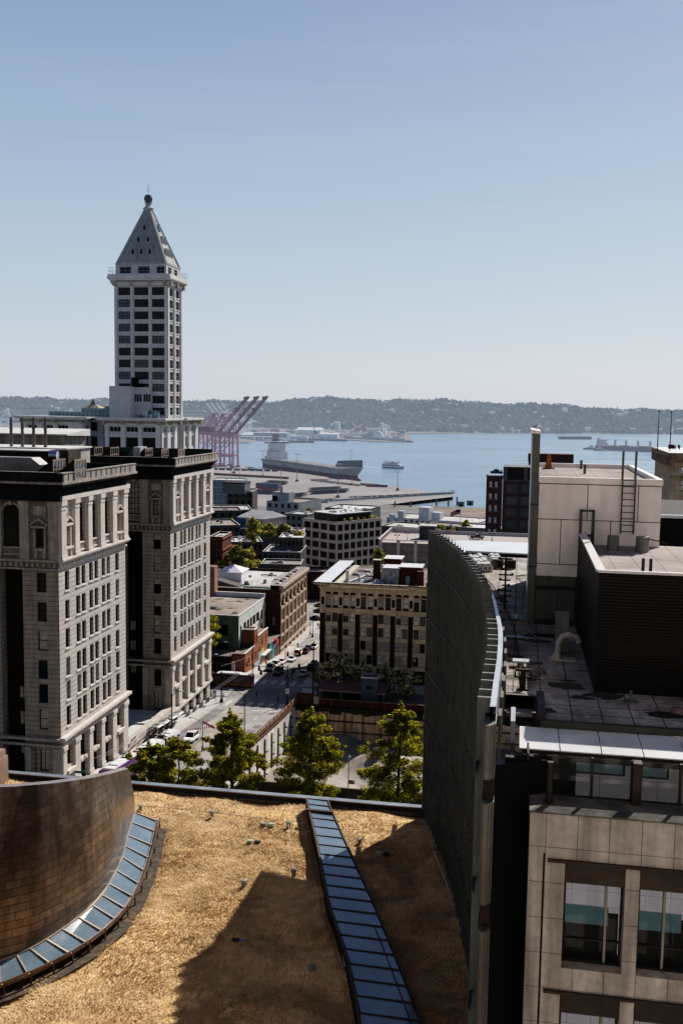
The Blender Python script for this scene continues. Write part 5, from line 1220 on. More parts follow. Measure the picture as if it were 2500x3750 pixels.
# cornice
for d,z0,z1 in ((.5,46.2,46.5),(1.1,46.95,47.2),(1.5,47.2,47.5)): C.box(lx-d,lx+LX+4,ly-d,ly+.4,z0,z1); C.box(lx-d,lx+.4,ly+.4,ly+LY,z0,z1)
for k in range(60): fo(.1+k*.62,.42+k*.62,.3,.95,46.5,46.95)
fo(0,1.3,.003,.35,20.5,27.0); 
for i in range(nb): a=off+i*bw+3.1; fo(a,a+1.1,.003,.25,20.5,26.5)
fo(-.2,LX+3,.003,.4,26.5,27.1)
C.build('cream_bays',[crm,mat('inset_red',(.07,.02,.018),.8,.2)],T,org=T.location)
for i,q in enumerate(ops):
    top=q[2]+zb>41
    LB=mat('window_blind_bright',(.72,.69,.62),.6,.35,1.3)
    gl=[LB,glassM,LB,curt,glassB,LB][int(random.random()*6)] if top or q[2]+zb>34 else [LB,curt,glassM,glassD][int(random.random()*4)]
    window(T,(lx,ly,0),UX,NY_,q[0],q[1],q[2]+zb,q[3]+zb,mat('frame_putty',(.26,.23,.17),.7,0),gl,.22,1,2,.09,shade=.35 if gl is glassM and random.random()<.5 else None)
W=MB(); W.quad((lx,ly+LY,zb-6),(lx,ly,zb-6),(lx,ly,46.3),(lx,ly+LY,46.3)); W.box(lx,lx+LX+3,ly+LY-.4,ly+LY,zb-6,46.3)
W.build('side_wall',crm,T,org=T.location)
g=MB(); g.box(lx+.4,lx+LX+4,ly+.4,ly+LY-.4,45.9,46.1,0); g.loft([[(lx-1.6,y,47.45),(lx-1.6,y,47.6),(lx+2.6,y,47.75),(lx+2.6,y,47.5)] for y in (ly-1.4,ly+LY)],1)
g.box(lx+2.6,lx+4.2,ly+1,ly+LY,46.1,46.5,2); g.build('roof',[roofM,mat('roof_shiny',(.66,.68,.72),.45,.1,.3),mat('roof_ivory',(.5,.46,.38),.8,.15)],T,org=T.location)
g=MB()
for k in range(44): y=ly-1+k*.82; g.tube((lx-1.6,y,47.6),(lx-1.65,y,47.85),.16,.05,6)
for k in range(16): x=lx+k*2.2; g.tube((x,ly-1.45,47.5),(x,ly-1.45,47.8),.3,.1,6)
g.bar((lx-1.5,ly-1.45,47.58),(lx+LX+4,ly-1.45,47.58),.28)
g.build('antefixes',mat('lichen_stone',(.17,.15,.115),.9,.35,2),T,org=T.location)
zr=46.1
def lb(name,x0,x1,y0,y1,h,m,z=zr,cap=None):
    b=MB(); b.box(x0,x1,y0,y1,z,z+h,0)
    if cap: b.box(x0-.2,x1+.2,y0-.2,y1+.2,z+h,z+h+.18,1)
    b.build(name,[m]+([cap] if cap else []),T,org=T.location)
lb('stair_house',lx+18.6,lx+24.2,ly+8,ly+14,4.6,mRdW,cap=mRoofW2); lb('lift_house',lx+14.6,lx+18.6,ly+7.4,ly+13,4.3,mMet,cap=mRoofW2)
lb('brick_chimney',lx+23.6,lx+25.2,ly+2.6,ly+4,4.6,mRdW); lb('brick_chimney',lx+11.0,lx+12.7,ly+15,ly+16.6,5.0,mRdW,cap=roofP); lb('plant_room',lx+13,lx+17.5,ly+21,ly+27,4.6,mRdW,cap=mRoofW2)
lb('peeling_panel',lx+15.6,lx+18.4,ly+7.3,ly+7.36,4,mat('peeling_paint',(.38,.42,.46),.7,.5,1.2)); lb('door',lx+20.2,lx+21.3,ly+7.9,ly+7.98,2.4,mat('door_grey',(.38,.38,.4),.6,.1))
lb('white_stack',lx+5.3,lx+6.1,ly+6,ly+6.8,3.6,mWht); lb('white_stack',lx+8,lx+8.5,ly+9,ly+9.5,2.3,mWht); lb('white_cabinet',lx+12.9,lx+13.7,ly+16,ly+17,3.7,mWht)
lb('air_unit',lx+25.6,lx+27.6,ly+4,ly+6,1.7,mMet); lb('air_unit',lx+28,lx+29.6,ly+3,ly+5,1.9,mMet)
g=MB(); g.box(lx+9,lx+21.5,ly+3.3,ly+4.1,zr+.3,zr+.9); g.box(lx+8.8,lx+9.6,ly+3.3,ly+11,zr+.3,zr+.9); g.path([(lx+4.5,ly+2,zr+.5),(lx+8.5,ly+17,zr+.5),(lx+12,ly+17,zr+.5)],.22,8); g.build('duct_run',mMet,T,org=T.location)
g=MB(); g.box(lx+12.2,lx+15,ly+7,ly+10.5,zr,zr+.5,0); g.loft([[(lx+12.2,ly+7,zr+.5),(lx+15,ly+7,zr+.5),(lx+15,ly+10.5,zr+.5),(lx+12.2,ly+10.5,zr+.5)],[(lx+12.4,ly+8.5,zr+1.2),(lx+14.8,ly+8.5,zr+1.2),(lx+14.8,ly+9,zr+1.2),(lx+12.4,ly+9,zr+1.2)]],1); g.build('skylight',[mMet,mat('pale_glass',(.45,.5,.52),.2,.2)],T,org=T.location)
roof_clutter(T,lx+4.5,lx+30,ly+2,ly+30,zr,26,41,[mWht,mMet,roofP,frG],.9,T.location)
g=MB()
for k in range(8): x=lx+13.4+k*.9; g.bar((x,ly+13.6+k*.2,zr),(x,ly+13.6+k*.2,zr+3.2+(k%2)),.07); g.bar((x,ly+13.6,zr+1.5+(k%3)*.7),(x+.9,ly+13.8,zr+1.5+(k%3)*.7),.07)
g.build('antenna_frame',mMet,T,org=T.location)
# ---- background blocks (old town) ----
def blk(label,name,u,v,Y,rz,W1,W2,wall,roofm,fl=3.6,b1=0,b2=0,floors=2,clut=6,zg=None,par=.5,cat='building',frame=frD,glass=glassD,frac=.5,cl=None):
    T,H=rbuilding(name,label,cat,u,v,Y,rz,W1,W2,wall,roofm,floors,fl,b1,b2,(.2,.7),frac,frame,glass,par,zg=zg)
    if clut: roof_clutter(T,1.5,W2-2.5,1.5,W1-2.5,H-par,clut,int(u+v),cl,1.3)
    return T,H
hz2=mat('brick_hazy_red',(.10,.04,.033),.9,.25,.2,haze=.02); hz3=mat('brick_hazy_dark',(.045,.032,.028),.9,.25,.2,haze=.03)
gry=mat('render_grey',(.28,.30,.31),.85,.12,.2,haze=.05,streak=.15); slt=mat('slate_grey',(.07,.08,.085),.8,.2,.2,haze=.05)
wht=mat('render_white',(.52,.53,.55),.8,.12,.2,haze=.06,streak=.12); pnk=mat('render_pink',(.50,.40,.37),.8,.12,.2,haze=.03)
blk('dark brick building with a black rooftop screen beside the glass block','brick_apartments',832,1800,548,R(8),24,14.5,hz3,roofM,3.9,0,4,3,4,zg=4)
T,H=blk('glass walled apartment block with pale floor lines behind the dark brick','glass_apartments',766,1757,575,R(4),20,20,mat('glass_wall',(.10,.14,.16),.25,.3,.5,haze=.05,pat=('panels',1.4,4.2,.28,3.0)),roofP,4.2,0,0,0,3,zg=4)
g=MB(); c=RY(896,1768,545); b_=RY(816,1768,545); g.box(b_.x,c.x,545,557,41,c.z-.6,0); g.box(b_.x-.4,c.x+.4,544.6,557.5,c.z-.6,c.z,1); 
for k in range(12): g.box(b_.x+k*1.05,b_.x+k*1.05+.12,544.9,545,41.5,c.z-.8,2)
o=g.build('penthouse_gallery',[mat('dark_green_glass',(.04,.065,.055),.3,.2,haze=.05),frD,frG],None,org=(b_.x,545,41)); tag(o,'dark glazed gallery storey on top of the dark brick apartments','building')
T,H=blk('pale grey rendered block with black window strips and a blank roof tower','grey_apartments',976,1834,520,R(-14),28,19.5,gry,roofT,4.2,4,5,3,0,zg=5,par=.8,glass=glassD,frac=.42)
g=MB(); g.box(2,12,3,9,H-1,H+4.8,0); g.box(1.9,5,2.9,3,H-.6,H+2.6,1); g.box(6,7.4,4,5,H+4.8,H+7.6,0); g.build('roof_tower',[gry,mDark],T)
blk('long brown warehouse roof with pale seams left of the painted gable','long_roof',790,1867,500,R(20),26,19,hz3,roofP,3.6,0,6,1,3,zg=5)
T,H=blk('grey gabled warehouse with a blue mural on its end wall','mural_warehouse',868,1893,440,R(-24),18,15,mat('pink_grey',(.30,.25,.24),.85,.2,.2,haze=.04),roofT,3.5,0,0,0,0,zg=9)
g=MB(); g.box(-.05,5,-.06,-.0,H-5,H-.5); g.build('mural_blue',mat('mural',(.03,.20,.36),.7,.5,.4),T)
g=MB(); g.add([(-.3,-.3,H),(15.3,-.3,H),(15.3,18,H),(-.3,18,H),(2,9,H+3.0),(13.5,9,H+3.0)],[(0,1,5,4),(3,0,4),(2,3,4,5),(1,2,5)]); g.build('gable_roof',mat('gable_roof_grey',(.38,.37,.38),.8,.2,.2,haze=.04),T)
text_mesh('roof_numerals','3047',2.6,frD,T,(10,-.5,H-3),ext=.05)
blk('white flat-roofed hall behind the shrubs','flat_hall',838,1937,425,R(25),20,29,hz3,roofP,3.6,0,8,1,12,zg=11,cl=[mWht,mMet,roofP])
blk('slate blue low block with rooftop boxes beside the grey apartments','slate_block',1045,1880,480,R(-12),16,12,slt,roofP,3.6,0,4,2,6,zg=7,cl=[mWht,roofP])
blk('red-fronted store with a bright cluttered roof behind the big round tree','red_store',835,1985,372,R(20),16,13.5,hz2,mRoofW2,3.8,4,7,2,14,zg=14,cl=[mWht,mMet,roofP])
blk('dark brick loft with glinting windows below the pale terrace wall','dark_loft',962,2020,352,R(6),20,14,hz3,roofP,3.9,3,7,3,14,zg=14,glass=glassB,cl=[mWht,mMet,roofM])
blk('pink rendered stair block with roof shrubs beside the concrete grid block','pink_block',1063,1942,375,R(5),8,4.8,pnk,roofP,3.6,0,1,1,3,zg=14)
blk('dark loft with a bright blue-white roof left of the concrete grid block','bright_roof_loft',1022,1968,360,R(8),14,9,hz3,mRoofW2,3.9,3,6,3,3,zg=14)
blk('brown felt-roofed low block at the left behind the red turret building','felt_block',745,1925,410,R(25),24,16,hz3,roofT,3.9,3,6,2,3,zg=11)
blk('tall dark brick wall building left of the small tree','dark_wall_block',772,1870,455,R(22),18,15,hz3,roofM,3.9,0,4,3,2,zg=9)
T,H=blk('dark red terracotta building with rounded corner edge and white roof behind the courthouse','red_turret_building',768,1965,318,R(4),14,4.3,mat('terracotta_red',(.13,.045,.03),.85,.25,.3,streak=.2),roofP,4.2,0,3,4,2,zg=14)
g=MB(); 
for z in (H-1,H-4.8,H-12): g.box(-.3,4.7,-.5,0,z,z+.45); g.box(4.3,4.75,-.5,14,z,z+.45)
g.build('string_courses',mat('terracotta_pale',(.19,.07,.05),.85,.25,.3),T)
g=MB(); p=RY(770,2075,270); q=RY(786,2250,270); g.box(p.x-6,q.x,270,273,20,p.z,0); o=g.build('party_wall',mat('pink_brick_wall',(.36,.22,.18),.9,.2,.2,streak=.3),None,org=(p.x,270,20)); tag(o,'tall narrow pink brick party wall beside the courthouse corner','wall')
blk('brown brick block with a flat tan roof behind the arched warehouse','tan_roof_block',955,2065,325,R(8),12,13.5,hz3,roofT,3.9,0,8,2,5,zg=15)
T,H=blk('dark red terracotta arcade building across the square','red_arcade',1100,2092,385,R(10),12,13,mat('arcade_red',(.085,.03,.028),.85,.25,.3),roofM,4,0,7,3,2,zg=15)
# waterfront whites
T,H=blk('long white rendered waterfront building with tall blank panels','white_waterfront_block',1415,1893,640,R(-16),30,62,wht,roofP,4,0,16,2,8,zg=3,cl=[mWht,roofP])
g=MB(); g.box(8,12,-.6,4,H-4,H+4.5); g.box(20,27,6,14,H-.5,H+7,0); g.box(28,34,8,14,H-.5,H+4,0); g.box(2,6,-.5,3,H-6,H+2); g.build('blank_towers',wht,T)
blk('stained concrete wall building in front of the white waterfront block','stained_block',1560,1920,560,R(-18),16,38,mat('stained_concrete',(.17,.16,.15),.9,.3,.15,haze=.03,streak=.5),roofT,4,0,7,1,3,zg=4)
blk('low white-roofed shed between the flag and the red hotel','flag_shed',1680,1930,520,R(-8),20,30,slt,mRoofW2,4,0,0,0,2,zg=6)
blk('flat white-roofed block with plant behind the concrete grid block','plant_block',1190,1858,520,R(-10),22,24,slt,mRoofW2,4,0,5,2,8,zg=6,cl=[mWht,mMet])
blk('low grey-roofed block left of the garage','garage_neighbour',1395,1925,455,R(-12),20,22,hz3,roofP,4,0,5,2,6,zg=8,cl=[mWht,mMet])
T=thing('flag','flag on a pole among the low roofs left of the red hotel','flag',RY(1685,1925,545))
a=RY(1685,1925,545);b=RY(1685,1865,545); g=MB(); g.tube(a,b,.16,.1,6); g.build('pole',mWht,T,org=T.location)
g=MB(); F=[(0,0),(-2.5,-.4),(-5.2,-1.9),(-5.4,-4.6),(-2.6,-3.2),(0,-2.6)]
g.add([(b.x+x,b.y,b.z+z) for x,z in F],[(0,1,4,5),(1,2,3,4)],0)
for k in range(1,6,2):
    t0,t1=k/7,(k+1)/7; top=lambda i:Vector((b.x+F[i][0],b.y-.03,b.z+F[i][1])); 
    for (i,j,k2,l) in ((0,1,4,5),(1,2,3,4)):
        A0=top(i).lerp(top(l),t0);A1=top(i).lerp(top(l),t1);B0=top(j).lerp(top(k2),t0);B1=top(j).lerp(top(k2),t1); g.quad(A0,B0,B1,A1,1)
g.add([(b.x+x,b.y-.05,b.z+z) for x,z in ((0,0),(-2.3,-.4),(-2.35,-1.9),(0,-1.4))],[(0,1,2,3)],2)
g.build('cloth',[mat('flag_white',(.6,.55,.55),.8,0),mat('flag_red',(.45,.08,.08),.8,0),mat('flag_blue',(.03,.05,.14),.8,0)],T,org=T.location)
# station canopy and lift tower
T=thing('station_canopy','low pinkish corrugated canopy with a blue-grey lift tower beside the pit fence','canopy',(-43.3,218,23.3))
g=MB(); g.loft([[(-43.6,y,z) for y,z in ((217.5,26.3),(221.5,27.6),(221.5,27.45),(217.5,26.15))],[(-28,y,z) for y,z in ((217.5,26.3),(221.5,27.6),(221.5,27.45),(217.5,26.15))]]); g.build('roof',mat('canopy_pink',(.25,.145,.145),.6,.15,.3,pat=('ribs',.5,.7)),T,org=T.location)
g=MB(); g.box(-43.6,-28,217.4,217.55,26.0,26.3); [g.box(x,x+.25,217.6,217.85,23,26.1) for x in (-43.2,-38.4,-33.6,-28.6)]; g.build('fascia_posts',mat('canopy_trim',(.36,.27,.26),.6,.1),T,org=T.location)
g=MB(); g.box(-43,-28.4,221,221.1,23,27.4); g.build('screen',mat('screen_dark',(.03,.035,.035),.4,.2),T,org=T.location)
g=MB(); g.box(-33.6,-30.0,217.0,220.4,23.2,29.7,0); g.box(-33.75,-29.85,216.85,217.15,29.7,30,1); g.box(-33.75,-29.85,220.25,220.55,29.7,30,1); g.box(-33.75,-33.45,217.15,220.25,29.7,30,1); g.box(-30.15,-29.85,217.15,220.25,29.7,30,1); g.box(-32.5,-31.1,216.95,217,27.2,28,2)
g.build('lift_tower',[mat('lift_blue_grey',(.085,.12,.15),.6,.2,.4),mat('lift_cap',(.36,.36,.35),.7,.1),mDark],T,org=T.location)
# ================= GRASS ROOF, CURVED METAL HALL, SKYLIGHTS =================
GZ=55.
FW=[(-6.95,84.0),(-5.95,80.4),(-4.5,75.1),(-3.25,69.3),(-2.2,63.1),(-1.4,57.6),(-1.05,52.9),(-.78,48.3),(-.7,43.3),(-.75,38.8),(-.78,35.2)]
def WXF(y): return lerp([(b_,a) for a,b_ in FW[::-1]],y)
dry=mat('dry_grass_ground',(.66,.48,.28),.95,.35,.12,bump=.6)
EY=84.3
T=thing('green_roof_building','wide roof terrace edge with grey metal coping in front of the street trees','building',(-20,EY,40))
g=MB(); g.quad((-75,EY,30),(0,EY,30),(0,EY,GZ),(-75,EY,GZ)); g.quad((-75,EY,GZ-.6),(-75,20,GZ-.6),(2,20,GZ-.6),(2,EY,GZ-.6)); g.build('wall',mat('hall_wall',(.12,.115,.11),.8,.2,.3),T,org=T.location)
g=MB(); g.box(-75,-5.5,EY-.45,EY+.05,GZ-.3,GZ+.42,0); g.box(-75,-5.5,EY-.52,EY+.12,GZ+.42,GZ+.5,1); g.box(-75,-5.5,EY-.95,EY-.45,GZ-.3,GZ+.12,2)
g.build('coping',[mat('parapet_brown',(.10,.065,.045),.8,.3,.6),mat('coping_grey',(.33,.36,.40),.35,.25,.8,metal=.4),mat('gravel_strip',(.10,.085,.07),.95,.5,2.5)],T,org=T.location)
# undulating turf base
random.seed(31)
g=MB(); nx,ny=110,100; V=[]
for j in range(ny+1):
    for i in range(nx+1):
        x=-75+78*i/nx; y=22+(EY-.9-22)*j/ny
        z=GZ-.12+.10*math.sin(x*.9+1.3*math.sin(y*.5))+.08*math.sin(y*1.3+x*.4)+rnd(-.03,.03)
        V.append((x,y,z))
g.add(V,[(j*(nx+1)+i,j*(nx+1)+i+1,(j+1)*(nx+1)+i+1,(j+1)*(nx+1)+i) for j in range(ny) for i in range(nx) if -75+78*(i+1)/nx < WXF(22+(EY-.9-22)*(j+.5)/ny)+.25])
tag(g.build('roof_turf',dry,smooth=True),'sun-dried golden turf covering the low roof','ground',kind='structure')
# grass blades: many small bent blades in one object
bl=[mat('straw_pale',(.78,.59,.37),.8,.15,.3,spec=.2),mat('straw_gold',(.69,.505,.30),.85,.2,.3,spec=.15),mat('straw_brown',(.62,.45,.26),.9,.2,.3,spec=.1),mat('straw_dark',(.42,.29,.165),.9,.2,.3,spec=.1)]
from mathutils import noise as MN
STR_A=[(-17.45,82.6),(-17.3,82.1),(-14.5,73.2),(-12.1,64.9),(-9.6,58.3),(-8.,52.8),(-7.7,51.2),(-6.2,46),(-4.9,41),(-3.9,36.5)]
STR_B=[(-15.5,82.6),(-15.35,82.),(-12.2,73.7),(-9.0,65.5),(-6.6,58.9),(-4.7,53.5),(-4.1,51.6),(-2.9,46.5),(-1.7,41.5),(-1.2,36.5)]
MBASE=[(-30.7,76.0),(-29.6,71.7),(-28.5,68.),(-27.75,63.8),(-27.6,60.7),(-28.2,57.4),(-29.1,54.8),(-30.3,53.2),(-33.0,50.2),(-37,47.8),(-42,46.8)]
MOUT=[(-28.75,76.0),(-27.5,71.5),(-26.5,67.3),(-25.85,63.4),(-25.75,60.2),(-26.35,57.0),(-27.5,54.3),(-29.3,51.6),(-32.3,48.6),(-36.6,46.0),(-42,45)]
def xat(P,y):
    for (x0,y0),(x1,y1) in zip(P,P[1:]):
        if (y0-y)*(y1-y)<=0 and y0!=y1: return x0+(x1-x0)*(y-y0)/(y1-y0)
    return None
g=MB(); rs=random.Random(77); n=0
tv=g.v; tf=g.f; tm=g.m
while n<190000:
    y=38+(EY-1.1-38)*rs.random()**.9; x=rs.uniform(-34 if y<78 else -60,-1)
    if x>WXF(y)-.25: continue
    if x<-36 and y<78: continue
    a=xat(STR_A,y); b_=xat(STR_B,y)
    if a and a-.1<x<b_+.1: continue
    mo=xat(MOUT[:8],y)
    if mo and x<mo+.15: continue
    if y<51.6 and x<-29.5: continue
    # outside the picture on the left/right: skip cheaply
    if x<-.62*y+ 8 - 0 and y<76: 
        if x<-.58*y-1: continue
    n+=1
    f1=MN.noise(Vector((x*.22,y*.22,0))); f2=MN.noise(Vector((x*1.1,y*1.1,3))); f3=MN.noise(Vector((x*.6+5,y*.6,9)))
    z=GZ-.12+.10*math.sin(x*.9+1.3*math.sin(y*.5))+.08*math.sin(y*1.3+x*.4)
    h=(.05+.09*rs.random())*(1+f2*.7)
    ang=2*pi*MN.noise(Vector((x*.16,y*.16,7)))*1.3+rs.gauss(0,.7); ln=h*(1.6+1.6*abs(f3))
    dx,dy=math.cos(ang)*ln,math.sin(ang)*ln; w=.014+.014*rs.random()
    px,py=-math.sin(ang)*w,math.cos(ang)*w
    edge=0
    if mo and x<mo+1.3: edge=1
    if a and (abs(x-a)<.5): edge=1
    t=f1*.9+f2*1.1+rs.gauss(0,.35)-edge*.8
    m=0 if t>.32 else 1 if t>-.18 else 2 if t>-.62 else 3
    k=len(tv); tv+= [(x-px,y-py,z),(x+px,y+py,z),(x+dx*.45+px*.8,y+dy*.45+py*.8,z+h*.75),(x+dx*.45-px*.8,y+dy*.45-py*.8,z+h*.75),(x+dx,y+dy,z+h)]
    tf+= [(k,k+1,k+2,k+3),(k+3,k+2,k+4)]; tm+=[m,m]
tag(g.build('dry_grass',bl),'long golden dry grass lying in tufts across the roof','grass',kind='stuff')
# soil strip with gravel along the curved hall
g=MB()
for (a,b_),(c,d) in zip(MOUT,MOUT[1:]):
    n1=Vector((d-b_,-(c-a),0)).normalized()*-.9
    g.quad((a,b_,GZ+.12),(a-n1.x*-1.1 if 0 else a+.95,b_-.3,GZ+.1),(c+.95,d-.3,GZ+.1),(c,d,GZ+.12))
tag(g.build('gravel_strip',mat('gravel_strip',(.10,.085,.07))),'dark gravel strip beside the curved skylight','gravel',kind='structure')
# ---- long skylight ribbon ----
T=thing('skylight_ribbon','long straight ribbon of blue glass panels running down the dry grass roof','skylight',(-12,66,GZ))
glz=mat('skylight_glass',(.17,.225,.27),.09,.18,.5,spec=1.0,metal=.0); nt=glz.node_tree; nt.nodes['Principled BSDF'].inputs['Coat Weight'].default_value=.5
skf=mat('skylight_frame',(.10,.07,.055),.6,.2,1); skd=mat('skylight_side',(.035,.028,.025),.7,.2,1)
TOPZ=56.0
yS=[82.6,81.4,80.0];y=78.6
while y>41: yS.append(y); y-=1.62
def sx(P,y): 
    v=xat(P,y); return v if v is not None else (P[0][0] if y>P[0][1] else P[-1][0])
F=MB();S=MB()
for a,b_ in zip(yS,yS[1:]):
    xa,xb,ya,yb=sx(STR_A,a),sx(STR_B,a),sx(STR_A,b_),sx(STR_B,b_)
    zt=TOPZ-.12
    p=MB(); p.add([(xa+.12,a-.05,zt+.06),(xb-.12,a-.05,zt),(yb-.12,b_+.05,zt),(ya+.12,b_+.05,zt+.06)],[(3,2,1,0)])
    p.add([(xa+.12,a-.05,zt-.0),(ya+.12,b_+.05,zt-.0),(ya+.12,b_+.05,zt+.06),(xa+.12,a-.05,zt+.06)],[(0,1,2,3)])
    p.build('glass_panel',glz,T,org=T.location)
    F.bar((xa,a,TOPZ-.06),(xb,a,TOPZ-.1),.09,h=.1); F.bar((xa,a,TOPZ-.06),(ya,b_,TOPZ-.06),.16,h=.16); F.bar((xb,a,TOPZ-.1),(yb,b_,TOPZ-.1),.12,h=.14)
    if b_<62: 
        ia=xb-.62; ib=yb-.62; F.bar((ia,a,TOPZ-.08),(ib,b_,TOPZ-.08),.05,h=.06)
    S.add([(xa-.08,a,GZ-.3),(ya-.08,b_,GZ-.3),(ya-.08,b_,TOPZ-.14),(xa-.08,a,TOPZ-.14)],[(0,1,2,3)]); S.add([(xb+.02,a,GZ-.3),(yb+.02,b_,GZ-.3),(yb+.02,b_,TOPZ-.2),(xb+.02,a,TOPZ-.2)],[(3,2,1,0)])
S.box(-17.4,-15.5,82.55,82.65,GZ-.3,TOPZ-.1); F.box(-17.0,-14.6,79.8,80.1,TOPZ-.05,TOPZ+.12)
F.build('frame',skf,T,org=T.location); S.build('curb',skd,T,org=T.location)
# ---- curved metal-clad hall ----
T=thing('curved_metal_hall','curved wall clad in brown-bronze metal shingles bulging over a crescent skylight','building',(-30,62,GZ))
def spl(P,n=6):
    out=[]
    for i in range(len(P)-1):
        p0=Vector(P[max(0,i-1)]);p1=Vector(P[i]);p2=Vector(P[i+1]);p3=Vector(P[min(len(P)-1,i+2)])
        for k in range(n):
            t=k/n; out.append(.5*((2*p1)+(-p0+p2)*t+(2*p0-5*p1+4*p2-p3)*t*t+(-p0+3*p1-3*p2+p3)*t**3))
    out.append(Vector(P[-1])); return out
def rowcurve(P,n=8): return spl([Vector((a,b_)) for a,b_ in P],n)
base=rowcurve(MBASE); outc=rowcurve(MOUT)
topz=[]
Nn=len(base)
top=[]
# the wall top climbs from right to left: read on sight lines at the wall's own depth
KU=[(0,470,2815),(12,440,2824),(24,400,2835),(34,330,2850),(44,200,2868),(56,60,2880),(62,-40,2884)]
for i,b_ in enumerate(base):
    u=lerp([(k,a) for k,a,c in KU],i) ; v=lerp([(k,c) for k,a,c in KU],i)
    yy=b_.y+1.6*min(1,i/30)
    if i<=62: p=RY(u,v,yy); top.append(p)
    else: q=top[-1]; top.append(Vector((q.x-.6,q.y-.1,q.z+.15)))
msh=mat('bronze_shingle_metal',(.32,.27,.23),.30,.22,.25,metal=.6,streak=.35)
# unwrap the shingles: real UVs so courses follow the wall
cum=[0]
for a,b_ in zip(base,base[1:]): cum.append(cum[-1]+(b_-a).length)
g=MB(); NZ=16; V=[];UVs=[]
for j in range(NZ+1):
    t=j/NZ
    for i,b_ in enumerate(base):
        p0=Vector((b_.x,b_.y,GZ+.5)); p=p0.lerp(top[i],t); bul=math.sin(pi*t)*.35; p.x+=bul*.6; V.append(p); UVs.append((cum[i],(p.z-GZ)))
nb_=len(base)
g.add(V,[(j*nb_+i+1,j*nb_+i,(j+1)*nb_+i,(j+1)*nb_+i+1) for j in range(NZ) for i in range(nb_-1)])
ob=g.build('shingle_wall',msh,T,org=T.location,smooth=True)
uv=ob.data.uv_layers.new(name='UVMap')
for lp in ob.data.loops: uv.data[lp.index].uv=UVs[lp.vertex_index]
nt=msh.node_tree;L=nt.links;b0=nt.nodes['Principled BSDF']
src=b0.inputs['Base Color'].links[0].from_socket
um=N(nt,'ShaderNodeUVMap'); bt=N(nt,'ShaderNodeTexBrick'); mpn=N(nt,'ShaderNodeMapping'); mpn.inputs['Rotation'].default_value=(0,0,-.10)
L.new(um.outputs[0],mpn.inputs[0]); L.new(mpn.outputs[0],bt.inputs['Vector'])
for k_,v_ in (('Scale',1.),('Brick Width',1.2),('Row Height',.5),('Mortar Size',.022),('Mortar Smooth',.3)): bt.inputs[k_].default_value=v_
bt.inputs['Color1'].default_value=(1,1,1,1); bt.inputs['Color2'].default_value=(.66,.66,.68,1); bt.inputs['Mortar'].default_value=(.30,.27,.25,1)
vm=N(nt,'ShaderNodeVectorMath',operation='MULTIPLY'); L.new(src,vm.inputs[0]); L.new(bt.outputs['Color'],vm.inputs[1]); L.new(vm.outputs[0],b0.inputs['Base Color'])
bp=N(nt,'ShaderNodeBump'); bp.inputs['Strength'].default_value=.5; bp.inputs['Distance'].default_value=.04; inv=N(nt,'ShaderNodeMath',operation='SUBTRACT'); inv.inputs[0].default_value=1; L.new(bt.outputs['Fac'],inv.inputs[1])
n5=N(nt,'ShaderNodeTexNoise'); n5.inputs['Scale'].default_value=.9; n5.inputs['Detail'].default_value=3; g5=N(nt,'ShaderNodeNewGeometry'); L.new(g5.outputs['Position'],n5.inputs['Vector'])
ad=N(nt,'ShaderNodeMath',operation='ADD'); L.new(inv.outputs[0],ad.inputs[0]); L.new(n5.outputs['Fac'],ad.inputs[1]); L.new(ad.outputs[0],bp.inputs['Height']); L.new(bp.outputs[0],b0.inputs['Normal'])
g=MB()
for i in range(nb_-1): 
    a=top[i];c=top[i+1]; g.quad(a,c,c+Vector((-.5,.3,.0)),a+Vector((-.5,.3,0)))
g.build('wall_top',mat('wall_cap_metal',(.33,.31,.30),.4,.2,1,metal=.6),T,org=T.location)
# body behind the wall so it is solid
g=MB(); g.add([tuple(p+Vector((-.5,.3,-.02))) for p in top]+[(b_.x-.5,b_.y+.3,GZ) for b_ in base],[(i,i+1,nb_+i+1,nb_+i) for i in range(nb_-1)]); 
a=base[0]; g.quad((a.x,a.y,GZ),(top[0].x,top[0].y,top[0].z),(top[0].x-.5,top[0].y+.3,top[0].z),(a.x-.5,a.y+.3,GZ)); g.build('wall_back',mat('hall_roof_dark',(.05,.045,.04),.8,.2),T,org=T.location)
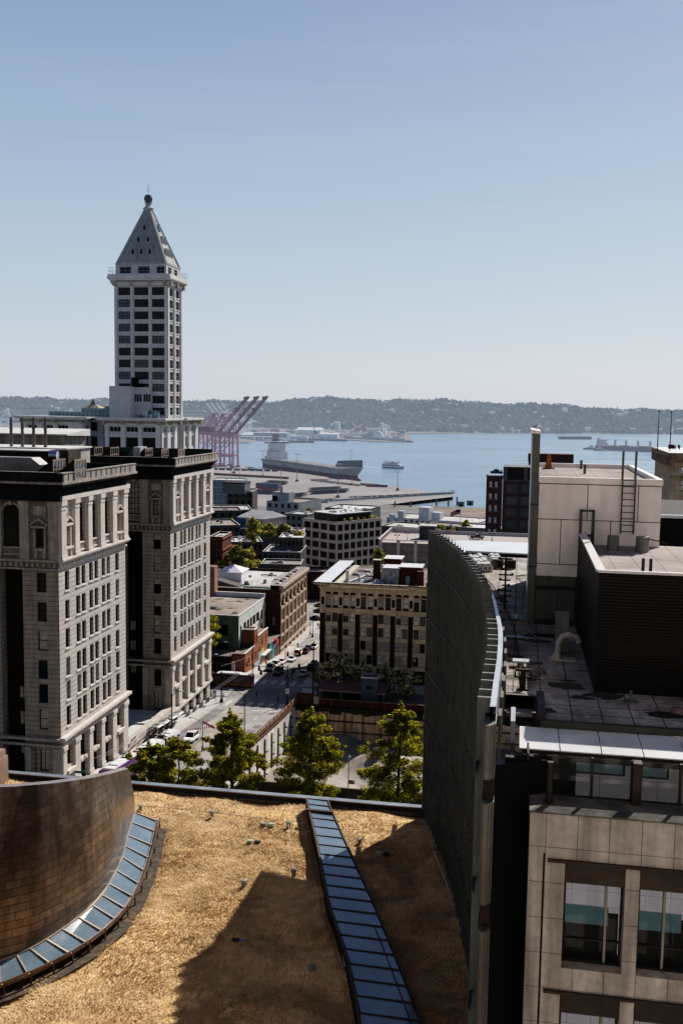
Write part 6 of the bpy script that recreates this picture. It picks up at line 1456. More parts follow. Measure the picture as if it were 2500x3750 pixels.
# crescent skylight
K=MB();F2=MB();R2=MB()
idx=list(range(0,len(base),4))
for i,j in zip(idx,idx[1:]):
    A,B_=base[i],base[j]; C,D=outc[min(i,len(outc)-1)],outc[min(j,len(outc)-1)]
    p=MB(); za,zb_=GZ+1.15,GZ+.62
    p.quad((A.x+.1,A.y,za),(B_.x+.1,B_.y,za),(D.x-.12,D.y,zb_),(C.x-.12,C.y,zb_)); p.build('glass_panel',glz,T,org=T.location)
    F2.bar((A.x,A.y,za+.04),(C.x,C.y,zb_+.04),.10,h=.1); F2.bar((C.x,C.y,zb_),(D.x,D.y,zb_),.14,h=.22); F2.bar((A.x+.05,A.y,za+.05),(B_.x+.05,B_.y,za+.05),.12,h=.1)
    S2=F2
    p=MB(); p.quad((C.x,C.y,GZ-.1),(D.x,D.y,GZ-.1),(D.x,D.y,zb_),(C.x,C.y,zb_)); p.build('curb_panel',skd,T,org=T.location)
    q=Vector((C.x+.28,C.y-.12,0)); r_=Vector((D.x+.28,D.y-.12,0)); R2.bar((q.x,q.y,GZ+.95),(r_.x,r_.y,GZ+.95),.10,h=.08); R2.bar((q.x,q.y,GZ+.75),(r_.x,r_.y,GZ+.75),.07); R2.bar((q.x,q.y,GZ-.1),(q.x,q.y,GZ+.95),.08)
    b=MB(); b.ball((C.x+.05,C.y-.1,zb_+.12),.1,0,6,4); b.box(C.x-.1,C.x+.2,C.y-.06,C.y+.06,zb_,zb_+.12); b.build('fixing_bracket',mat('bracket_pale',(.6,.5,.42),.5,.1),T,org=T.location)
F2.build('frame',mat('skylight_frame_pale',(.40,.35,.31),.4,.2,1,metal=.3),T,org=T.location); R2.build('railing',mat('rail_bronze',(.16,.12,.10),.5,.2,1,metal=.3),T,org=T.location)
# little roof fittings in the grass
rs=random.Random(8)
for i,(u,v,kk) in enumerate(((776,2976,0),(915,3075,1),(943,3078,1),(964,3012,1),(994,3014,1),(893,3230,0),(1075,3195,0),(1057,3015,0),(862,3437,1),(893,3437,1),(1385,3118,1),(1415,3120,1),(1142,3542,0),(1317,3078,0),(515,2954,0))):
    p=RZ(u,v,GZ+.25); b=MB()
    if kk: b.box(-.22,.22,-.14,.14,-.3,-.02)
    else: b.lathe((0,0,-.3),[(.16,0),(.16,.35),(.22,.38),(.2,.46),(.05,.5)],8)
    o=b.build('drain_cover' if kk else 'roof_vent',[mat('fitting_grey',(.30,.32,.33),.6,.2),mat('fitting_pale_green',(.42,.50,.46),.6,.2),mat('fitting_dark',(.06,.06,.065),.6,.2)][i%3 if kk else 0],loc=p)
    if kk: tag(o,'small flat square cover plate lying in the dry roof grass','cover plate','cover plates in the roof grass')
    else: tag(o,'small round vent stub poking out of the dry roof grass','vent','vent stubs in the roof grass')
g=MB(); P_=[RZ(u,v,GZ+.3) for u,v in ((1057,3015),(1062,3100),(1074,3190))]; P2=[RZ(u,v,GZ+.3) for u,v in ((500,2950),(700,2965),(860,2985),(1050,3008))]
g.path(P_,.02,4); g.path(P2,.02,4); g.path([RZ(u,v,GZ+.35) for u,v in ((1230,3400),(1250,3470),(1262,3540))],.035,5); g.path([RZ(u,v,GZ+.35) for u,v in ((1578,3080),(1585,3110),(1640,3250),(1652,3290))],.04,5)
tag(g.build('roof_cables',mat('cable_white',(.6,.55,.48),.6,0)),'thin pale safety cable strung over the dry grass','cable')
# stub building at far left edge
g=MB(); a=RZ(0,2810,57); g.box(-60,RY(7,2800,82).x,81,83.2,54,RY(5,2780,82).z,0); g.box(-60,RY(2,2770,82).x,81.2,83,54,RY(5,2755,82).z,0); o=g.build('roof_pier',mat('pier_tan',(.27,.20,.16),.8,.2,.5),None,org=(-45,82,54)); tag(o,'tan masonry roof pier at the left picture edge','pier')

# ================= RIGHT-HAND TOWER COMPLEX =================
S_=1.25
finD=mat('fin_dark_metal',(.06,.068,.07),.5,.25,.4,metal=.2,streak=.3); finL=mat('fin_edge_metal',(.17,.19,.19),.5,.2,.5,metal=.2); finC=mat('fin_channel',(.012,.014,.015),.5,.2,.5)
capm=mat('coping_white_metal',(.52,.55,.60),.35,.15,.5,metal=.25)
T=thing('fin_wall_building','tall curved dark curtain wall of vertical metal fins with a bright coping','building',(-1.5,60,GZ))
fc=spl([Vector(p) for p in FW],14)
# resample at equal steps
def resample(C,st):
    out=[C[0].copy()]; acc=0
    for a,b_ in zip(C,C[1:]):
        L_=(b_-a).length; d=st-acc
        while d<=L_: out.append(a.lerp(b_,d/L_)); d+=st
        acc=(acc+L_)%st if True else 0
        acc=L_-(d-st) if d-st>=0 else acc
    return out
pts=resample(fc,1.2)
ZT=79.3
g=MB()
for a,b_ in zip(pts,pts[1:]): g.quad((b_.x,b_.y,GZ-1),(a.x,a.y,GZ-1),(a.x,a.y,ZT),(b_.x,b_.y,ZT),0)
g.build('backing_wall',finC,T,org=T.location)
g=MB();g2=MB()
for i,(a,b_) in enumerate(zip(pts,pts[1:])):
    t=(b_-a).normalized(); n_=Vector((t.y,-t.x)) ; n_=n_ if n_.x<0 else -n_
    zt=ZT+(.55 if a.y>56 else .05)+rnd(0,.08)
    def fin(p,w,d,z0,z1,mb):
        q=[p-t*w/2,p+t*w/2]; c=[(q[0].x,q[0].y),(q[1].x,q[1].y),((q[1]+n_*d).x,(q[1]+n_*d).y),((q[0]+n_*d).x,(q[0]+n_*d).y)]
        mb.prism(c,z0,z1)
    fin(a,.15,.50,GZ-1,zt,g); fin(a.lerp(b_,.45),.34,.16,GZ-1,ZT-(1.0 if a.y>62 else .4),g2)
g.build('fins',finL,T,org=T.location); g2.build('infill_panels',finD,T,org=T.location)
k=0
z=ZT-2.4
while z>GZ:
    g=MB()
    for i,(a,b_) in enumerate(zip(pts,pts[1:])):
        t=(b_-a).normalized(); n_=Vector((t.y,-t.x)); n_=n_ if n_.x<0 else -n_
        g.bar((a.x+n_.x*.42,a.y+n_.y*.42,z),(b_.x+n_.x*.42,b_.y+n_.y*.42,z),.12,h=.12)
    a=pts[0]; g.bar((a.x-.5,a.y+1.3,z+.05),(a.x-.42,a.y,z),.3,h=.2)
    z-=4.55
    g.build('floor_band',mat('band_metal',(.07,.075,.08),.35,.3,.5,metal=.5),T,org=T.location)
# top glass parapet at the far part and coping
g=MB(); g2=MB()
for i,(a,b_) in enumerate(zip(pts,pts[1:])):
    if a.y>60: g.quad((b_.x,b_.y,ZT-1.6),(a.x,a.y,ZT-1.6),(a.x,a.y,ZT+.9),(b_.x,b_.y,ZT+.1)); g2.bar((a.x,a.y,ZT+.12),(b_.x,b_.y,ZT+.12),.12,h=.1)
    if a.y<66:
        w=min(.22,.08+(66-a.y)*.008); z=ZT+.1
        g2.add([(a.x,a.y,z),(b_.x,b_.y,z),(b_.x+w,b_.y,z+.02),(a.x+w,a.y,z+.02),(a.x,a.y,z-.35),(b_.x,b_.y,z-.35),(b_.x+w,b_.y,z-1.4),(a.x+w,a.y,z-1.4)],[(0,3,2,1),(2,3,7,6),(0,1,5,4)])
g.build('glass_parapet',mat('parapet_glass_green',(.10,.13,.13),.15,.2,.5,spec=.8),T,org=T.location); g2.build('coping',capm,T,org=T.location)
for i in range(20,len(pts)-1,2): a=pts[i]; g=MB(); g.prism([(a.x+.3,a.y),(a.x+.42,a.y),(a.x+.42,a.y-.9),(a.x+.3,a.y-.9)],77.4,79.0); g.build('inner_blade',mat('blade_bronze',(.12,.11,.10),.5,.2,.6,metal=.3),T,org=T.location)
# near end columns, one per storey
E_=pts[-1]; col_m=mat('end_column',(.17,.165,.15),.5,.2,.5,metal=.3,streak=.3); 
zz_=[(78.9,76.9),(76.0,72.2),(71.2,67.3),(66.3,62.4),(61.4,57.5)]
for a_,b_ in zz_:
    g=MB(); x0=E_.x-.18; 
    for k,(w0,w1,d) in enumerate(((0,.08,.0),(.08,.24,.14),(.24,.34,.06),(.34,.44,-.1))): g.box(x0+w0,x0+w1,E_.y-.5-d,E_.y+.8,b_,a_)
    g.build('end_column',col_m,T,org=T.location)
    g=MB(); g.box(x0+.06,x0+.42,E_.y-.3,E_.y+1,b_-.85,b_-.02); g.build('column_joint',mat('joint_rust',(.045,.03,.025),.7,.3,1),T,org=T.location)
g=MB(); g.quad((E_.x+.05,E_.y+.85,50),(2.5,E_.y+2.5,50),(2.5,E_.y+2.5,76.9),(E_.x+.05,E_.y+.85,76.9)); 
g.build('dark_recess',mat('recess_black',(.008,.008,.009),.6,0),T,org=T.location)  # near-black sheet: the gap's deep shade put into its colour
g=MB()
for z in (76.9,72.3,67.4,62.5,57.6): g.box(E_.x+.6,1.2,E_.y+2.2,E_.y+2.5,z-.35,z-.1)
g.box(-.1,.02,E_.y+2.1,E_.y+2.5,74.8,76.6); 
g.build('slab_edges',mat('slab_edge_dark',(.05,.045,.042),.7,.2),T,org=T.location)
g=MB(); g.box(E_.x+.55,.9,42.8,43.55,76.85,77.0,0); g.box(E_.x+.5,.95,43.5,43.7,77.0,77.6,1); g.loft([[(E_.x+.75,y_,z_),(E_.x+.95,y_,z_),(E_.x+.95,y_,z_-.5),(E_.x+.75,y_,z_-.5)] for y_,z_ in ((43,77.2),(41.9,76.9),(41.2,76.2))],0)
g.build('lower_ledge',[capm,mat('fascia_grey',(.13,.125,.11),.6,.2)],T,org=T.location)
# ---- paved roof deck ----
RZf=77.5
pav=mat('roof_pavers',(.34,.315,.295),.95,.5,.5,pat=('pavers',1.22,1.22,.05,.22),streak=.0)
T=thing('paved_roof_block','block with a paved roof terrace, louvred plant screen and panelled tan stone facade','building',(2,40,60))
g=MB(); g.add([(-.85,43.6,RZf),(1.15,43.6,RZf),(1.15,40.3,RZf),(14,40.3,RZf),(14,95,RZf),(-6.8,95,RZf),(-7.2,84,RZf),(-3.4,69.3,RZf),(-1.45,57.6,RZf),(-.75,48.3,RZf)],[tuple(range(10))[::1]]); g.build('roof_deck',pav,T,org=T.location)
g=MB(); g.box(1.15,14,40.05,40.3,RZf-.19,RZf+.08,0); g.box(1.05,1.35,40.3,43.5,RZf-1.2,RZf+.35,1); g.box(-.9,1.1,43.5,43.62,RZf-.6,RZf+.06,0); g.build('roof_edge',[mat('fascia_green_grey',(.085,.088,.075),.6,.2,.6,streak=.2),mat('coping_dark',(.05,.055,.058),.5,.3,.8)],T,org=T.location)
# far pale ledge and pavers
g=MB(); LP=[RZ(u,v,77.85) for u,v in ((1640,1984),(1690,1979),(1945,1988),(1945,2028),(1706,2016),(1680,2060),(1655,2030))]; g.prism([(q.x,q.y) for q in LP],77.72,77.85,0); g.box(LP[4].x,1.1,LP[4].y-.45,LP[4].y-.1,77.5,77.72,1); g.build('pale_ledge',[mat('ledge_bluewhite',(.58,.63,.68),.45,.1,.4),mDark],T,org=T.location)
# white panelled penthouse
pan=mat('penthouse_panel',(.84,.80,.78),.6,.07,.3,streak=.12); panD=mat('penthouse_lower_panel',(.16,.17,.165),.6,.15,.3,streak=.2)
PY=59.25; px0,px1=1.15,8.05; ptop=86.25
g=MB(); g.box(px0,px1,PY,75.5,80.4+.0,ptop-.35,0); g.box(px0,3.55,PY+.02,75.4,RZf,80.4,1); g.build('penthouse',[pan,panD],T,org=T.location)
g=MB(); g.box(px0-.02,px1+.05,PY-.06,PY+.25,ptop-.35,ptop,0); g.box(px1-.25,px1+.05,PY+.25,75.7,ptop-.35,ptop,0); g.box(px0,px1+.05,75.4,75.7,ptop-.35,ptop,0)
g.box(3.55,px1,PY-.04,PY+.1,80.1,80.42,2); g.build('penthouse_parapet',[pan,pan,mat('trim_grey_green',(.13,.14,.13),.5,.1)],T,org=T.location)
g=MB(); g.box(px0+.1,px1-.25,PY+.25,75.4,ptop-.36,ptop-.3); g.build('penthouse_roof',mat('roof_pavers_pale',(.30,.27,.25),.95,.3,.3,pat=('pavers',1.2,1.2,.05,.6)),T,org=T.location)
g=MB()
def gl(x0,x1,z0,z1): g.box(x0,x1,PY-.012,PY+.01,z0,z1)
for z in (ptop-.42,83.75,81.1): gl(px0,px1 if z>81.2 else px0+3.3,z,z+.035)
q=lambda u:RY(u,1900,PY).x
gl(q(2146),q(2146)+.035,83.75,ptop-.4); gl(q(2331),q(2331)+.035,83.75,ptop-.4); gl(q(2052),q(2052)+.035,81.1,83.75); gl(q(2234),q(2234)+.035,80.45,83.75)
g.build('panel_joints',mDark,T,org=T.location)
# lower left panel joints
g=MB()
for z in (79.6,): g.box(px0,3.5,PY-.05,PY+.02,z,z+.22)
g.box(2.4,2.44,PY-.01,PY+.02,RZf,79.6); g.box(3.42,3.6,PY-.08,PY+.1,RZf,80.4); g.box(px0,3.6,PY-.1,PY+.1,RZf,RZf+.3); g.build('lower_trim',mat('trim_dark',(.05,.052,.05),.5,.1),T,org=T.location)
# tall blade wall
g=MB(); g.box(.72,1.12,PY-.12,PY+5,RZf,88.75,0); g.box(.66,.72,PY+0,PY+5.2,RZf,88.65,1); 
for z in (80.9,84.6): g.box(.7,1.14,PY-.14,PY+.1,z,z+.05,2)
g.loft([[(.58,y_,88.75+(y_-PY)*.0),(1.14,y_,88.75),(1.14,y_,88.9),(.58,y_,89.0)] for y_ in (PY-.15,PY+5.3)],3)
g.build('blade_wall',[mat('blade_grey_green',(.16,.17,.155),.5,.15,.4,streak=.15),mat('blade_glass',(.25,.33,.42),.2,.1,.5,spec=.8),mDark,pan],T,org=T.location)
# ladders
lm=mat('ladder_metal',(.10,.115,.11),.4,.2,1,metal=.6)
def ladder(uL,uR,vT,vB,Y,hoop):
    a=RY(uL,vB,Y);b=RY(uR,vB,Y);t=RY(uL,vT,Y); g=MB()
    zt=t.z
    for x in (a.x,b.x): g.box(x-.04,x+.04,Y-.28,Y-.2,a.z,zt); g.box(x-.04,x+.04,Y+.1,Y+.16,ptop-.3 if hoop else zt-.5,zt); g.box(x-.04,x+.04,Y-.28,Y+.16,zt-.05,zt)
    z=a.z+.1
    while z<(ptop if hoop else zt): g.box(a.x,b.x,Y-.26,Y-.22,z,z+.05); z+=.37
    return g
g=ladder(2268,2315,1652,1952,PY,True); g.build('ladder',lm,T,org=T.location)
g=MB(); a=RY(2126,1866,PY-.4);b=RY(2172,1866,PY-.4)
for x in (a.x,b.x): g.box(x-.08,x+.08,PY-.5,PY-.3,77.6,a.z); 
for z in (a.z-.12,a.z-1.55,a.z-2.3): g.box(a.x,b.x,PY-.5,PY-.32,z,z+.12)
g.build('ladder_frame',lm,T,org=T.location)
# louvred plant enclosure
LY0=45.1; lx0=3.62; lt=82.95
lou=mat('louvre_brown',(.025,.022,.021),.45,.2,.5,metal=.4,pat=('louvre',.14,.35),bump=.8)
g=MB(); g.quad((lx0,LY0,RZf),(14,LY0,RZf),(14,LY0,lt),(lx0,LY0,lt)); g.quad((lx0-.1,PY+.3,RZf),(lx0,LY0,RZf),(lx0,LY0,lt),(lx0-.1,PY+.3,lt)); g.build('louvre_wall',lou,T,org=T.location)
g=MB(); z=RZf+.3
while z<lt-.1: g.box(lx0-.03,14,LY0-.05,LY0,z,z+.05); z+=.145
g.build('louvre_blades',mat('louvre_blade',(.03,.027,.025),.4,.2,.5,metal=.5),T,org=T.location)
g=MB(); g.box(lx0-.05,14,LY0-.1,LY0+.12,lt,lt+.12); g.box(lx0-.12,lx0+.28,LY0+.12,PY-.1,lt,lt+.12); g.build('coping',mat('coping_bright',(.60,.58,.57),.4,.08,.5,metal=.2),T,org=T.location)
g=MB(); g.box(lx0+.28,14,LY0+.12,PY+.6,lt-.75,lt-.6,0); g.box(px1+.1,14,PY+.6,62,80,81.4,1); g.build('upper_deck',[mat('upper_pavers',(.33,.30,.285),.95,.22,.4,pat=('pavers',1.2,1.5,.05,.55)),mDark],T,org=T.location)
g=MB(); g.box(4.2,9,PY+.6,PY+.7,lt-.6,80.2); g.build('undercroft',mDark,T,org=T.location)
for u,w_ in ((2243,.32),(2350,.36)):
    a=RY(u,1990,57); g=MB(); g.tube((a.x,57,lt-.6),(a.x,57,lt+.25),w_,w_,12); g.build('roof_stub',mat('stub_grey',(.25,.25,.235),.6,.2,1,streak=.2),T,org=T.location)
g=MB(); a=RY(2365,1972,57); b=RY(2445,1990,55); g.path([a,b],.03,4)
for u,v in ((2353,2067),(2381,2065)): a=RY(u,v,46.6); g.tube((a.x,46.6,lt-.6),(a.x,46.6,lt+.5),.07,.07,8)
g.build('small_pipes',mat('pipe_dark',(.06,.06,.06),.5,.1),T,org=T.location)
# far-right roof bits
g=MB(); g.box(px1+.3,16,66,80,79,83.4,0); g.box(px1+.3,16,65.7,66,83.4,83.6,1); g.box(px1+.2,16,62.4,62.6,81.6,81.75,1)
g.build('rear_roof',[mDark,capm],T,org=T.location)
# penthouse roof vents
for u,v in ((2126,1717),(2139,1735)):
    a=RZ(u,v,ptop-.3); g=MB(); g.tube(a,(a.x,a.y,a.z+.55),.09,.09,8); g.tube((a.x,a.y,a.z+.55),(a.x,a.y,a.z+.62),.13,.13,8); g.build('roof_vent',frG,T,org=T.location)
# deck clutter
g=MB(); a=RZ(2053,2385,RZf); g.box(a.x-.35,a.x+.35,a.y-.2,a.y+.25,RZf,RZf+2.1,0); g.build('flue_box',mat('flue_pale',(.23,.24,.23),.5,.2,1,streak=.2),T,org=T.location)
g=MB(); c=RZ(2060,2400,RZf); pp=[(c.x-.35,c.y-1.0,RZf+.2),(c.x-.3,c.y-1.0,RZf+.85),(c.x-.1,c.y-1.0,RZf+1.2),(c.x+.25,c.y-1.0,RZf+1.32),(c.x+.6,c.y-1.0,RZf+1.2),(c.x+.72,c.y-1.0,RZf+.95)]
g.path(pp,.16,10); [g.ball(p,.162,0,8,5) for p in pp[1:-1]]; g.lathe((c.x-.35,c.y-1.0,RZf),[(.34,0),(.3,.12),(.16,.4)],10); g.box(c.x-.8,c.x+.6,c.y-1.3,c.y-.7,RZf,RZf+.1); g.build('gooseneck_pipe',mat('pipe_white',(.42,.41,.40),.4,.1,1),T,org=T.location)
def small(name,u,v,f,m):
    p=RZ(u,v,RZf+.01); b=MB(); f(b); b.build(name,m,T,loc=p-T.location)
small('roof_drain',1978,2463,lambda b:b.lathe((0,0,0),[(.28,0),(.25,.15),(.08,.2)],10),mat('drain_pink',(.25,.2,.19),.7,.3,2))
small('roof_drain',2477,2607,lambda b:b.lathe((0,0,0),[(.28,0),(.25,.15),(.08,.2)],10),mat('drain_pink',(.25,.2,.19)))
small('vent_pipe',2307,2570,lambda b:(b.tube((0,0,0),(0,0,.5),.07,.07,8),b.box(-.3,.3,-.2,.2,0,.03)),frG)
small('mount_plate',1905,2440,lambda b:(b.box(-.4,.4,-.3,.3,.25,.32),b.box(-.15,.15,-.12,.12,0,.25)),capm)
small('anchor_stand',1912,2525,lambda b:(b.box(-.25,.25,-.15,.15,0,.06),b.box(-.13,.13,-.05,.05,0,.9),b.box(-.4,.4,-.06,.06,.55,.62),b.box(-.35,.35,-.06,.06,.85,.95),b.tube((-.35,0,.6),(-.35,0,.85),.04,.04,6),b.tube((.35,0,.6),(.35,0,.85),.04,.04,6)),frD)
small('slatted_panel',1890,2265,lambda b:[b.box(-.9+k*.16,-.84+k*.16,-.7,.7,.02,.1) for k in range(11)]+[b.box(-.12,.02,-.72,.72,.1,.13)],mat('slat_grey',(.14,.15,.155),.4,.2,metal=.3))
small('mount_plate',1883,2338,lambda b:b.box(-.5,.5,-.3,.3,.05,.12),mat('slat_grey',(.14,.15,.155)))
small('mount_plate',1825,2190,lambda b:b.box(-.5,.5,-.3,.3,.05,.12),frG)
g=MB(); g.path([RZ(u,v,RZf+.15) for u,v in ((1912,2520),(1905,2450),(1895,2380),(1880,2290),(1840,2200),(1800,2140),(1770,2110))],.035,5); g.build('conduit_run',frD,T,org=T.location)
g=MB(); 
rs=random.Random(4); P_=[(1925,2112),(1905,2118),(1890,2115),(1912,2130),(1920,2150),(1908,2175),(1905,2230),(1915,2260),(1925,2290),(1940,2320),(1990,2345)]
g.path([RZ(u,v,RZf+.06) for u,v in P_],.03,5); g.path([RZ(u,v,RZf+.06) for u,v in ((1930,2100),(1905,2105),(1888,2108),(1915,2108),(1935,2104))],.04,5); g.build('loose_hose',mat('hose_pale',(.36,.38,.34),.6,.1),T,org=T.location)
# lightning mast / valve stand
g=MB(); a=RZ(1846,2230,RZf); g.tube(a,(a.x,a.y,a.z+3.4),.07,.05,6)
for k in range(9): z=a.z+.5+k*.34; s=.22+.1*(k%3); g.bar((a.x-s,a.y,z),(a.x+s,a.y,z),.08); g.ball((a.x+s*(1 if k%2 else -1),a.y,z+.04),.09,0,6,4)
g.build('valve_mast',frD,T,org=T.location)
# cylinder tanks lying on the deck
T2=[]
for k,(u0,v0,u1,v1,r) in enumerate(((1718,2040,1762,2080,.30),(1735,2042,1776,2081,.30),(1750,2035,1792,2080,.30),(1772,2045,1788,2058,.28),(1790,2060,1806,2070,.28),(1797,2035,1812,2062,.28),(1815,2036,1832,2062,.28))):
    a=RZ(u0,v0,RZf+r);b=RZ(u1,v1,RZf+r); g=MB(); d=(b-a); g.tube(a,b,r,r,14)
    for t in (.02,.35,.7,.97): c=a+d*t; g.tube(c,c+d.normalized()*.1,r+.04,r+.04,14,1)
    g.tube(b,b+d.normalized()*.06,r*.3,r*.3,8,1)
    o=g.build('metal_cylinder',[mat('tank_white',(.55,.55,.55),.35,.1,1),mat('tank_band',(.12,.11,.1),.5,.1)],None,org=a); tag(o,'white banded metal cylinder lying in the sun on the far paved roof','cylinder','white cylinders lying on the roof')
g=MB(); a=RZ(1820,2080,RZf); 
for dx in (0,1.0): g.box(a.x+dx-.45,a.x+dx+.45,a.y-.3,a.y+.3,RZf,RZf+.75,0); g.box(a.x+dx-.42,a.x+dx+.42,a.y-.32,a.y-.3,RZf+.1,RZf+.65,1)
o=g.build('equipment_crate',[mat('crate_tan',(.30,.25,.2),.7,.2),frD],None,org=a); tag(o,'pair of joined tan crates at the end of the white cylinders','crate')
# canopy over the top office floor
CZ=77.14; 
can=mat('canopy_glass_white',(.62,.64,.66),.28,.10,.8,spec=.6)
g=MB()
for k in range(9): x=.32+k*1.55; g.loft([[(x+.02,y_,z_),(min(14,x+1.53),y_,z_),(min(14,x+1.53),y_,z_-.05),(x+.02,y_,z_-.05)] for y_,z_ in ((40.04,CZ+.16),(37.85,CZ+.0))])
g.build('canopy',can,T,org=T.location)
g=MB(); g.bar((.45,38.0,CZ-.15),(14,38.0,CZ-.15),.12,h=.16); g.tube((.9,37.95,CZ-.35),(14,37.95,CZ-.35),.09,.09,8)
for x in (1.1,2.4,5.7,7,8.8): g.box(x,x+.3,37.8,39.5,CZ-.3,CZ-.18)
g.build('canopy_beam',mat('beam_bronze',(.07,.058,.05),.5,.2,1),T,org=T.location)
# top floor glazing
wy=37.2
refl=mat('office_glass',(.02,.03,.032),.03,.1,.5,spec=1.0,alpha=.35)
T['_w']=0
zs0,zs1=RY(2150,2990,wy).z,RY(2150,2770,wy).z
xq=lambda u,Y=wy:RY(u,2850,Y).x
edges=[xq(2015),xq(2165),xq(2312),xq(2345),xq(2490),14]
g=MB(); 
for i,(a,b_) in enumerate(zip(edges,edges[1:])):
    if i==2: continue
    p=MB(); p.box(a+.04,b_-.04,wy,wy+.03,zs0,zs1-.03); p.build('office_window',refl,T,org=T.location)
    g.box(b_-.05,b_+.05,wy-.08,wy+.05,zs0,zs1-.03)
g.box(xq(2315)-.03,xq(2345),wy-.35,wy+.1,zs0-.1,zs1-.03); g.tube((xq(2012,36.4),36.4,zs0-.1),(xq(2012,36.4),36.4,zs1-.03),.13,.13,12); g.box(edges[0]-.9,14,wy-.05,wy+.1,zs0-.25,zs0); g.box(edges[0]-.9,edges[0]-.82,wy-.05,wy+3,zs0,zs1-.03)
g.build('window_frame',mat('frame_bronze',(.06,.052,.045),.45,.2,1,metal=.3),T,org=T.location)
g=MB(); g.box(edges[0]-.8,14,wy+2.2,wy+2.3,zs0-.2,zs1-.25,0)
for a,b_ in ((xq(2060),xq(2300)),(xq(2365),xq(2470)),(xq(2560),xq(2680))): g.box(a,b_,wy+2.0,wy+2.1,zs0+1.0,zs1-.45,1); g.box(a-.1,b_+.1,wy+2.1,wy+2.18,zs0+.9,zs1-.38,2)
g.build('room_interior',[mat('interior_pale',(.33,.30,.30),.7,.1,1,pat=('panels',1.1,.9,.03,.4),emit=((.30,.29,.31),.40)),mat('interior_teal',(.10,.16,.17),.5,.3,1,emit=((.13,.19,.20),.45)),mDark],T,org=T.location)  # glowing panels imitate a pale building mirrored in the glass
# stone facade
sto=mat('tan_stone_panels',(.43,.40,.37),.8,.2,.6,pat=('panels',1.12,1.35,.03,.45),streak=.5); sto2=mat('tan_stone_plain',(.42,.385,.35),.8,.25,.8,streak=.4)
SY=35.6; fx0=RY(1940,2975,SY).x; zl_=RY(2100,2985,SY).z
q=lambda u,v,Y=SY:RY(u,v,Y)
ops=[]; W_=14-fx0; zb=50
wins=[]
# storey modules: measured on the facade plane
zt1=q(2060,3160).z; zb1=q(2060,3545).z; ztt=q(2060,3640).z
xw=[(q(2062,3300).x,q(2285,3300).x),(q(2338,3300).x,14)]
for k in range(5):
    dz=-k*(zt1-ztt)
    for a,b_ in xw: ops.append((a-fx0,b_-fx0,zb1+dz-zb,zt1+dz-zb))
g=MB(); facade(g,(fx0,SY,zb),UX,NY_,W_,zl_-zb,ops,.75,0,1); g.quad((fx0,SY+6,zb),(fx0,SY,zb),(fx0,SY,zl_),(fx0,SY+6,zl_),0); g.build('stone_facade',[sto,sto2],T,org=T.location)
g=MB(); g.box(fx0-.03,14,SY-.08,wy+.2,zl_,zl_+.06); g.build('ledge',mat('ledge_stained',(.17,.165,.15),.8,.4,1,streak=.3),T,org=T.location)
g=MB()
for k in range(5):
    dz=-k*(zt1-ztt); z=zt1+dz
    g.box(q(2005,3145).x,14,SY-.14,SY-.02,z+.04,z+.14)
    g.box(xw[0][0],14,SY+.05,SY+.1,z-.75,z-.0) 
g.build('ledge_bars',mat('bronze_bar',(.075,.062,.052),.45,.2,1,metal=.3),T,org=T.location)
g=MB(); g.box(q(1988,3140).x,q(1988,3140).x+.05,SY-.02,SY+.02,zb,zt1+.3); g.build('vertical_slot',mDark,T,org=T.location)
for k in range(5):
    dz=-k*(zt1-ztt)
    for i,(a,b_) in enumerate(xw):
        p=MB(); p.quad((a+.05,SY+.62,zb1+dz+.05),(b_-.05,SY+.62,zb1+dz+.05),(b_-.05,SY+.62,zt1+dz-.75),(a+.05,SY+.62,zt1+dz-.75)); o=p.build('office_window',refl,T,org=T.location)
        f=MB(); 
        for x in (a+.02,b_-.08): f.box(x,x+.08,SY+.52,SY+.66,zb1+dz,zt1+dz-.7)
        f.box(a,b_,SY+.54,SY+.66,zb1+dz+.85,zb1+dz+.9); f.box(a,b_,SY+.52,SY+.66,zb1+dz,zb1+dz+.08); 
        for x in ([a+(b_-a)*.72] if i==0 else [a+.95,a+2.8]): f.box(x-.045,x+.045,SY+.40,SY+.66,zb1+dz+.15,zt1+dz-.8,1)
        f.build('window_frame',[mat('frame_bronze',(.06,.052,.045)),mat('mullion_pale',(.27,.26,.23),.4,.1,1,metal=.2)],T,org=T.location)
        if k<2:
            r=MB(); r.box(a,b_,SY+.68,SY+1.7,zb1+dz-.25,zb1+dz-.1,0); r.box(a,b_,SY+1.7,SY+1.8,zb1+dz-.2,zt1+dz,0); r.box(a+.1,a+1.75,SY+1.5,SY+1.6,zb1+dz+1.0,zb1+dz+1.72,1); r.box(a+2.9,a+4.4,SY+1.5,SY+1.6,zb1+dz+.9,zb1+dz+1.72,1) if b_-a>4 else None; r.box(a,b_,SY+1.55,SY+1.65,zb1+dz+1.5,zt1+dz-.4,2)
            r.build('room_interior',[mDark,mat('interior_teal_dim',(.06,.10,.10),.5,.3,1,emit=((.08,.13,.14),.6 if k==0 else .2)),mat('interior_white_dim',(.35,.33,.34),.6,.1,1,pat=('panels',.9,.6,.03,.3),emit=((.28,.27,.29),.7 if k==0 else .05))],T,org=T.location)  # dark room, plus glowing panels that paint in a mirrored facade
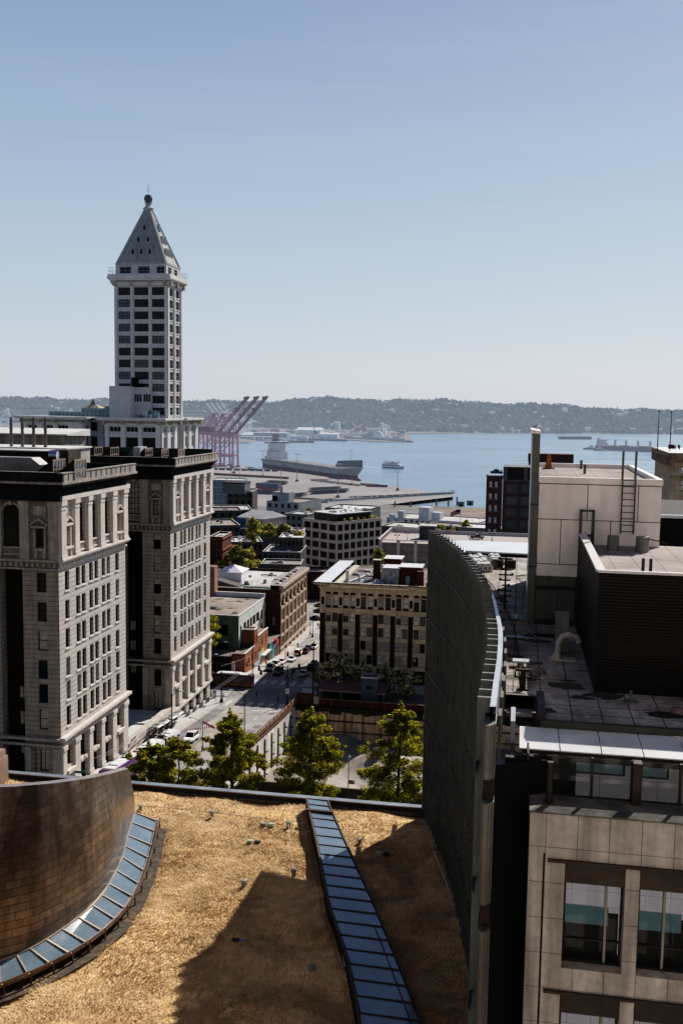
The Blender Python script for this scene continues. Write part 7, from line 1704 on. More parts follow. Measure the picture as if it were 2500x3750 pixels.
# ---- unseen tower blocks added behind the viewpoint to cut sky light and bounce sun ----
tmB=mat('tower_bright_stone',(.82,.75,.69),.6,.15,.05,pat=('panels',2.6,3.9,1.0,.25))
tm=mat('tower_dark_glass',(.02,.022,.025),.25,.2,.05,pat=('panels',1.5,3.9,.5,1.6))
for i,(x0,x1,y0,y1,h,lab) in enumerate(((-40,60,-70,-12,190,'dark glass office tower directly behind the viewpoint'),(-190,-50,-140,-60,180,'dark office slab behind and left of the viewpoint'),(75,190,-90,-30,210,'tall dark tower behind and right of the viewpoint'))):
    g=MB(); g.box(x0,x1,y0,y1,30,h); 
    for k in range(int((x1-x0)/6)): g.box(x0+k*6,x0+k*6+.6,y1,y1+.5,30,h)
    tag(g.build('office_tower',tmB if i==0 else tm,None,org=(x0,y0,30)),lab,'tower')
rs=random.Random(66); g=MB()
for k in range(90):
    x=rs.uniform(-.6,9);y=rs.uniform(40.5,78); s_=rs.uniform(.03,.12)
    if x>3.4 and y>44.8: continue
    g.prism([(x+s_*math.cos(t)*rs.uniform(.6,1.3),y+s_*math.sin(t)*rs.uniform(.6,1.3)) for t in (0,1,2,3,4,5)],RZf+.006,RZf+.012)
e=g.build('droppings_and_moss',mat('deck_specks',(.42,.41,.38),.9,.5,3),T,org=T.location); e['kind']='stuff'
g=MB()
for k in range(26):
    x=rs.uniform(-.3,9);y=rs.uniform(40.6,58)
    if x>3.2 and y>44.6: continue
    a_=rs.uniform(.3,1.1); g.prism([(x+a_*math.cos(t*.52)*rs.uniform(.6,1.2),y+a_*.6*math.sin(t*.52)*rs.uniform(.6,1.2)) for t in range(12)],RZf+.002,RZf+.004)
e=g.build('damp_stains',mat('deck_stain',(.10,.095,.085),.6,.4,1,alpha=.55),T,org=T.location); e['kind']='stuff'
# gull on the blade wall, cone on the penthouse roof
g=MB(); a=RY(1950,1560,60.5); S0=Vector((.9,60.6,89.0))
g.loft([[(S0.x+dx+r*math.cos(t)*.8,S0.y+r*math.sin(t)*.8,S0.z+.2+dz+r*.9*(-1 if 0 else 1)*math.sin(t+1.57)*.8) for t in [k*pi/4 for k in range(8)]] for dx,dz,r in ((-.36,-.03,.02),(-.2,.02,.1),(0,.06,.16),(.16,.14,.13),(.22,.24,.07))],0)
g.ball((S0.x+.25,S0.y,S0.z+.48),.085,1,8,6); g.tube((S0.x+.2,S0.y,S0.z+.3),(S0.x+.25,S0.y,S0.z+.45),.09,.07,8,1); g.tube((S0.x+.32,S0.y,S0.z+.47),(S0.x+.44,S0.y,S0.z+.45),.025,.008,6,2)
g.tube((S0.x+.02,S0.y-.04,S0.z),(S0.x+.02,S0.y-.04,S0.z+.12),.012,.012,4,2); g.tube((S0.x+.02,S0.y+.04,S0.z),(S0.x+.02,S0.y+.04,S0.z+.12),.012,.012,4,2)
for i_,v_ in enumerate(g.v): g.v[i_]=tuple(S0+(Vector(v_)-S0)*.62)
o=g.build('seagull',[mat('gull_grey',(.10,.10,.11),.8,0),mat('gull_white',(.75,.74,.72),.8,0),mat('gull_bill',(.5,.35,.05),.6,0)],None,org=S0,smooth=True); tag(o,'grey and white gull standing on top of the tall thin wall','gull')
c=RZ(2007,1716,ptop-.29); g=MB(); g.lathe((0,0,0),[(.30,.04),(.26,.06),(.17,.55),(.10,1.0),(.07,1.05)],14,0); g.lathe((0,0,0),[(.135,.78),(.115,.92)],14,1); g.box(-.42,.42,-.42,.42,0,.05,2)
o=g.build('traffic_cone',[mat('cone_faded_orange',(.34,.16,.06),.7,.15,1),mat('cone_red_orange',(.6,.10,.03),.6,0),mat('cone_base_black',(.03,.03,.03),.8,0)],None,loc=c); tag(o,'faded orange traffic cone standing on the white penthouse roof','traffic cone')
# ================= STREET LIFE =================
def GP(u,v,dz=0.):
    z=25.
    for _ in range(12): p=RZ(u,v,z); z=hz(p.y)+dz
    return p
def slope(y): return (hz(y+3)-hz(y-3))/6.
for m_ in fol+folH:
    nt=m_.node_tree; b=nt.nodes['Principled BSDF']; out=nt.nodes['Material Output']; tl=N(nt,'ShaderNodeBsdfTranslucent'); mx=N(nt,'ShaderNodeMixShader'); mx.inputs[0].default_value=.48
    src=b.inputs['Base Color'].links[0].from_socket; vs_=N(nt,'ShaderNodeVectorMath',operation='SCALE'); vs_.inputs['Scale'].default_value=1.5; nt.links.new(src,vs_.inputs[0]); nt.links.new(vs_.outputs[0],tl.inputs['Color'])
    dst=out.inputs['Surface'].links[0].from_socket
    nt.links.new(dst,mx.inputs[1]); nt.links.new(tl.outputs[0],mx.inputs[2]); nt.links.new(mx.outputs[0],out.inputs['Surface'])
barkm=mat('bark_grey_brown',(.10,.08,.065),.9,.3,2)
def tree(u0,v0,H,Wd,seed,label,Y=None,nl=34,leaf=.14,per=400,mats_=fol,group=None,prof=None,base=None,name='street_tree',lean=(0,0),cr=None):
    rs=random.Random(seed); p=base if base is not None else GP(u0,v0)
    T=thing(name,label,'tree',p,0,group)
    tr=MB(); cb=MB()
    prof=prof or (lambda f: max(.12,math.sin(pi*min(1,(f+.10)/1.12))**.85*(1.12-.38*f)))
    P=[Vector((0,0,0))]
    for k in range(1,7): P.append(Vector((lean[0]*k/6+rs.gauss(0,.12),lean[1]*k/6+rs.gauss(0,.12),H*k/6.2)))
    r0=H*.017
    for k in range(6): tr.tube(P[k],P[k+1],r0*(1-k/6.6),r0*(1-(k+1)/6.6),7)
    def trunk(f):
        x=f*6; i=min(5,int(x)); return P[i].lerp(P[i+1],x-i)
    ga=rs.uniform(0,6)
    for i in range(nl):
        f=.16+.80*(i/(nl-1))**1.05; a=ga+i*2.4+rs.gauss(0,.35); L_=Wd/2*prof(f)*rs.uniform(.62,1.12)
        s=trunk(min(.97,f-.06)); e=s+Vector((math.cos(a)*L_,math.sin(a)*L_,L_*rs.uniform(.12,.6)))
        e.z=min(e.z,H*1.0); mid=s.lerp(e,.5)+Vector((0,0,.15*L_))
        tr.tube(s,mid,r0*.34*(1.1-f),r0*.2*(1.1-f),5); tr.tube(mid,e,r0*.2*(1.1-f),r0*.06,5)
        R0=cr or (.42+.13*Wd/2*rs.uniform(.6,1.2))*(1-.35*f)
        for q,rr,nn in ((e,R0,1.),(mid,R0*1.05,.8),(e.lerp(mid,.5)+Vector((rs.gauss(0,.3),rs.gauss(0,.3),rs.gauss(0,.25))),R0,.8)):
            leaf_blob(cb,q,rr,int(per*nn*rs.uniform(.6,1.2)),leaf,rs,.72)
        for t in range(2):
            q=e+Vector((rs.gauss(0,.5),rs.gauss(0,.5),rs.gauss(.1,.35)))*R0*1.3; leaf_blob(cb,q,R0*.45,int(per*.18),leaf,rs,.8)
    leaf_blob(cb,trunk(.97),.45,int(per*.4),leaf,rs,1.3); leaf_blob(cb,P[6],.28,int(per*.2),leaf,rs,1.8)
    tr.build('trunk',barkm,T,smooth=True); cb.build('crown',mats_,T); return T
def tr139(u,ub,vtop,Y=139.): a=RY(u,ub,Y); H=RY(u,vtop,Y).z-hz(Y); return Vector((a.x,Y,hz(Y))),H
for i,(u,vt,Wd,sd_,lab,lean,nl) in enumerate(((1133,2580,10.4,3,'tall leafy street tree in the middle, in front of the pit',(.1,0),58),
      (1455,2558,10.6,5,'tall leafy street tree at the right, touching the dark fin wall',(.2,0),58),
      (845,2592,9.8,8,'leafy street tree left of the pit corner, covering the fence',(0,0),56))):
    p,H=tr139(u,2900,vt); tree(0,0,H,Wd,sd_,lab,base=p,lean=lean,nl=nl)
p,H=tr139(655,2900,2700); tree(0,0,H,8.6,12,'broad low street tree in front of the blue and white bus',base=p,nl=34,prof=lambda f:max(.3,math.sin(pi*min(1,(f+.05)/1.1))))
p,H=tr139(545,2900,2715); tree(0,0,H,6.5,15,'broad low street tree left of the others, beside the purple bus',base=p,nl=28,prof=lambda f:max(.3,math.sin(pi*min(1,(f+.05)/1.1))))
p=Vector((RY(1240,2500,224.5).x,224.5,hz(224.5))); H=RY(1240,2385,224.5).z-p.z
lyf=[mat('leaf_grey_green_dark',(.05,.055,.03),.9,.3,.8),mat('leaf_grey_green',(.58,.57,.34),.85,.3,.8),mat('leaf_silver',(.85,.80,.55),.8,.3,.8),folH[3]]  # pale leaf tones raised to stand in for sunlight on these crowns
for m_ in lyf[:3]:pass
rd=lambda f:max(.35,math.sin(pi*min(1,(f+.1)/1.15)))
tree(0,0,H,9,21,'rounded silvery green plaza tree in front of the corner office block',base=p,nl=34,mats_=lyf,prof=rd,leaf=.28,per=210)
for u,vt,Wd,sd_,lab in ((1185,2440,6.5,22,'small plaza tree at the left end, beside the tall black pole'),(1330,2425,6,23,'plaza tree tucked between the round silvery tree and the lift tower'),(1410,2428,6.5,24,'thin plaza tree with bright leaf sprays right of the lift tower'),(1490,2450,5,25,'sparse plaza tree at the right, next to the fin wall edge')):
    a=RY(u,2500,225); H=RY(u,vt,225).z-hz(225); tree(0,0,H,Wd,sd_,lab,base=Vector((a.x,225,hz(225))),nl=20,mats_=lyf,prof=rd,leaf=.28,per=150)
# trees among the old town roofs
for (u,vt,vb,Y,Wd,sd_,lab) in ((880,1978,2090,322,17,31,'big round olive tree beside the dark red turret building'),(815,2040,2100,318,9,32,'lower olive tree at the left of the big round one'),(852,1888,1935,455,9.5,33,'round olive tree between the dark wall block and the flat white hall')):
    a=RY(u,vb,Y); zt_=RY(u,vt,Y).z; zg=hz(Y); tree(0,0,zt_-zg,Wd,sd_,lab,base=Vector((a.x,Y,zg)),nl=46,mats_=folH,prof=rd,leaf=.42,per=150,cr=1.5)
for k,(u,vt,Y,Wd) in enumerate(((940,1910,415,6),(985,1915,410,6),(1035,1920,400,5),(1095,1945,372,5),(1610,1925,470,9),(1655,1935,470,6),(1705,1905,530,6),(1130,1862,520,5),(925,1895,300,3),(1385,2010,352,4))):
    a=RY(u,vt,Y); H=rnd(6,9); tree(0,0,H,Wd,50+k,'small olive tree showing between the low roofs',base=Vector((a.x,Y,a.z-H)),nl=16,mats_=folH,prof=rd,leaf=.4,per=60,group='small trees between the low roofs',cr=1.1)
for k,(u,v) in enumerate(((778,2265),(785,2295),(790,2330),(775,2355))):
    p=RX(u,v,-71.5) ; p=RY(u,v,222); b=MB(); leaf_blob(b,(0,0,0),1.6,300,.25,random.Random(k),.7); 
    if k==0:
        T=thing('street_tree','street tree peeping out behind the courthouse corner','tree',Vector((p.x-2,222,hz(222)))); tr_=MB(); tr_.tube((0,0,0),(0,0,11),.2,.1,7); tr_.build('trunk',barkm,T); crn=MB()
    leaf_blob(crn,(p.x-T.location.x,p.y-T.location.y,p.z-T.location.z),1.5,320,.22,random.Random(k+4),.6); leaf_blob(crn,(p.x-2-T.location.x,0,p.z-T.location.z),1.8,260,.22,random.Random(k+9),.8)
crn.build('crown',fol,T)

# ---- vehicles ----
tyre=mat('tyre_black',(.015,.015,.015),.8,0); rimm=mat('rim_grey',(.35,.35,.36),.3,0,metal=.7); cglass=mat('car_glass',(.012,.015,.018),.05,0,spec=.8)
ltr=mat('tail_light_red',(.35,.01,.01),.3,0); ltw=mat('head_light',(.7,.7,.68),.2,0); chs=mat('chassis_black',(.01,.01,.01),.8,0)
def paint(n_,c): 
    m=mat('paint_'+n_,c,.28,.04,3,spec=.6,obj=True); m.node_tree.nodes['Principled BSDF'].inputs['Coat Weight'].default_value=.6; return m
def make_car(kind,pm,label,group):
    T=thing('pickup_truck' if kind=='pickup' else 'parked_car',label,'pickup truck' if kind=='pickup' else 'car',(0,0,0),0,group)
    L_,W_,Hh={'sedan':(4.7,1.82,1.45),'suv':(4.7,1.9,1.78),'pickup':(5.6,1.95,1.85)}[kind]; h=L_/2;w=W_/2
    if kind=='sedan': body=[(-h,.35,.82,.80),(-h+.12,.30,.86,.92),(-1.5,.26,.98,1.),(-.4,.24,.95,1.),(.9,.24,.94,1.),(1.5,.26,.88,.98),(h-.25,.30,.74,.90),(h,.36,.62,.78)]; cab=[(-1.75,.97,.80),(-1.0,1.38,.70),(.25,1.42,.70),(1.15,.94,.84)]
    elif kind=='suv': body=[(-h,.40,.95,.86),(-h+.1,.34,1.02,.95),(-1.5,.30,1.06,1.),(.9,.30,1.04,1.),(1.5,.32,1.0,.98),(h-.25,.34,.88,.92),(h,.42,.74,.82)]; cab=[(-2.22,1.04,.86),(-1.95,1.66,.76),(.25,1.74,.76),(1.2,1.03,.86)]
    else: body=[(-h,.5,1.02,.94),(-h+.08,.42,1.08,.98),(-.5,.38,1.08,1.),(.9,.38,1.1,1.),(1.4,.38,1.06,.98),(h-.25,.42,.98,.94),(h,.5,.8,.86)]; cab=[(-.95,1.08,.88),(-.7,1.78,.78),(.6,1.84,.78),(1.35,1.08,.88)]
    g=MB(); secs=[]
    for x,z0,z1,k in body:
        a=w*k; secs.append([(x,-a*.9,z0),(x,-a,z0+.18),(x,-a,z1-.16),(x,-a*.88,z1),(x,a*.88,z1),(x,a,z1-.16),(x,a,z0+.18),(x,a*.9,z0)])
    g.loft(secs); g.build('body',pm,T)
    g=MB(); q=[[(x,-w*k,z),(x,w*k,z)] for x,z,k in cab]
    g.loft([[(x,-w*k,z),(x,w*k,z)] for x,z,k in cab],close=False)
    for s in (-1,1): g.add([(x,s*w*k,z) for x,z,k in cab],[(0,1,2,3) if s>0 else (3,2,1,0)])
    g.build('windows',cglass,T)
    g=MB(); a,b_=cab[1],cab[2]; g.box(a[0]+.02,b_[0]-.0,-w*a[2]-.01,w*a[2]+.01,max(a[1],b_[1])-.015,max(a[1],b_[1])+.045); 
    for s in (-1,1):
        for i in (0,2): g.bar((cab[i][0],s*w*cab[i][2],cab[i][1]),(cab[i+1][0],s*w*cab[i+1][2],cab[i+1][1]),.08)
        m_=(cab[1][0]+cab[2][0])/2; g.bar((m_,s*(w*.78+.02),cab[1][1]),(m_,s*(w*.88),cab[0][1]-.02),.08)
    g.build('roof',pm,T)
    if kind=='pickup': g=MB(); g.box(-h+.15,-1.0,-w*.85,w*.85,1.085,1.10); g.build('cargo_bed',chs,T)
    for x in (-h+.95,h-.95):
        for s in (-1,1):
            o=MB(); o.tube((0,-.11*s,0),(0,.11*s,0),.33,.33,14); wo=o.build('wheel',tyre,T,loc=(x,s*(w-.12),.33)); r_=MB(); r_.tube((0,.112*s,0),(0,.125*s,0),.19,.19,10); r_.build('rim',rimm,wo)
    for s in (-1,1):
        g=MB(); g.box(h-.16,h-.02,s*w*.45,s*w*.78,.62 if kind=='sedan' else .72,.74 if kind=='sedan' else .88); g.build('headlight',ltw,T)
        g=MB(); g.box(-h-.01,-h+.12,s*w*.5,s*w*.8,.66 if kind=='sedan' else .8,.8 if kind=='sedan' else 1.0); g.build('tail_light',ltr,T)
    return T
wh=paint('white',(.8,.8,.79)); bkp=paint('black',(.015,.016,.018)); dgr=paint('dark_green_grey',(.05,.065,.055)); sil=paint('silver',(.42,.44,.46)); drd=paint('dark_maroon',(.05,.018,.018)); dbl=paint('dark_blue',(.015,.025,.06)); grp=paint('grey_green',(.12,.15,.15))
PROTO={}
def car(kind,pm,u,v,label,head=1,ground=None,dx=0,rz=None):
    """head=+1: nose away from the camera"""
    key=(kind,pm.name); p=GP(u,v) if ground is None else ground; p.x+=dx
    if key in PROTO: T=dup(PROTO[key],label=label)
    else: T=PROTO[key]=make_car(kind,pm,label,None)
    T['label']=label
    s=slope(p.y) if ground is None else 0; 
    M_=Matrix.Rotation(rz if rz is not None else head*pi/2,4,'Z')
    if s: M_=Matrix.Rotation(math.atan(s),4,'X')@M_
    T.matrix_world=Matrix.Translation((p.x,p.y,p.z+.03))@M_; T.location=(p.x,p.y,p.z+.03); T.rotation_euler=M_.to_euler()
    return T
car('sedan',wh,1067,2422,'white saloon nearest the intersection end of the kerbside row, nose towards the viewer',-1)
car('sedan',wh,1033,2432,'white saloon second in the kerbside row, parked behind the white off-roader',-1,dx=-.2)
car('suv',wh,1012,2444,'white off-roader parked just behind the dark green one',-1,dx=-.3)
car('suv',dgr,993,2456,'dark green car at the near end of the kerbside row, next to the corner shop',-1,dx=-.3)
car('suv',bkp,1019,2470,'black off-roader waiting at the crosswalk beside the parked row',-1)
car('suv',wh,1093,2398,'white off-roader with lit rear lamps in front of the arched warehouse',1)
car('sedan',drd,1120,2390,'dark maroon saloon parked behind the white off-roader by the arched warehouse',1)
car('sedan',bkp,1129,2380,'black saloon parked ahead of the maroon one by the arched warehouse',1)
car('sedan',wh,1150,2374,'white saloon farthest up the row by the arched warehouse corner',1)
car('sedan',sil,1112,2475,'silver saloon stopped in the shade near the far crosswalk',1)
car('suv',bkp,1142,2453,'black off-roader in the shade left of the plaza trees',1)
car('sedan',bkp,1158,2438,'black saloon half hidden by the plaza tree',1,dx=-.5)
car('pickup',wh,1160,2168,'white pickup truck far up the street by the bollard chain',1)
car('suv',bkp,1128,2186,'black off-roader just showing past the arched warehouse',1,dx=-.8)
car('sedan',dbl,1166,2243,'dark blue saloon parked left of the corner office block, middle of three',1,rz=2.6)
car('sedan',bkp,1153,2270,'black saloon angled at the kerb left of the corner office block, nearest of three',1,rz=2.5)
car('sedan',grp,1170,2222,'grey-green saloon left of the corner office block, farthest of three',1,rz=2.7)
car('suv',wh,699,2715,'white off-roader driving up the street beside the red bunting',-1)
car('pickup',grp,0,0,'grey-green pickup truck parked on the garage roof beside the red hotel',ground=Vector((RY(1746,1960,392).x,392,41.9-1.88)),rz=0.05)
car('sedan',wh,0,0,'small white car on the road between the grey apartments and the container yard',ground=Vector((*RZ(1108,1861,3.2).xy,3.1)),rz=.3)
# ---- buses ----
def bus(label,L_,bodyc,lowc,sign,art=False,accent=None):
    T=thing('city_bus',label,'bus'); w=1.28; pm=paint('bus_'+bodyc[0],bodyc[1]); lm_=paint('bus_'+lowc[0],lowc[1])
    parts=[(0,L_*.55-.5),(L_*.55+.5,L_)] if art else [(0,L_)]
    def sec(x,k=1.,zt=3.0): return [(x,-w*k,.35),(x,-w*k,2.6*zt/3),(x,-w*.86*k,zt),(x,w*.86*k,zt),(x,w*k,2.6*zt/3),(x,w*k,.35)]
    for i,(a,b_) in enumerate(parts):
        g=MB(); s0=[sec(-b_+0.0,1 if i<len(parts)-1 else .96)]+[sec(-b_+.3)]+[sec(-a-.4)]+[sec(-a,.96 if i==0 else 1,2.95 if i==0 else 3.)]; g.loft(s0); g.build('body',pm,T)
        g=MB(); g.box(-b_+.25,-a-.3,-w-.015,w+.015,.35,.95); g.build('lower_panel',lm_,T)
        g=MB(); 
        x=-b_+.5
        while x<-a-1.2: g.box(x,x+1.25,-w-.02,w+.02,1.35,2.35); x+=1.38
        g.build('side_windows',cglass,T)
        if accent: g=MB(); g.box(-a-3.6,-a-.4,-w-.018,w+.018,.5,2.75); g.build('side_advert',accent,T)
        g=MB(); g.box(-b_+.6,-a-1.2,-.95,.95,3.0,3.16,0); g.box(-b_+1.2,-a-3,-.8,.8,3.16,3.34,0); g.box(-a-1.1,-a-.5,-.8,.8,3.0,3.1,1); g.build('roof_units',[mat('bus_roof_white',(.66,.67,.68),.6,.12,1.5,obj=True),mat('bus_hatch_grey',(.13,.12,.12),.6,0)],T)
        for x in ((-a-2.6,-b_+2.8) if not art or i==0 else (-b_+2.6,)):
            for s in (-1,1): o=MB(); o.tube((0,-.14*s,0),(0,.14*s,0),.48,.48,16); wo=o.build('wheel',tyre,T,loc=(x,s*(w-.12),.48)); r_=MB(); r_.tube((0,.142*s,0),(0,.16*s,0),.27,.27,10); r_.build('rim',rimm,wo)
    if art: g=MB(); [g.box(-L_*.55-.5+k*.2,-L_*.55-.4+k*.2,-w+.02,w-.02,.5,2.9) for k in range(5)]; g.box(-L_*.55-.5,-L_*.55+.5,-w+.1,w-.1,.5,2.85); g.build('bellows',chs,T)
    g=MB(); g.quad((.012,-1.12,1.05),(.012,1.12,1.05),(.0,1.12,2.35),(.0,-1.12,2.35)); g.build('windscreen',cglass,T)
    g=MB(); g.box(-.06,.03,-1.1,1.1,2.38,2.82); sb=g.build('sign_box',chs,T)
    if sign: text_mesh('sign_text',sign,.34,mat('led_orange',(.5,.12,.01),.5,0,emit=((1.,.25,.02),1.6)),sb,(.045,0,2.5),(pi/2,0,pi/2),.01)
    for s in (-1,1): g=MB(); g.box(-.02,.035,s*.75,s*1.05,.62,.82); g.build('headlight',ltw,T)
    g=MB(); g.bar((-L_*.62,.3,3.35),(-L_*.95,.35,5.2),.07); g.bar((-L_*.62,-.3,3.35),(-L_*.95,-.25,5.2),.07); g.box(-L_*.64,-L_*.58,-.5,.5,3.1,3.4); g.build('trolley_poles',frD,T)
    return T
def place(T,x,y,heading,pitch=True):
    s=slope(y); M_=Matrix.Rotation(heading,4,'Z')
    if pitch: M_=Matrix.Rotation(math.atan(s),4,'X')@M_
    T.location=(x,y,hz(y)+.05); T.rotation_euler=M_.to_euler()
b=bus('purple trolley bus with a white roof climbing beside the courthouse, sign lit orange',12.2,('purple',(.10,.03,.16)),('deep_purple',(.06,.02,.09)),'3 1ST & CHERRY'); place(b,-62.2,141.8,-pi/2)
# follow the street from its own middle
b=bus('blue and white wrapped bus right behind the purple one, sign lit orange',17.5,('white',(.62,.60,.62)),('wrap_white',(.55,.50,.52)),'4 JUDKINS PARK',True,paint('wrap_blue',(.09,.30,.50))); place(b,-62.2,155.9,-pi/2)
b=bus('dark red articulated trolley bus with yellow skirt crossing the intersection',18,('dark_red',(.06,.012,.02)),('amber',(.36,.15,.02)),'',True); place(b,-61.4,226.9,0,False)
# ---- people ----
def person(u,v,label,shirt,pants,hairc=(.03,.02,.015),rz=0,stride=.3,p=None):
    p=p or GP(u,v,.12)
    mb=bpy.data.meshes.new('person'); s=stride
    J=dict(pel=(0,0,.95),chest=(0,.02,1.35),neck=(0,.01,1.48),head=(0,.03,1.66),hip1=(.1,0,.9),kn1=(.1,s*.55,.5),an1=(.1,s*.55-.02+s*.3,.08),to1=(.1,s*.85+.16,.04),hip2=(-.1,0,.9),kn2=(-.1,-s*.2,.5),an2=(-.1,-s*.9,.1),to2=(-.1,-s*.9+.16,.04),
      sh1=(.19,.01,1.40),el1=(.24,-s*.35,1.14),wr1=(.24,-s*.2,.9),ha1=(.235,-s*.12,.80),sh2=(-.19,.01,1.40),el2=(-.24,s*.3,1.14),wr2=(-.24,s*.75,.93),ha2=(-.235,s*.95,.86))
    rr=dict(pel=(.16,.11),chest=(.17,.11),neck=(.055,.055),head=(.095,.11),hip1=(.09,.09),kn1=(.06,.06),an1=(.042,.042),to1=(.045,.03),hip2=(.09,.09),kn2=(.06,.06),an2=(.042,.042),to2=(.045,.03),sh1=(.06,.06),el1=(.042,.042),wr1=(.03,.03),ha1=(.04,.025),sh2=(.06,.06),el2=(.042,.042),wr2=(.03,.03),ha2=(.04,.025))
    K=list(J); E_=[('pel','chest'),('chest','neck'),('neck','head'),('pel','hip1'),('hip1','kn1'),('kn1','an1'),('an1','to1'),('pel','hip2'),('hip2','kn2'),('kn2','an2'),('an2','to2'),('chest','sh1'),('sh1','el1'),('el1','wr1'),('wr1','ha1'),('chest','sh2'),('sh2','el2'),('el2','wr2'),('wr2','ha2')]
    mb.from_pydata([J[k] for k in K],[(K.index(a),K.index(b_)) for a,b_ in E_],[])
    o=bpy.data.objects.new('person',mb); col.objects.link(o)
    md=o.modifiers.new('skin','SKIN'); sv=mb.skin_vertices[0].data
    for i,k in enumerate(K): sv[i].radius=rr[k]; sv[i].use_root=(k=='pel')
    md.use_smooth_shade=True; ss=o.modifiers.new('sub','SUBSURF'); ss.levels=1; ss.render_levels=1
    dg=bpy.context.evaluated_depsgraph_get(); me=bpy.data.meshes.new_from_object(o.evaluated_get(dg)); bpy.data.objects.remove(o)
    skin=mat('skin',(.42,.26,.19),.6,0); ms=[mat('cloth_%s'%label[:14].replace(' ','_'),shirt,.85,.1,8,obj=True),mat('legs_%s'%label[:14].replace(' ','_'),pants,.85,.1,8,obj=True),skin,mat('hair_dark',hairc,.7,0),chs]
    me.materials.clear(); [me.materials.append(m) for m in ms]
    for f in me.polygons:
        c=f.center; a=abs(c.x)
        f.material_index= 4 if c.z<.1 else 1 if (c.z<.98 and a<.2) else 3 if (c.z>1.69 or (c.z>1.56 and c.y<.0)) else 2 if (c.z>1.47 or (a>.2 and c.z<.93)) else 0
    o=bpy.data.objects.new('person',me); col.objects.link(o); o.location=p; o.rotation_euler.z=rz; tag(o,label,'person'); return o
person(818,2563,'person in dark clothes standing by the black pole at the near left corner',(.02,.02,.022),(.02,.02,.025),rz=pi/2,stride=.05)
person(940,2557,'person in brown walking over the shaded near crosswalk, left one',(.05,.03,.025),(.03,.03,.035),rz=pi/2)
person(1018,2574,'person in a blue top walking over the shaded near crosswalk, right one',(.03,.06,.16),(.02,.02,.03),rz=-pi/2)
person(1043,2484,'person in white on the far crosswalk',(.5,.5,.5),(.25,.25,.26),rz=pi/2)
person(1050,2486,'person in pale grey beside the one in white on the far crosswalk',(.35,.35,.36),(.05,.05,.06),rz=pi/2)
person(1067,2484,'person in black on the far crosswalk',(.02,.02,.02),(.02,.02,.02),rz=-pi/2)
person(974,2440,'person in a pink shirt walking past the cream shopfront',(.42,.30,.28),(.06,.06,.07),rz=0)
person(1090,2374,'person in dark clothes on the pavement by the arched warehouse',(.03,.03,.03),(.03,.03,.035),rz=0)
for k,(u,v) in enumerate(((1163,2298),(1168,2302),(1173,2300))): person(u,v,'dark clothed person in the small group waiting at the far corner',(.04,.03,.03),(.03,.03,.03),rz=k*1.5,stride=.1)['group']='people waiting at the far corner'
# ---- lamps, poles, signals ----
pm_=mat('pole_dark',(.022,.022,.024),.6,.2,1); pl_=mat('pole_grey',(.16,.165,.17),.5,.2,1,metal=.3); lmh=mat('lamp_head',(.45,.45,.44),.5,0)
def pole(ub,vb,ut,vt,label,arm=None,head=True,r=.11,m=pm_,name='street_lamp',cat='street lamp',dz=.15,extra=None,Y=None):
    if Y is None: b_=GP(ub,vb,dz)
    else: b_=RY(ub,vb,Y); b_.z=hz(Y)+dz
    t=RY(ut,vt,b_.y); h=t.z-b_.z; T=thing(name,label,cat,b_)
    g=MB(); g.lathe((0,0,0),[(r*2.6,0),(r*2.4,.5),(r*1.5,.8),(r,1.2)],10); g.tube((0,0,1),(0,0,h),r,r*.6,8); g.build('pole',m,T)
    if arm:
        a=RY(arm[0],arm[1],b_.y); d=a.x-b_.x; za=a.z-b_.z; g=MB()
        pts=[(d*t_,0,(h-.6)+(za-h+.6)*math.sin(t_*pi/2)) for t_ in (0,.2,.45,.7,1)]; g.path(pts,r*.45,6); g.build('arm',m,T)
        if head: g=MB(); s=1 if d>0 else -1; g.loft([[(d+s*x,-w,za+z0),(d+s*x,w,za+z0),(d+s*x,w,za+z1),(d+s*x,-w,za+z1)] for x,w,z0,z1 in ((-.1,.08,-.05,.08),(.25,.2,-.1,.1),(.7,.16,-.08,.06),(.85,.05,-.03,.02))]); g.build('lamp_head',lmh,T)
    elif head: g=MB(); g.lathe((0,0,h),[(.12,0),(.28,.3),(.25,.55),(.05,.75)],10); g.build('lamp_head',lmh,T)
    if extra: extra(T,h)
    return T
def signbox(c,w,h,z,d=.0):
    def f(T,H): g=MB(); g.box(-w/2,w/2,-.16-d,-.12-d,z,z+h); g.build('sign',mat('sign_'+c[0],c[1],.6,0),T)
    return f
def noturn(T,H):
    z=RY(1052,2531,T.location.y).z-T.location.z
    g=MB(); g.box(-.42,.42,-.2,-.16,z-.6,z+.6); s=g.build('sign_plate',mat('sign_white',(.7,.7,.68),.6,0),T)
    g=MB(); 
    for k in range(16): a,b_=2*pi*k/16,2*pi*(k+1)/16; g.bar((.3*math.cos(a),-.21,z+.1+.3*math.sin(a)),(.3*math.cos(b_),-.21,z+.1+.3*math.sin(b_)),.06,h=.02)
    g.bar((-.2,-.22,z+.3),(.2,-.22,z-.1),.06,h=.02); g.build('ban_ring',mat('sign_red_',(.4,.02,.02)),s)
    g=MB(); g.bar((-.05,-.205,z-.1),(-.05,-.205,z+.18),.07,h=.02); g.bar((-.05,-.205,z+.15),(.13,-.205,z+.15),.07,h=.02); g.build('arrow',mat('sign_black',(.01,.01,.01)),s)
pole(895,2706,895,2538,'grey street lamp with curved arm left of the pit fence',(852,2528),m=pm_)
pole(811,2572,806,2432,'stout black pole with boxes at the near left corner beside the standing person',head=False,name='signal_pole',cat='pole',r=.16,extra=lambda T,h:[MB().box(.15,.55,-.2,.2,5.2,6.4).build('signal_box',chs,T),MB().box(-.4,-.15,-.2,.2,4.2,5.1).build('signal_box',chs,T)])
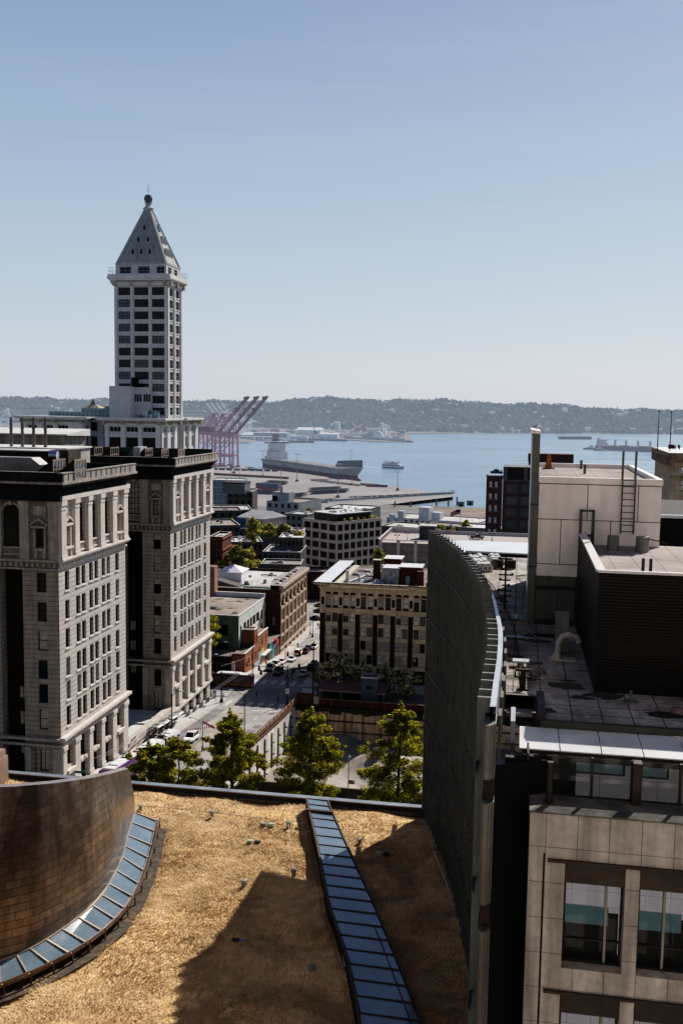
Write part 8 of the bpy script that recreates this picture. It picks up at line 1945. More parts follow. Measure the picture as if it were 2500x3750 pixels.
pole(1052,2584,1054,2437,'black signal pole at the pit corner carrying a white no left turn sign',(1003,2430),name='signal_pole',cat='pole',r=.15,extra=noturn)
pole(1146,2556,1149,2347,'tallest black pole, at the edge of the plaza beside the pink canopy',head=False,name='utility_pole',cat='pole',r=.17,Y=218.5,extra=lambda T,h:[MB().box(-.5,.5,-.15,.15,h-1.2,h-.6).build('signal_box',chs,T)])
pole(629,2702,624,2540,'tall dark trolley pole with a long lamp arm in front of the bus shelters',(658,2531),r=.14)
pole(742,2748,742,2643,'thin street lamp holding the red bunting',(706,2628),r=.09,m=pl_)
pole(134,2858,129,2736,'dim street lamp in the shadow of the left picture corner',(108,2737),r=.09,Y=139.4)
pole(311,2856,308,2735,'slim pole with green street name blades at the courthouse near corner',head=False,name='sign_pole',cat='sign pole',r=.08,Y=141,extra=lambda T,h:[MB().box(-1.6,-.1,-.03,.03,2.6,2.95).build('street_name_blade',mat('sign_green_dark',(.02,.12,.08),.5,0),T),MB().box(.05,.09,-.8,.8,3.0,3.35).build('street_name_blade',mat('sign_green_dark',(.02,.12,.08)),T)])
pole(1274,2952,1271,2783,'thin grey street lamp standing between the two trees in front of the pit',r=.08,m=pl_,Y=139.5)
pole(1192,2945,1194,2880,'short black signal post in front of the barrier wall beside the middle tree',head=False,r=.09,name='signal_post',cat='pole',Y=139.2,extra=lambda T,h:[MB().box(-.2,.2,-.2,.2,h-2.2,h-1.1).build('signal_head',chs,T)])
pole(1513,2578,1517,2424,'slender street lamp in the dark plaza near the fin wall',r=.08,m=pl_,Y=226)
pole(773,2560,779,2398,'street lamp hugging the far corner of the courthouse',(786,2396),r=.08,Y=216)
pole(843,2470,848,2356,'black double lamp pole at the corner shop, left of the orange brick wall',(832,2352),r=.1,Y=232)
pole(925,2470,921,2345,'black pole with a no turn disc in front of the orange brick shops',head=False,name='signal_pole',cat='pole',r=.12,Y=232)
pole(1044,2400,1046,2330,'slim pole in front of the arched warehouse near corner',(1060,2310),r=.08,Y=262)
pole(1135,2340,1137,2240,'thin pole with signs at the far crossing, left of the corner block',head=False,name='sign_pole',cat='sign pole',r=.09,Y=303)
pole(1144,2345,1144,2262,'thicker black pole at the far crossing, right one of the pair',head=False,name='sign_pole',cat='sign pole',r=.13,Y=300)
pole(1177,2320,1177,2176,'straight black pole beside the left edge of the corner office block',head=False,name='utility_pole',cat='pole',r=.14,Y=300)
def signal(u,v,Y,label,red=False,w=.22,h=.55):
    p=RY(u,v,Y); T=thing('traffic_signal',label,'traffic signal',p); g=MB(); g.box(-w,w,-.2,.2,-h,h); g.build('housing',chs,T)
    g=MB(); g.bar((0,0,h),(0,0,h+.9),.05); g.build('hanger',chs,T)
    for k,z in enumerate((h*.62,0,-h*.62)):
        g=MB(); g.tube((0,-.2,z),(0,-.26,z),.11,.11,10); g.build('lens',mat('lens_red',(.5,.01,.01),.4,0,emit=((1,.02,.02),2.5)) if (red and k==0) else mat('lens_off',(.03,.03,.03),.3,0),T)
signal(1053,2395,236,'traffic signal showing red left of the white off-roader',True); signal(1097,2391,234,'traffic signal showing red in front of the white off-roader with lit lamps',True)
signal(1095,2441,226,'black traffic signal hanging over the street middle'); signal(1074,2457,224,'black traffic signal hanging low above the dark crosswalk')
signal(949,2448,230,'black traffic signal above the red bus front, upper one'); signal(956,2463,228,'black traffic signal at the red bus front corner, lower one')
# wires
def wires(name,label,paths,r=.03):
    g=MB()
    for P_ in paths:
        pts=[]
        for a,b_ in zip(P_,P_[1:]):
            a=Vector(a);b_=Vector(b_); L_=(b_-a).length
            for k in range(6): t=k/6; q=a.lerp(b_,t); q.z-=4*t*(1-t)*L_*.012; pts.append(q)
        pts.append(Vector(P_[-1])); g.path(pts,r,4)
    tag(g.build(name,mat('wire_pale',(.12,.12,.12),.5,0),None,org=paths[0][0]),label,'wires')
hw_=lambda x,y,d=5.9:(x,y,hz(y)+d)
wires('trolley_wires','pair of pale trolley wires running above the buses',[[hw_(x,y) for y in (139,160,182,205,216)] for x in (-62.6,-61.9)],.045)
wires('trolley_wires','crossing trolley wires above the dark red bus',[[hw_(-90,y,5.7),hw_(-66,y,5.7),hw_(-48,y-1,5.9)] for y in (225.8,226.6)]+[[hw_(-62.6,216),hw_(-66,225.8,5.7)],[hw_(-61.9,216),hw_(-68,226.6,5.7)]],.04)
wires('span_wires','thin black span wires holding the traffic signals',[[tuple(RY(1054,2440,222)),tuple(RY(1149,2360,222))],[tuple(RY(921,2350,232)),tuple(RY(1149,2370,232))],[tuple(RY(806,2440,214)),tuple(RY(921,2400,230))]],.035)
# red bunting
T=thing('bunting','strings of small red triangular flags over the street','bunting',RY(742,2645,160))
rd_=mat('flag_bright_red',(.55,.02,.03),.7,0); g=MB();g2=MB()
for (a,b_) in (((692,2672),(783,2655)),((742,2641),(786,2664))):
    A0=RY(*a,161);A1=RY(*b_,161); g2.tube(A0,A1,.015,.015,4); n_=12
    for k in range(n_):
        q=A0.lerp(A1,(k+.3)/n_); g.add([(q.x,q.y,q.z),(q.x+.26,q.y,q.z),(q.x+.13,q.y-.05,q.z-.52)],[(0,1,2)])
e=g.build('pennants',rd_,T,org=T.location); g2.build('string',frD,T,org=T.location)
# bus shelters
shw=mat('shelter_white',(.62,.62,.62),.5,.08,1,obj=True)
Sx=-66.9
def shelter():
    T=thing('bus_shelter','curved white-roofed bus shelter','shelter'); g=MB()
    g.loft([[(x,-1.5,z),(x,1.5,z),(x,1.5,z+.08),(x,-1.5,z+.08)] for x,z in ((-1.0,2.35),(-.4,2.6),(.3,2.65),(1.1,2.45))]); g.build('roof',shw,T)
    g=MB(); g.box(-.5,.5,-1.1,1.1,2.69,2.74); g.build('roof_panel',mat('panel_dark_grey',(.12,.115,.11),.5,.1,obj=True),T)
    g=MB(); [g.box(-.9,-.82,y,y+.08,0,2.4) for y in (-1.4,0,1.3)]; g.box(-.9,-.86,-1.4,1.4,.3,.4); g.build('frame',frD,T)
    g=MB(); g.box(-.6,-.2,-1.2,1.2,.42,.5); g.build('bench',frD,T); return T
s0=shelter(); 
for i,(y,l) in enumerate(((176.5,'white-roofed bus shelter nearest to the viewer in the row of four'),(180.0,'second white-roofed bus shelter in the row of four'),(184.6,'third white-roofed bus shelter in the row of four'),(188.2,'white-roofed bus shelter farthest from the viewer in the row of four'))):
    o=s0 if i==0 else dup(s0); o['label']=l; o.location=(Sx,y,hz(y)+.15); o.rotation_euler=(math.atan(slope(y)),0,0)
for i,y in enumerate((196,200.5,205,209.5)):
    g=MB(); [g.box(-.04,.04,k*.35,k*.35+.05,0,1.0) for k in range(8)]; g.box(-.05,.05,0,2.5,1.0,1.07); g.box(-.05,.05,0,2.5,.15,.2)
    tag(g.build('stair_railing',mat('rail_green',(.03,.06,.05),.5,0),None,loc=(-67.6,y,hz(y+2.5)+.15)),'green iron railing on the pavement at the foot of the second courthouse wing','railing','green railings at the courthouse')
g=MB(); g.box(0,.9,0,.05,0,1.9,0); g.box(.1,.8,-.02,0,1.1,1.7,1); p=RY(779,2560,215.5)
tag(g.build('sidewalk_sign',[mat('board_white',(.6,.62,.6),.6,0),mat('board_green',(.03,.25,.10),.6,0)],None,loc=(p.x,215.5,hz(215.5)+.15)),'white and green board at the far courthouse corner','sign')
p=RY(838,2440,233); g=MB(); g.box(0,.8,0,.15,0,3.2,0); text=None; o=g.build('banner_sign',[mWht],None,loc=(RY(848,2440,233).x,233,hz(233)+1.2)); tag(o,'tall white banner sign with red letters behind the dark red bus','sign')
text_mesh('banner_text','A',.6,mat('sign_red_',(.4,.02,.02)),o,(.4,-.02,2.2)); text_mesh('banner_text','R',.6,mat('sign_red_',(.4,.02,.02)),o,(.4,-.02,1.4)); text_mesh('banner_text','T',.6,mat('sign_red_',(.4,.02,.02)),o,(.4,-.02,.6))
# bollards with chain at the far square
for k in range(12):
    a=RY(1122+k*5.4,2163-k*2.2,372); g=MB(); z=hz(372)
    K=8
    for j in range(K): t0,t1=pi*j/K,pi*(j+1)/K; g.tube((.45*math.cos(t0),0,.8+.45*math.sin(t0)),(.45*math.cos(t1),0,.8+.45*math.sin(t1)),.05,.05,5)
    g.tube((-.45,0,0),(-.45,0,.8),.05,.05,5); g.tube((.45,0,0),(.45,0,.8),.05,.05,5)
    if k%2==0: tag(g.build('bike_rack',pl_,None,loc=(a.x,372,z)),'small hooped rail at the far end of the street','rail','hooped rails at the far square')
# ================= PORT, SHIPS =================
HC=.14
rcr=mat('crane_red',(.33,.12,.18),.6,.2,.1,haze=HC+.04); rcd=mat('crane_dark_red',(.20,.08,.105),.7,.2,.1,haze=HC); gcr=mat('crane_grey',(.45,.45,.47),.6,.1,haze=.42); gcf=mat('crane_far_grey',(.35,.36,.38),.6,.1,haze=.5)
def sts_crane(label,m,md,boom_up=True,sc_=1.,group=None,ang=48):
    """local x = out over the water, y = along the quay"""
    T=thing('harbour_crane',label,'crane',group=group); s=sc_
    for x in (-14,14):
        for y in (-10,10): g=MB(); g.bar((x*s,y*s,3*s),(x*s,y*.82*s,52*s),2.3*s); g.build('leg',m,T)
    g=MB()
    for y in (-10,10):
        g.bar((-14*s,y*s,17*s),(14*s,y*s,17*s),2.0*s,h=2.8*s); g.bar((-14*s,y*.9*s,47*s),(14*s,y*.9*s,47*s),2*s,h=3.4*s); g.bar((-14*s,y*.95*s,19*s),(12*s,y*.86*s,45*s),1.1*s)
    for x in (-14,14): g.bar((x*s,-9.8*s,17*s),(x*s,9.8*s,17*s),1.8*s); g.bar((x*s,-9*s,47*s),(x*s,9*s,47*s),2*s); g.bar((x*s,-9*s,33*s),(x*s,9*s,47*s),.8*s)
    g.build('portal_beams',m,T)
    g=MB()
    for x in (-14,14):
        for y in (-10,10): g.box((x-3)*s,(x+3)*s,(y-2)*s,(y+2)*s,0,2.6*s); [g.tube(((x-2.5+k*1.6)*s,(y-2.2)*s,.8*s),((x-2.5+k*1.6)*s,(y+2.2)*s,.8*s),.7*s,.7*s,8) for k in range(4)]
    g.build('bogies',md,T)
    g=MB()
    for y in (-4,4): g.bar((-52*s,y*s,50*s),(14*s,y*s,50*s),1.6*s,h=3.6*s)
    for k in range(8): x=-50+k*9; g.bar((x*s,-4*s,50*s),(x*s,4*s,50*s),.8*s)
    g.build('rear_girder',m,T)
    g=MB(); g.box(-44*s,-22*s,-6*s,6*s,51.5*s,58.5*s); g.build('machinery_house',md,T)
    ax=8*s; az=76*s
    g=MB()
    for y in (-5,5): g.bar((14*s,y*s,52*s),(ax,y*.35*s,az),1.3*s); g.bar((-10*s,y*s,52*s),(ax,y*.35*s,az),1.1*s); g.bar((14*s,y*s,52*s),(2*s,y*.6*s,66*s),.6*s)
    g.box(ax-3*s,ax+2.5*s,-2.5*s,2.5*s,az-.5*s,az+2*s); g.bar((6*s,-3*s,66*s),(6*s,3*s,66*s),1*s); g.build('mast_frame',m,T)
    a=R(ang) if boom_up else 0; L_=72*s; d=Vector((math.cos(a),0,math.sin(a))); n=Vector((-math.sin(a),0,math.cos(a))); b0=Vector((15*s,0,50*s)); e=b0+d*L_
    g=MB()
    for y in (-3.6,3.6):
        o_=Vector((0,y*s,0)); g.bar(b0+o_,e+o_,1.1*s,h=1.7*s)
        g.bar(b0+o_+n*3.4*s+d*6*s,e+o_+n*1.2*s,.6*s)
        for k in range(12): t=(k+.5)/12; g.bar(b0.lerp(e,t)+o_,b0.lerp(e,t+.04)+o_+n*(3.4-2*t)*s,.4*s)
    for k in range(12): q=b0.lerp(e,k/11); g.bar(q+Vector((0,-3.6*s,0)),q+Vector((0,3.6*s,0)),.9*s)
    for t in (.45,.62,.93): q=b0.lerp(e,t)+n*2.4*s; g.box(q.x-2*s,q.x+2*s,-2.4*s,2.4*s,q.z-1.4*s,q.z+2*s)
    g.build('boom',md if boom_up else m,T)
    g=MB(); A=Vector((ax,0,az))
    for y in (-2,2):
        for t in (.48,.9): g.tube(A+Vector((0,y*s,0)),b0.lerp(e,t)+n*1.5*s+Vector((0,y*s,0)),.22*s,.22*s,5)
        for x in (-48,-30): g.tube(A+Vector((0,y*s,0)),(x*s,y*2*s,52*s),.35*s,.35*s,5)
    g.build('stays',m,T)
    g=MB(); g.box(2*s,6*s,-2*s,2*s,43.5*s,47*s); g.build('operator_cab',md,T)
    return T
c1=sts_crane('red ship-to-shore crane with raised boom, nearest and rightmost of three',rcr,rcd)
# place by the quay edge; the boom leans right, out over the water
qd=(RZ(700,1692,3)-RZ(880,1703,3)); 
def putc(T,u,v,rz=-.12,z=3.06): p=RZ(u,v,z); T.location=p; T.rotation_euler.z=rz
putc(c1,829,1711); sc1=1.0
c2=dup(c1,label='red ship-to-shore crane with raised boom, middle one of three'); putc(c2,800,1706)
c3=dup(c1,label='red ship-to-shore crane with raised boom, farthest left of three'); putc(c3,768,1701)
g1=sts_crane('pale grey crane framework with lowered boom behind the flue pipes at the left edge',gcr,gcr,False,1.0); p=RZ(0,1612,2); g1.location=(p.x,2450,2.2); g1.rotation_euler.z=.1; g1.scale=(1,1,1)
q=RY(20,1618,2350); g1.location=(q.x,2350,2.2)
g2=dup(g1,label='pale grey crane top showing above the teal terrace sheds'); q=RY(268,1600,2750); g2.location=(q.x,2750,2.2); g2.rotation_euler.z=2.9
g3=sts_crane('tall pale grey crane frame seen through the red crane booms',gcr,gcr,False,.9); q=RY(905,1590,2900); g3.location=(q.x,2900,2.2); g3.rotation_euler.z=1.5
f0=sts_crane('faint grey crane with raised boom far behind the red cranes',gcf,gcf,True,.95,'faint far grey cranes',52)
for k,u in enumerate((792,810,829,847)):
    o=f0 if k==0 else dup(f0); q=RY(u+24,1590,3200); o.location=(q.x,3200,2.2); o.rotation_euler.z=pi+.1
# ---- container ship ----
hm=mat('hull_grey_green',(.19,.205,.185),.6,.18,.05,haze=HC,streak=.3); hb=mat('hull_boot_dark_red',(.075,.02,.022),.7,.2,.05,haze=HC-.04); dk_=mat('deck_hatch',(.34,.31,.30),.8,.3,.1,haze=HC,pat=('ribs',6,.6)); sw=mat('ship_white',(.62,.61,.60),.6,.08,.1,haze=HC,streak=.12); rail_=mat('deck_rail',(.10,.12,.10),.7,.3,.2,haze=HC)
def hull(T,L_,B_,D,dr,m_top,m_boot,flare=1.,sheer=2.,stern=.6,zdeck=None,bulb=True,zsplit=4.2,obj=True):
    xs_=[(-L_/2,stern*.7),(-L_/2+3,stern),(-L_*.36,.95),(-L_*.1,1),(L_*.2,1),(L_*.34,.82),(L_*.43,.46),(L_*.49,.12),(L_/2,.02)]
    up=[];lo=[]
    for i,(x,k) in enumerate(xs_):
        sh=sheer*max(0,(x-L_*.25)/(L_*.25))**1.5; zt=D+sh; w=B_/2
        kb=k*(.55 if i>5 else 1.) if flare else k; rx=-L_*.035*(1 if i>=7 else 0)-(L_*.02 if i==6 else 0); ste=(dr*.9+2 if i==0 else 0)
        up.append([(x+rx,-w*kb,zsplit),(x,-w*k if i<6 else -w*(k*1.15 if i==6 else k*1.8+.03),zt),(x,w*k if i<6 else w*(k*1.15 if i==6 else k*1.8+.03),zt),(x+rx,w*kb,zsplit)])
        lo.append([(x+rx+(0 if i else 2),-w*kb*.96 if i else -w*k*.35,-dr+ste),(x+rx,-w*kb,zsplit),(x+rx,w*kb,zsplit),(x+rx+(0 if i else 2),w*kb*.96 if i else w*k*.35,-dr+ste)])
    g=MB(); g.loft(up); g.build('hull',m_top,T); g=MB(); g.loft(lo); 
    if bulb: g.ball((L_*.47,0,0.6),3.6,0,12,8,.9); g.tube((L_*.40,0,.4),(L_*.47,0,.6),3.0,3.5,12)
    g.build('hull_bottom',m_boot,T)
    return up
a=RZ(976,1712,0);b_=RZ(1316,1765,0); L_=(b_-a).length*1.02; mid=(a+b_)/2
nrm=Vector((-(b_.y-a.y),b_.x-a.x,0)).normalized(); mid=mid+nrm*(17 if nrm.y>0 else -17)+Vector((-14,0,0))
T=thing('container_ship','empty grey-green container ship with a tall white bridge moored at the terminal','ship',(mid.x,mid.y,0),math.atan2(b_.y-a.y,b_.x-a.x))
MT=(bpy.context.view_layer.update(),T.matrix_basis.copy())[1]
hull(T,L_,31,12.5,2,hm,hb,sheer=5,zsplit=6.5)
g=MB(); g.box(-L_*.30,L_*.30,-13.5,13.5,12.6,14.0); 
for k in range(13): x=-L_*.29+k*L_*.58/13; g.box(x,x+L_*.032,-13.8,13.8,14,14.8)
g.build('hatch_covers',dk_,T)
g=MB()
for s in (-1,1):
    g.box(-L_*.46,L_*.33,s*15.2-.3,s*15.2+.3,11.3,13.6)
g.build('side_rail',rail_,T)
g=MB(); x0,x1=-L_*.42,-L_*.335
g.box(x0,x1,-11.5,11.5,12.5,26,0); g.box(x0+2,x1-3,-9.5,9.5,26,37,0); g.box(x0+3,x1-6,-13,13,37,40.5,0); g.box(x0+5,x1-4.5,-17.5,17.5,37.6,40.4,0); g.box(x0-6,x0,-12,12,12.5,19,0)
for k in range(4): g.box(x0-4,x0,-13.5,13.5,16+k*6,16.4+k*6,0)
g.build('superstructure',sw,T)
g=MB()
for zz_ in (15,19,23,28.5,33): 
    for k in range(5): x=x0+4+k*(x1-x0-8)/5; g.box(x,x+1.2,-11.56 if zz_<26 else -9.56,-11.5 if zz_<26 else -9.5,zz_,zz_+1.3)
g.box(x1-4.55,x1-4.4,-15,15,38.4,39.8); g.box(x0+6,x1-5,-17.56,-17.5,38.4,39.6); g.box(x0+3.4,x1-6.3,-13.06,-13,38.4,39.6); g.build('bridge_windows',mat('ship_glass',(.05,.06,.07),.3,0,haze=HC),T)
g=MB(); g.box(x0+3,x0+10,-4,4,40.5,44,0); g.box(x0+3.5,x0+9.5,-3.6,3.6,44,49,1); g.box(x0+3.2,x0+9.8,-3.8,3.8,49,51,2); g.build('funnel',[mat('funnel_blue',(.05,.10,.17),.6,0,haze=HC),mat('funnel_buff',(.35,.22,.14),.6,0,haze=HC),rail_],T)
g=MB(); g.tube((x0+14,0,40),(x0+14,0,52),.5,.3,6); g.bar((x0+14,-4,47),(x0+14,4,47),.4); g.bar((x0+2,-11,26.2),(x1+14,-9,27.5),1.0); g.build('radar_mast',rail_,T)
g=MB(); g.loft([[(L_*.345,y,z) for y,z in ((-13,16.5),(-13,17.5),(13,17.5),(13,16.5))],[(L_*.36,y,z) for y,z in ((-12,16.5),(-12,24),(12,24),(12,16.5))],[(L_*.455,y,z) for y,z in ((-8,17),(-8,26),(8,26),(8,17))],[(L_*.47,y,z) for y,z in ((-6,17),(-6,18),(6,18),(6,17))]]); g.build('forecastle_shelter',mat('shelter_green',(.035,.055,.05),.8,.2,.1,haze=HC),T)
g=MB(); g.tube((L_*.40,0,24),(L_*.40,0,40),.4,.25,6); g.bar((L_*.40,-4,38),(L_*.40,4,38),.5); g.build('foremast',sw,T)
text_mesh('ship_name','Matson',7,mat('name_blue',(.04,.10,.20),.7,0,haze=HC),T,(-L_*.165,-15.75,7.2),(pi/2,0,0),.05)
# ---- ferry ----
fw_=mat('ferry_white',(.66,.68,.68),.5,.05,haze=.12); fb_=mat('ferry_blue',(.03,.05,.08),.5,0,haze=.10)
a=RZ(1400,1713,0);b_=RZ(1481,1717,0); L_=(b_-a).length; mid=(a+b_)/2; T=thing('tour_boat','white two-deck passenger boat with dark hull leaving a wake','boat',(mid.x,mid.y,0),math.atan2(b_.y-a.y,b_.x-a.x))
hull(T,L_,9,3.4,1,fw_,fb_,sheer=1.2,bulb=False,zsplit=1.6,stern=.85)
g=MB(); g.box(-L_*.47,L_*.36,-4.2,4.2,3.4,5.9); g.box(-L_*.46,L_*.28,-4,4,5.9,6.15); g.box(-L_*.30,L_*.24,-3.6,3.6,6.15,8.4); g.box(-L_*.46,L_*.22,-3.9,3.9,8.4,8.65); g.box(L_*.14,L_*.24,-2.4,2.4,8.6,10.9); g.build('decks',fw_,T)
g=MB(); 
for k in range(12): x=-L_*.45+k*L_*.80/12; g.box(x,x+2.0,-4.26,4.26,4.1,5.3)
for k in range(7): x=-L_*.28+k*L_*.50/7; g.box(x,x+1.8,-3.66,3.66,6.8,8.0)
g.box(L_*.24,L_*.243,-2.2,2.2,9.4,10.4); g.build('windows',fb_,T)
g=MB(); rs=random.Random(3)
for k in range(26): x=rs.uniform(-L_*.44,L_*.1); g.box(x,x+.4,rs.uniform(-3,3),rs.uniform(-3,3)+.1,8.65,10.2)
g.tube((L_*.17,0,10.9),(L_*.17,0,13),.12,.08,5); g.box(-L_*.46,-L_*.3,-3.8,-3.7,6.2,7.2); g.build('deck_crowd_and_mast',mat('deck_mixed',(.22,.2,.2),.8,.5,3,haze=.1),T)
g=MB(); g.add([(a.x,a.y,.06),(a.x-120,a.y+10,.06),(a.x-120,a.y+13,.06),(a.x,a.y+5,.06)],[(0,3,2,1)]); g.add([(b_.x-3,b_.y-6,.06),(b_.x+5,b_.y-8,.06),(b_.x+3,b_.y-4.5,.06)],[(0,1,2)])
tag(g.build('boat_wake',mat('wake_foam',(.62,.66,.68),.8,.3,.3)),'white wake trailing behind the passenger boat','wake',kind='structure')
# ---- barge, bulk carrier with tug, navy ship ----
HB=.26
a=RZ(2040,1608,0);b_=RZ(2163,1609,0); L_=(b_-a).length; mid=(a+b_)/2; T=thing('barge','long flat grey-green barge anchored in the bay','barge',(mid.x,mid.y,0),math.atan2(b_.y-a.y,b_.x-a.x)+pi)
hull(T,L_,22,8,1,mat('barge_grey_green',(.12,.15,.15),.8,.2,.05,haze=HB),mat('barge_low',(.05,.06,.06),.8,.1,haze=HB),sheer=2,bulb=False,zsplit=1)
g=MB(); g.box(-L_*.45,-L_*.02,-9,9,8,10.5); g.box(L_*.05,L_*.34,-9,9,8,9.8); g.build('deck_load',mat('barge_load',(.2,.23,.23),.8,.2,haze=HB),T)
a=RZ(2180,1646,0);b_=RZ(2420,1657,0); L_=(b_-a).length; mid=(a+b_)/2; T=thing('bulk_carrier','dark red bulk cargo ship with white bridge and pale deck cranes','ship',(mid.x,mid.y,0),math.atan2(b_.y-a.y,b_.x-a.x))
hull(T,L_,26,9.5,1,mat('carrier_red',(.10,.03,.045),.7,.2,.05,haze=HB),mat('carrier_low',(.06,.02,.03),.7,.1,haze=HB),sheer=3,bulb=False,zsplit=1.5)
shz=mat('ship_white_far',(.50,.44,.46),.6,.1,haze=HB); g=MB(); x0=-L_*.46; g.box(x0,x0+20,-11,11,9.5,16); g.box(x0+1,x0+17,-10,10,16,26); g.box(x0+8,x0+20,-14,14,23,25.5); g.tube((x0+12,0,26),(x0+12,0,33),.5,.3,6); g.box(x0-1,x0+5,-3,3,20,29); g.build('superstructure',shz,T)
for x in (-L_*.2,-.03*L_,L_*.15,L_*.33): g=MB(); g.box(x-2,x+2,-2,2,9.5,26); g.bar((x,0,26),(x+(14 if x<0 and x>-20 or x>L_*.2 else 14)*(-1 if (x>-L_*.1 and x<0) or x>L_*.2 else 1),0,22),.8); g.build('deck_crane',shz,T)
g=MB(); rs=random.Random(4)
for k in range(22): x=-L_*.28+k*L_*.7/22; g.box(x,x+2.6,-9,9,9.6,11+rs.uniform(0,2.4))
g.build('hatches',mat('hatch_pinkish',(.16,.09,.10),.8,.4,.3,haze=HB),T)
def tug(u,v,label,s=1.,m1=None,rz=0):
    p=RZ(u,v,0); T=thing('tug_boat',label,'boat',p,rz); hull(T,30*s,9*s,3*s,1,mat('tug_dark',(.06,.07,.08),.7,.2,haze=HB),mat('tug_low',(.04,.04,.045),.7,0,haze=HB),sheer=2,bulb=False,zsplit=1); g=MB(); g.box(-6*s,6*s,-3*s,3*s,3*s,6*s); g.box(-1*s,5*s,-2.4*s,2.4*s,6*s,9*s); g.tube((0,0,9*s),(0,0,13*s),.3,.2,5); g.build('wheelhouse',shz,T)
tug(2160,1646,'dark tug boat at the stern of the red bulk carrier',1.2); tug(2192,1650,'small white-topped tug boat nosing the side of the red bulk carrier',1.0,rz=.5)
tug(955,1612,'tug boat moored left of the long finger pier across the water',1.3); tug(925,1613,'second moored tug boat, left of the other by the far pier',1.1)
ns=mat('navy_grey',(.16,.19,.21),.7,.15,.05,haze=.30); nw=mat('navy_tarp_white',(.55,.56,.57),.8,.1,haze=.30)
a=RZ(1255,1608,0);b_=RZ(1478,1617,0); L_=(b_-a).length; mid=(a+b_)/2; T=thing('naval_ship','grey naval ship under white tarpaulins in the far shipyard','ship',(mid.x,mid.y,0),math.atan2(b_.y-a.y,b_.x-a.x)+pi)
hull(T,L_,20,9,1,ns,ns,sheer=4,bulb=False,zsplit=2)
g=MB(); g.box(-5,18,-8,8,9,20,0); g.loft([[(x,y,z) for y,z in ((-9,9),(-9,9+h*.6),(-4,9+h),(4,9+h),(9,9+h*.6),(9,9))] for x,h in ((-38,3),(-33,15),(-22,18),(-12,14),(-8,3))],1); g.box(22,36,-7,7,9,16,0); g.box(28,66,-10.5,10.5,6,9.6,1); g.tube((8,0,20),(8,0,40),1,.5,6); g.box(3,12,-3,3,20,27,0); g.build('superstructure',[ns,nw],T)
# shipyard jib cranes
def jib(u,vb,Y,h,L_,ang,m1,m2,label,s=1.):
    p=RY(u,vb,Y); p.z=2.2; T=thing('jib_crane',label,'crane',p); g=MB()
    for x in (-6,6):
        for y in (-6,6): g.bar((x,y,0),(x*.5,y*.5,h),1.2)
    g.bar((-5,0,h*.5),(5,0,h*.5),1); g.build('tower',m2,T); g=MB(); g.box(-6,6,-4,4,h,h+9); g.build('cab_house',m1,T)
    g=MB(); a=R(ang); e=Vector((math.cos(a)*L_,0,h+6+math.sin(a)*L_)); 
    for y in (-2.4,2.4): g.bar((0,y,h+6),(e.x,y*.2,e.z),1.1); 
    for y in (-2.4,2.4): g.bar((0,y,h+10),(e.x,y*.2,e.z),.8)
    for k in range(10): t=k/10; q=Vector((0,0,h+6)).lerp(e,t); g.bar(q+Vector((0,-2.4*(1-t),0)),q+Vector((0,2.4*(1-t),4*(1-t))),.6)
    g.tube((-5,0,h+20),e,.25,.25,4); g.bar((-4,0,h+6),(-5,0,h+20),1); g.build('jib',m2,T)
tq=mat('crane_teal',(.05,.12,.15),.6,.1,haze=.28); pk=mat('crane_pale',(.42,.36,.38),.6,.1,haze=.32); rdc=mat('crane_red_far',(.32,.06,.10),.6,.1,haze=.30)
jib(1258,1600,3060,30,62,66,tq,pk,'tall jib crane leaning right, highest over the far shipyard')
jib(1155,1600,2900,14,36,125,tq,mat('crane_pale',(.42,.36,.38)),'teal-housed jib crane leaning left by the white warehouses')
jib(1312,1600,3080,20,36,48,rdc,pk,'jib crane leaning right above the naval ship'); jib(1306,1600,3120,20,40,128,rdc,pk,'jib crane leaning left above the naval ship')
jib(1331,1600,3050,30,12,85,rdc,rdc,'stubby red crane column behind the naval ship')
jib(1470,1606,2950,18,42,42,tq,pk,'jib crane leaning right at the end of the shipyard pier')
# far piers
dkp=mat('far_pier',(.09,.10,.10),.9,.4,.02,haze=.24)
for (q0,q1,wid,lab) in (((1000,1619),(1150,1620),16,'long dark finger pier across the water with a detached dolphin'),((1090,1610),(1268,1615),14,'dark shipyard pier in front of the white warehouses'),((1380,1613),(1492,1619),16,'crowded pier end to the right of the naval ship')):
    a=RZ(*q0,1);b_=RZ(*q1,1); d=(b_-a).normalized(); n=Vector((-d.y,d.x,0)); g=MB(); g.prism([(p.x,p.y) for p in (a,b_,b_+n*wid,a+n*wid)],-1,4); rs=random.Random(int(q0[0]))
    for k in range(34): t=rs.random(); q=a.lerp(b_,t)+n*rs.uniform(2,wid-2); s=rs.uniform(.6,2.2); g.box(q.x-s,q.x+s,q.y-s,q.y+s,4,4+rs.uniform(1,4),1)
    o=g.build('pier',[dkp,mat('far_pier_clutter',(.28,.25,.25),.8,.5,.05,haze=.26)],None,org=a); tag(o,lab,'pier')
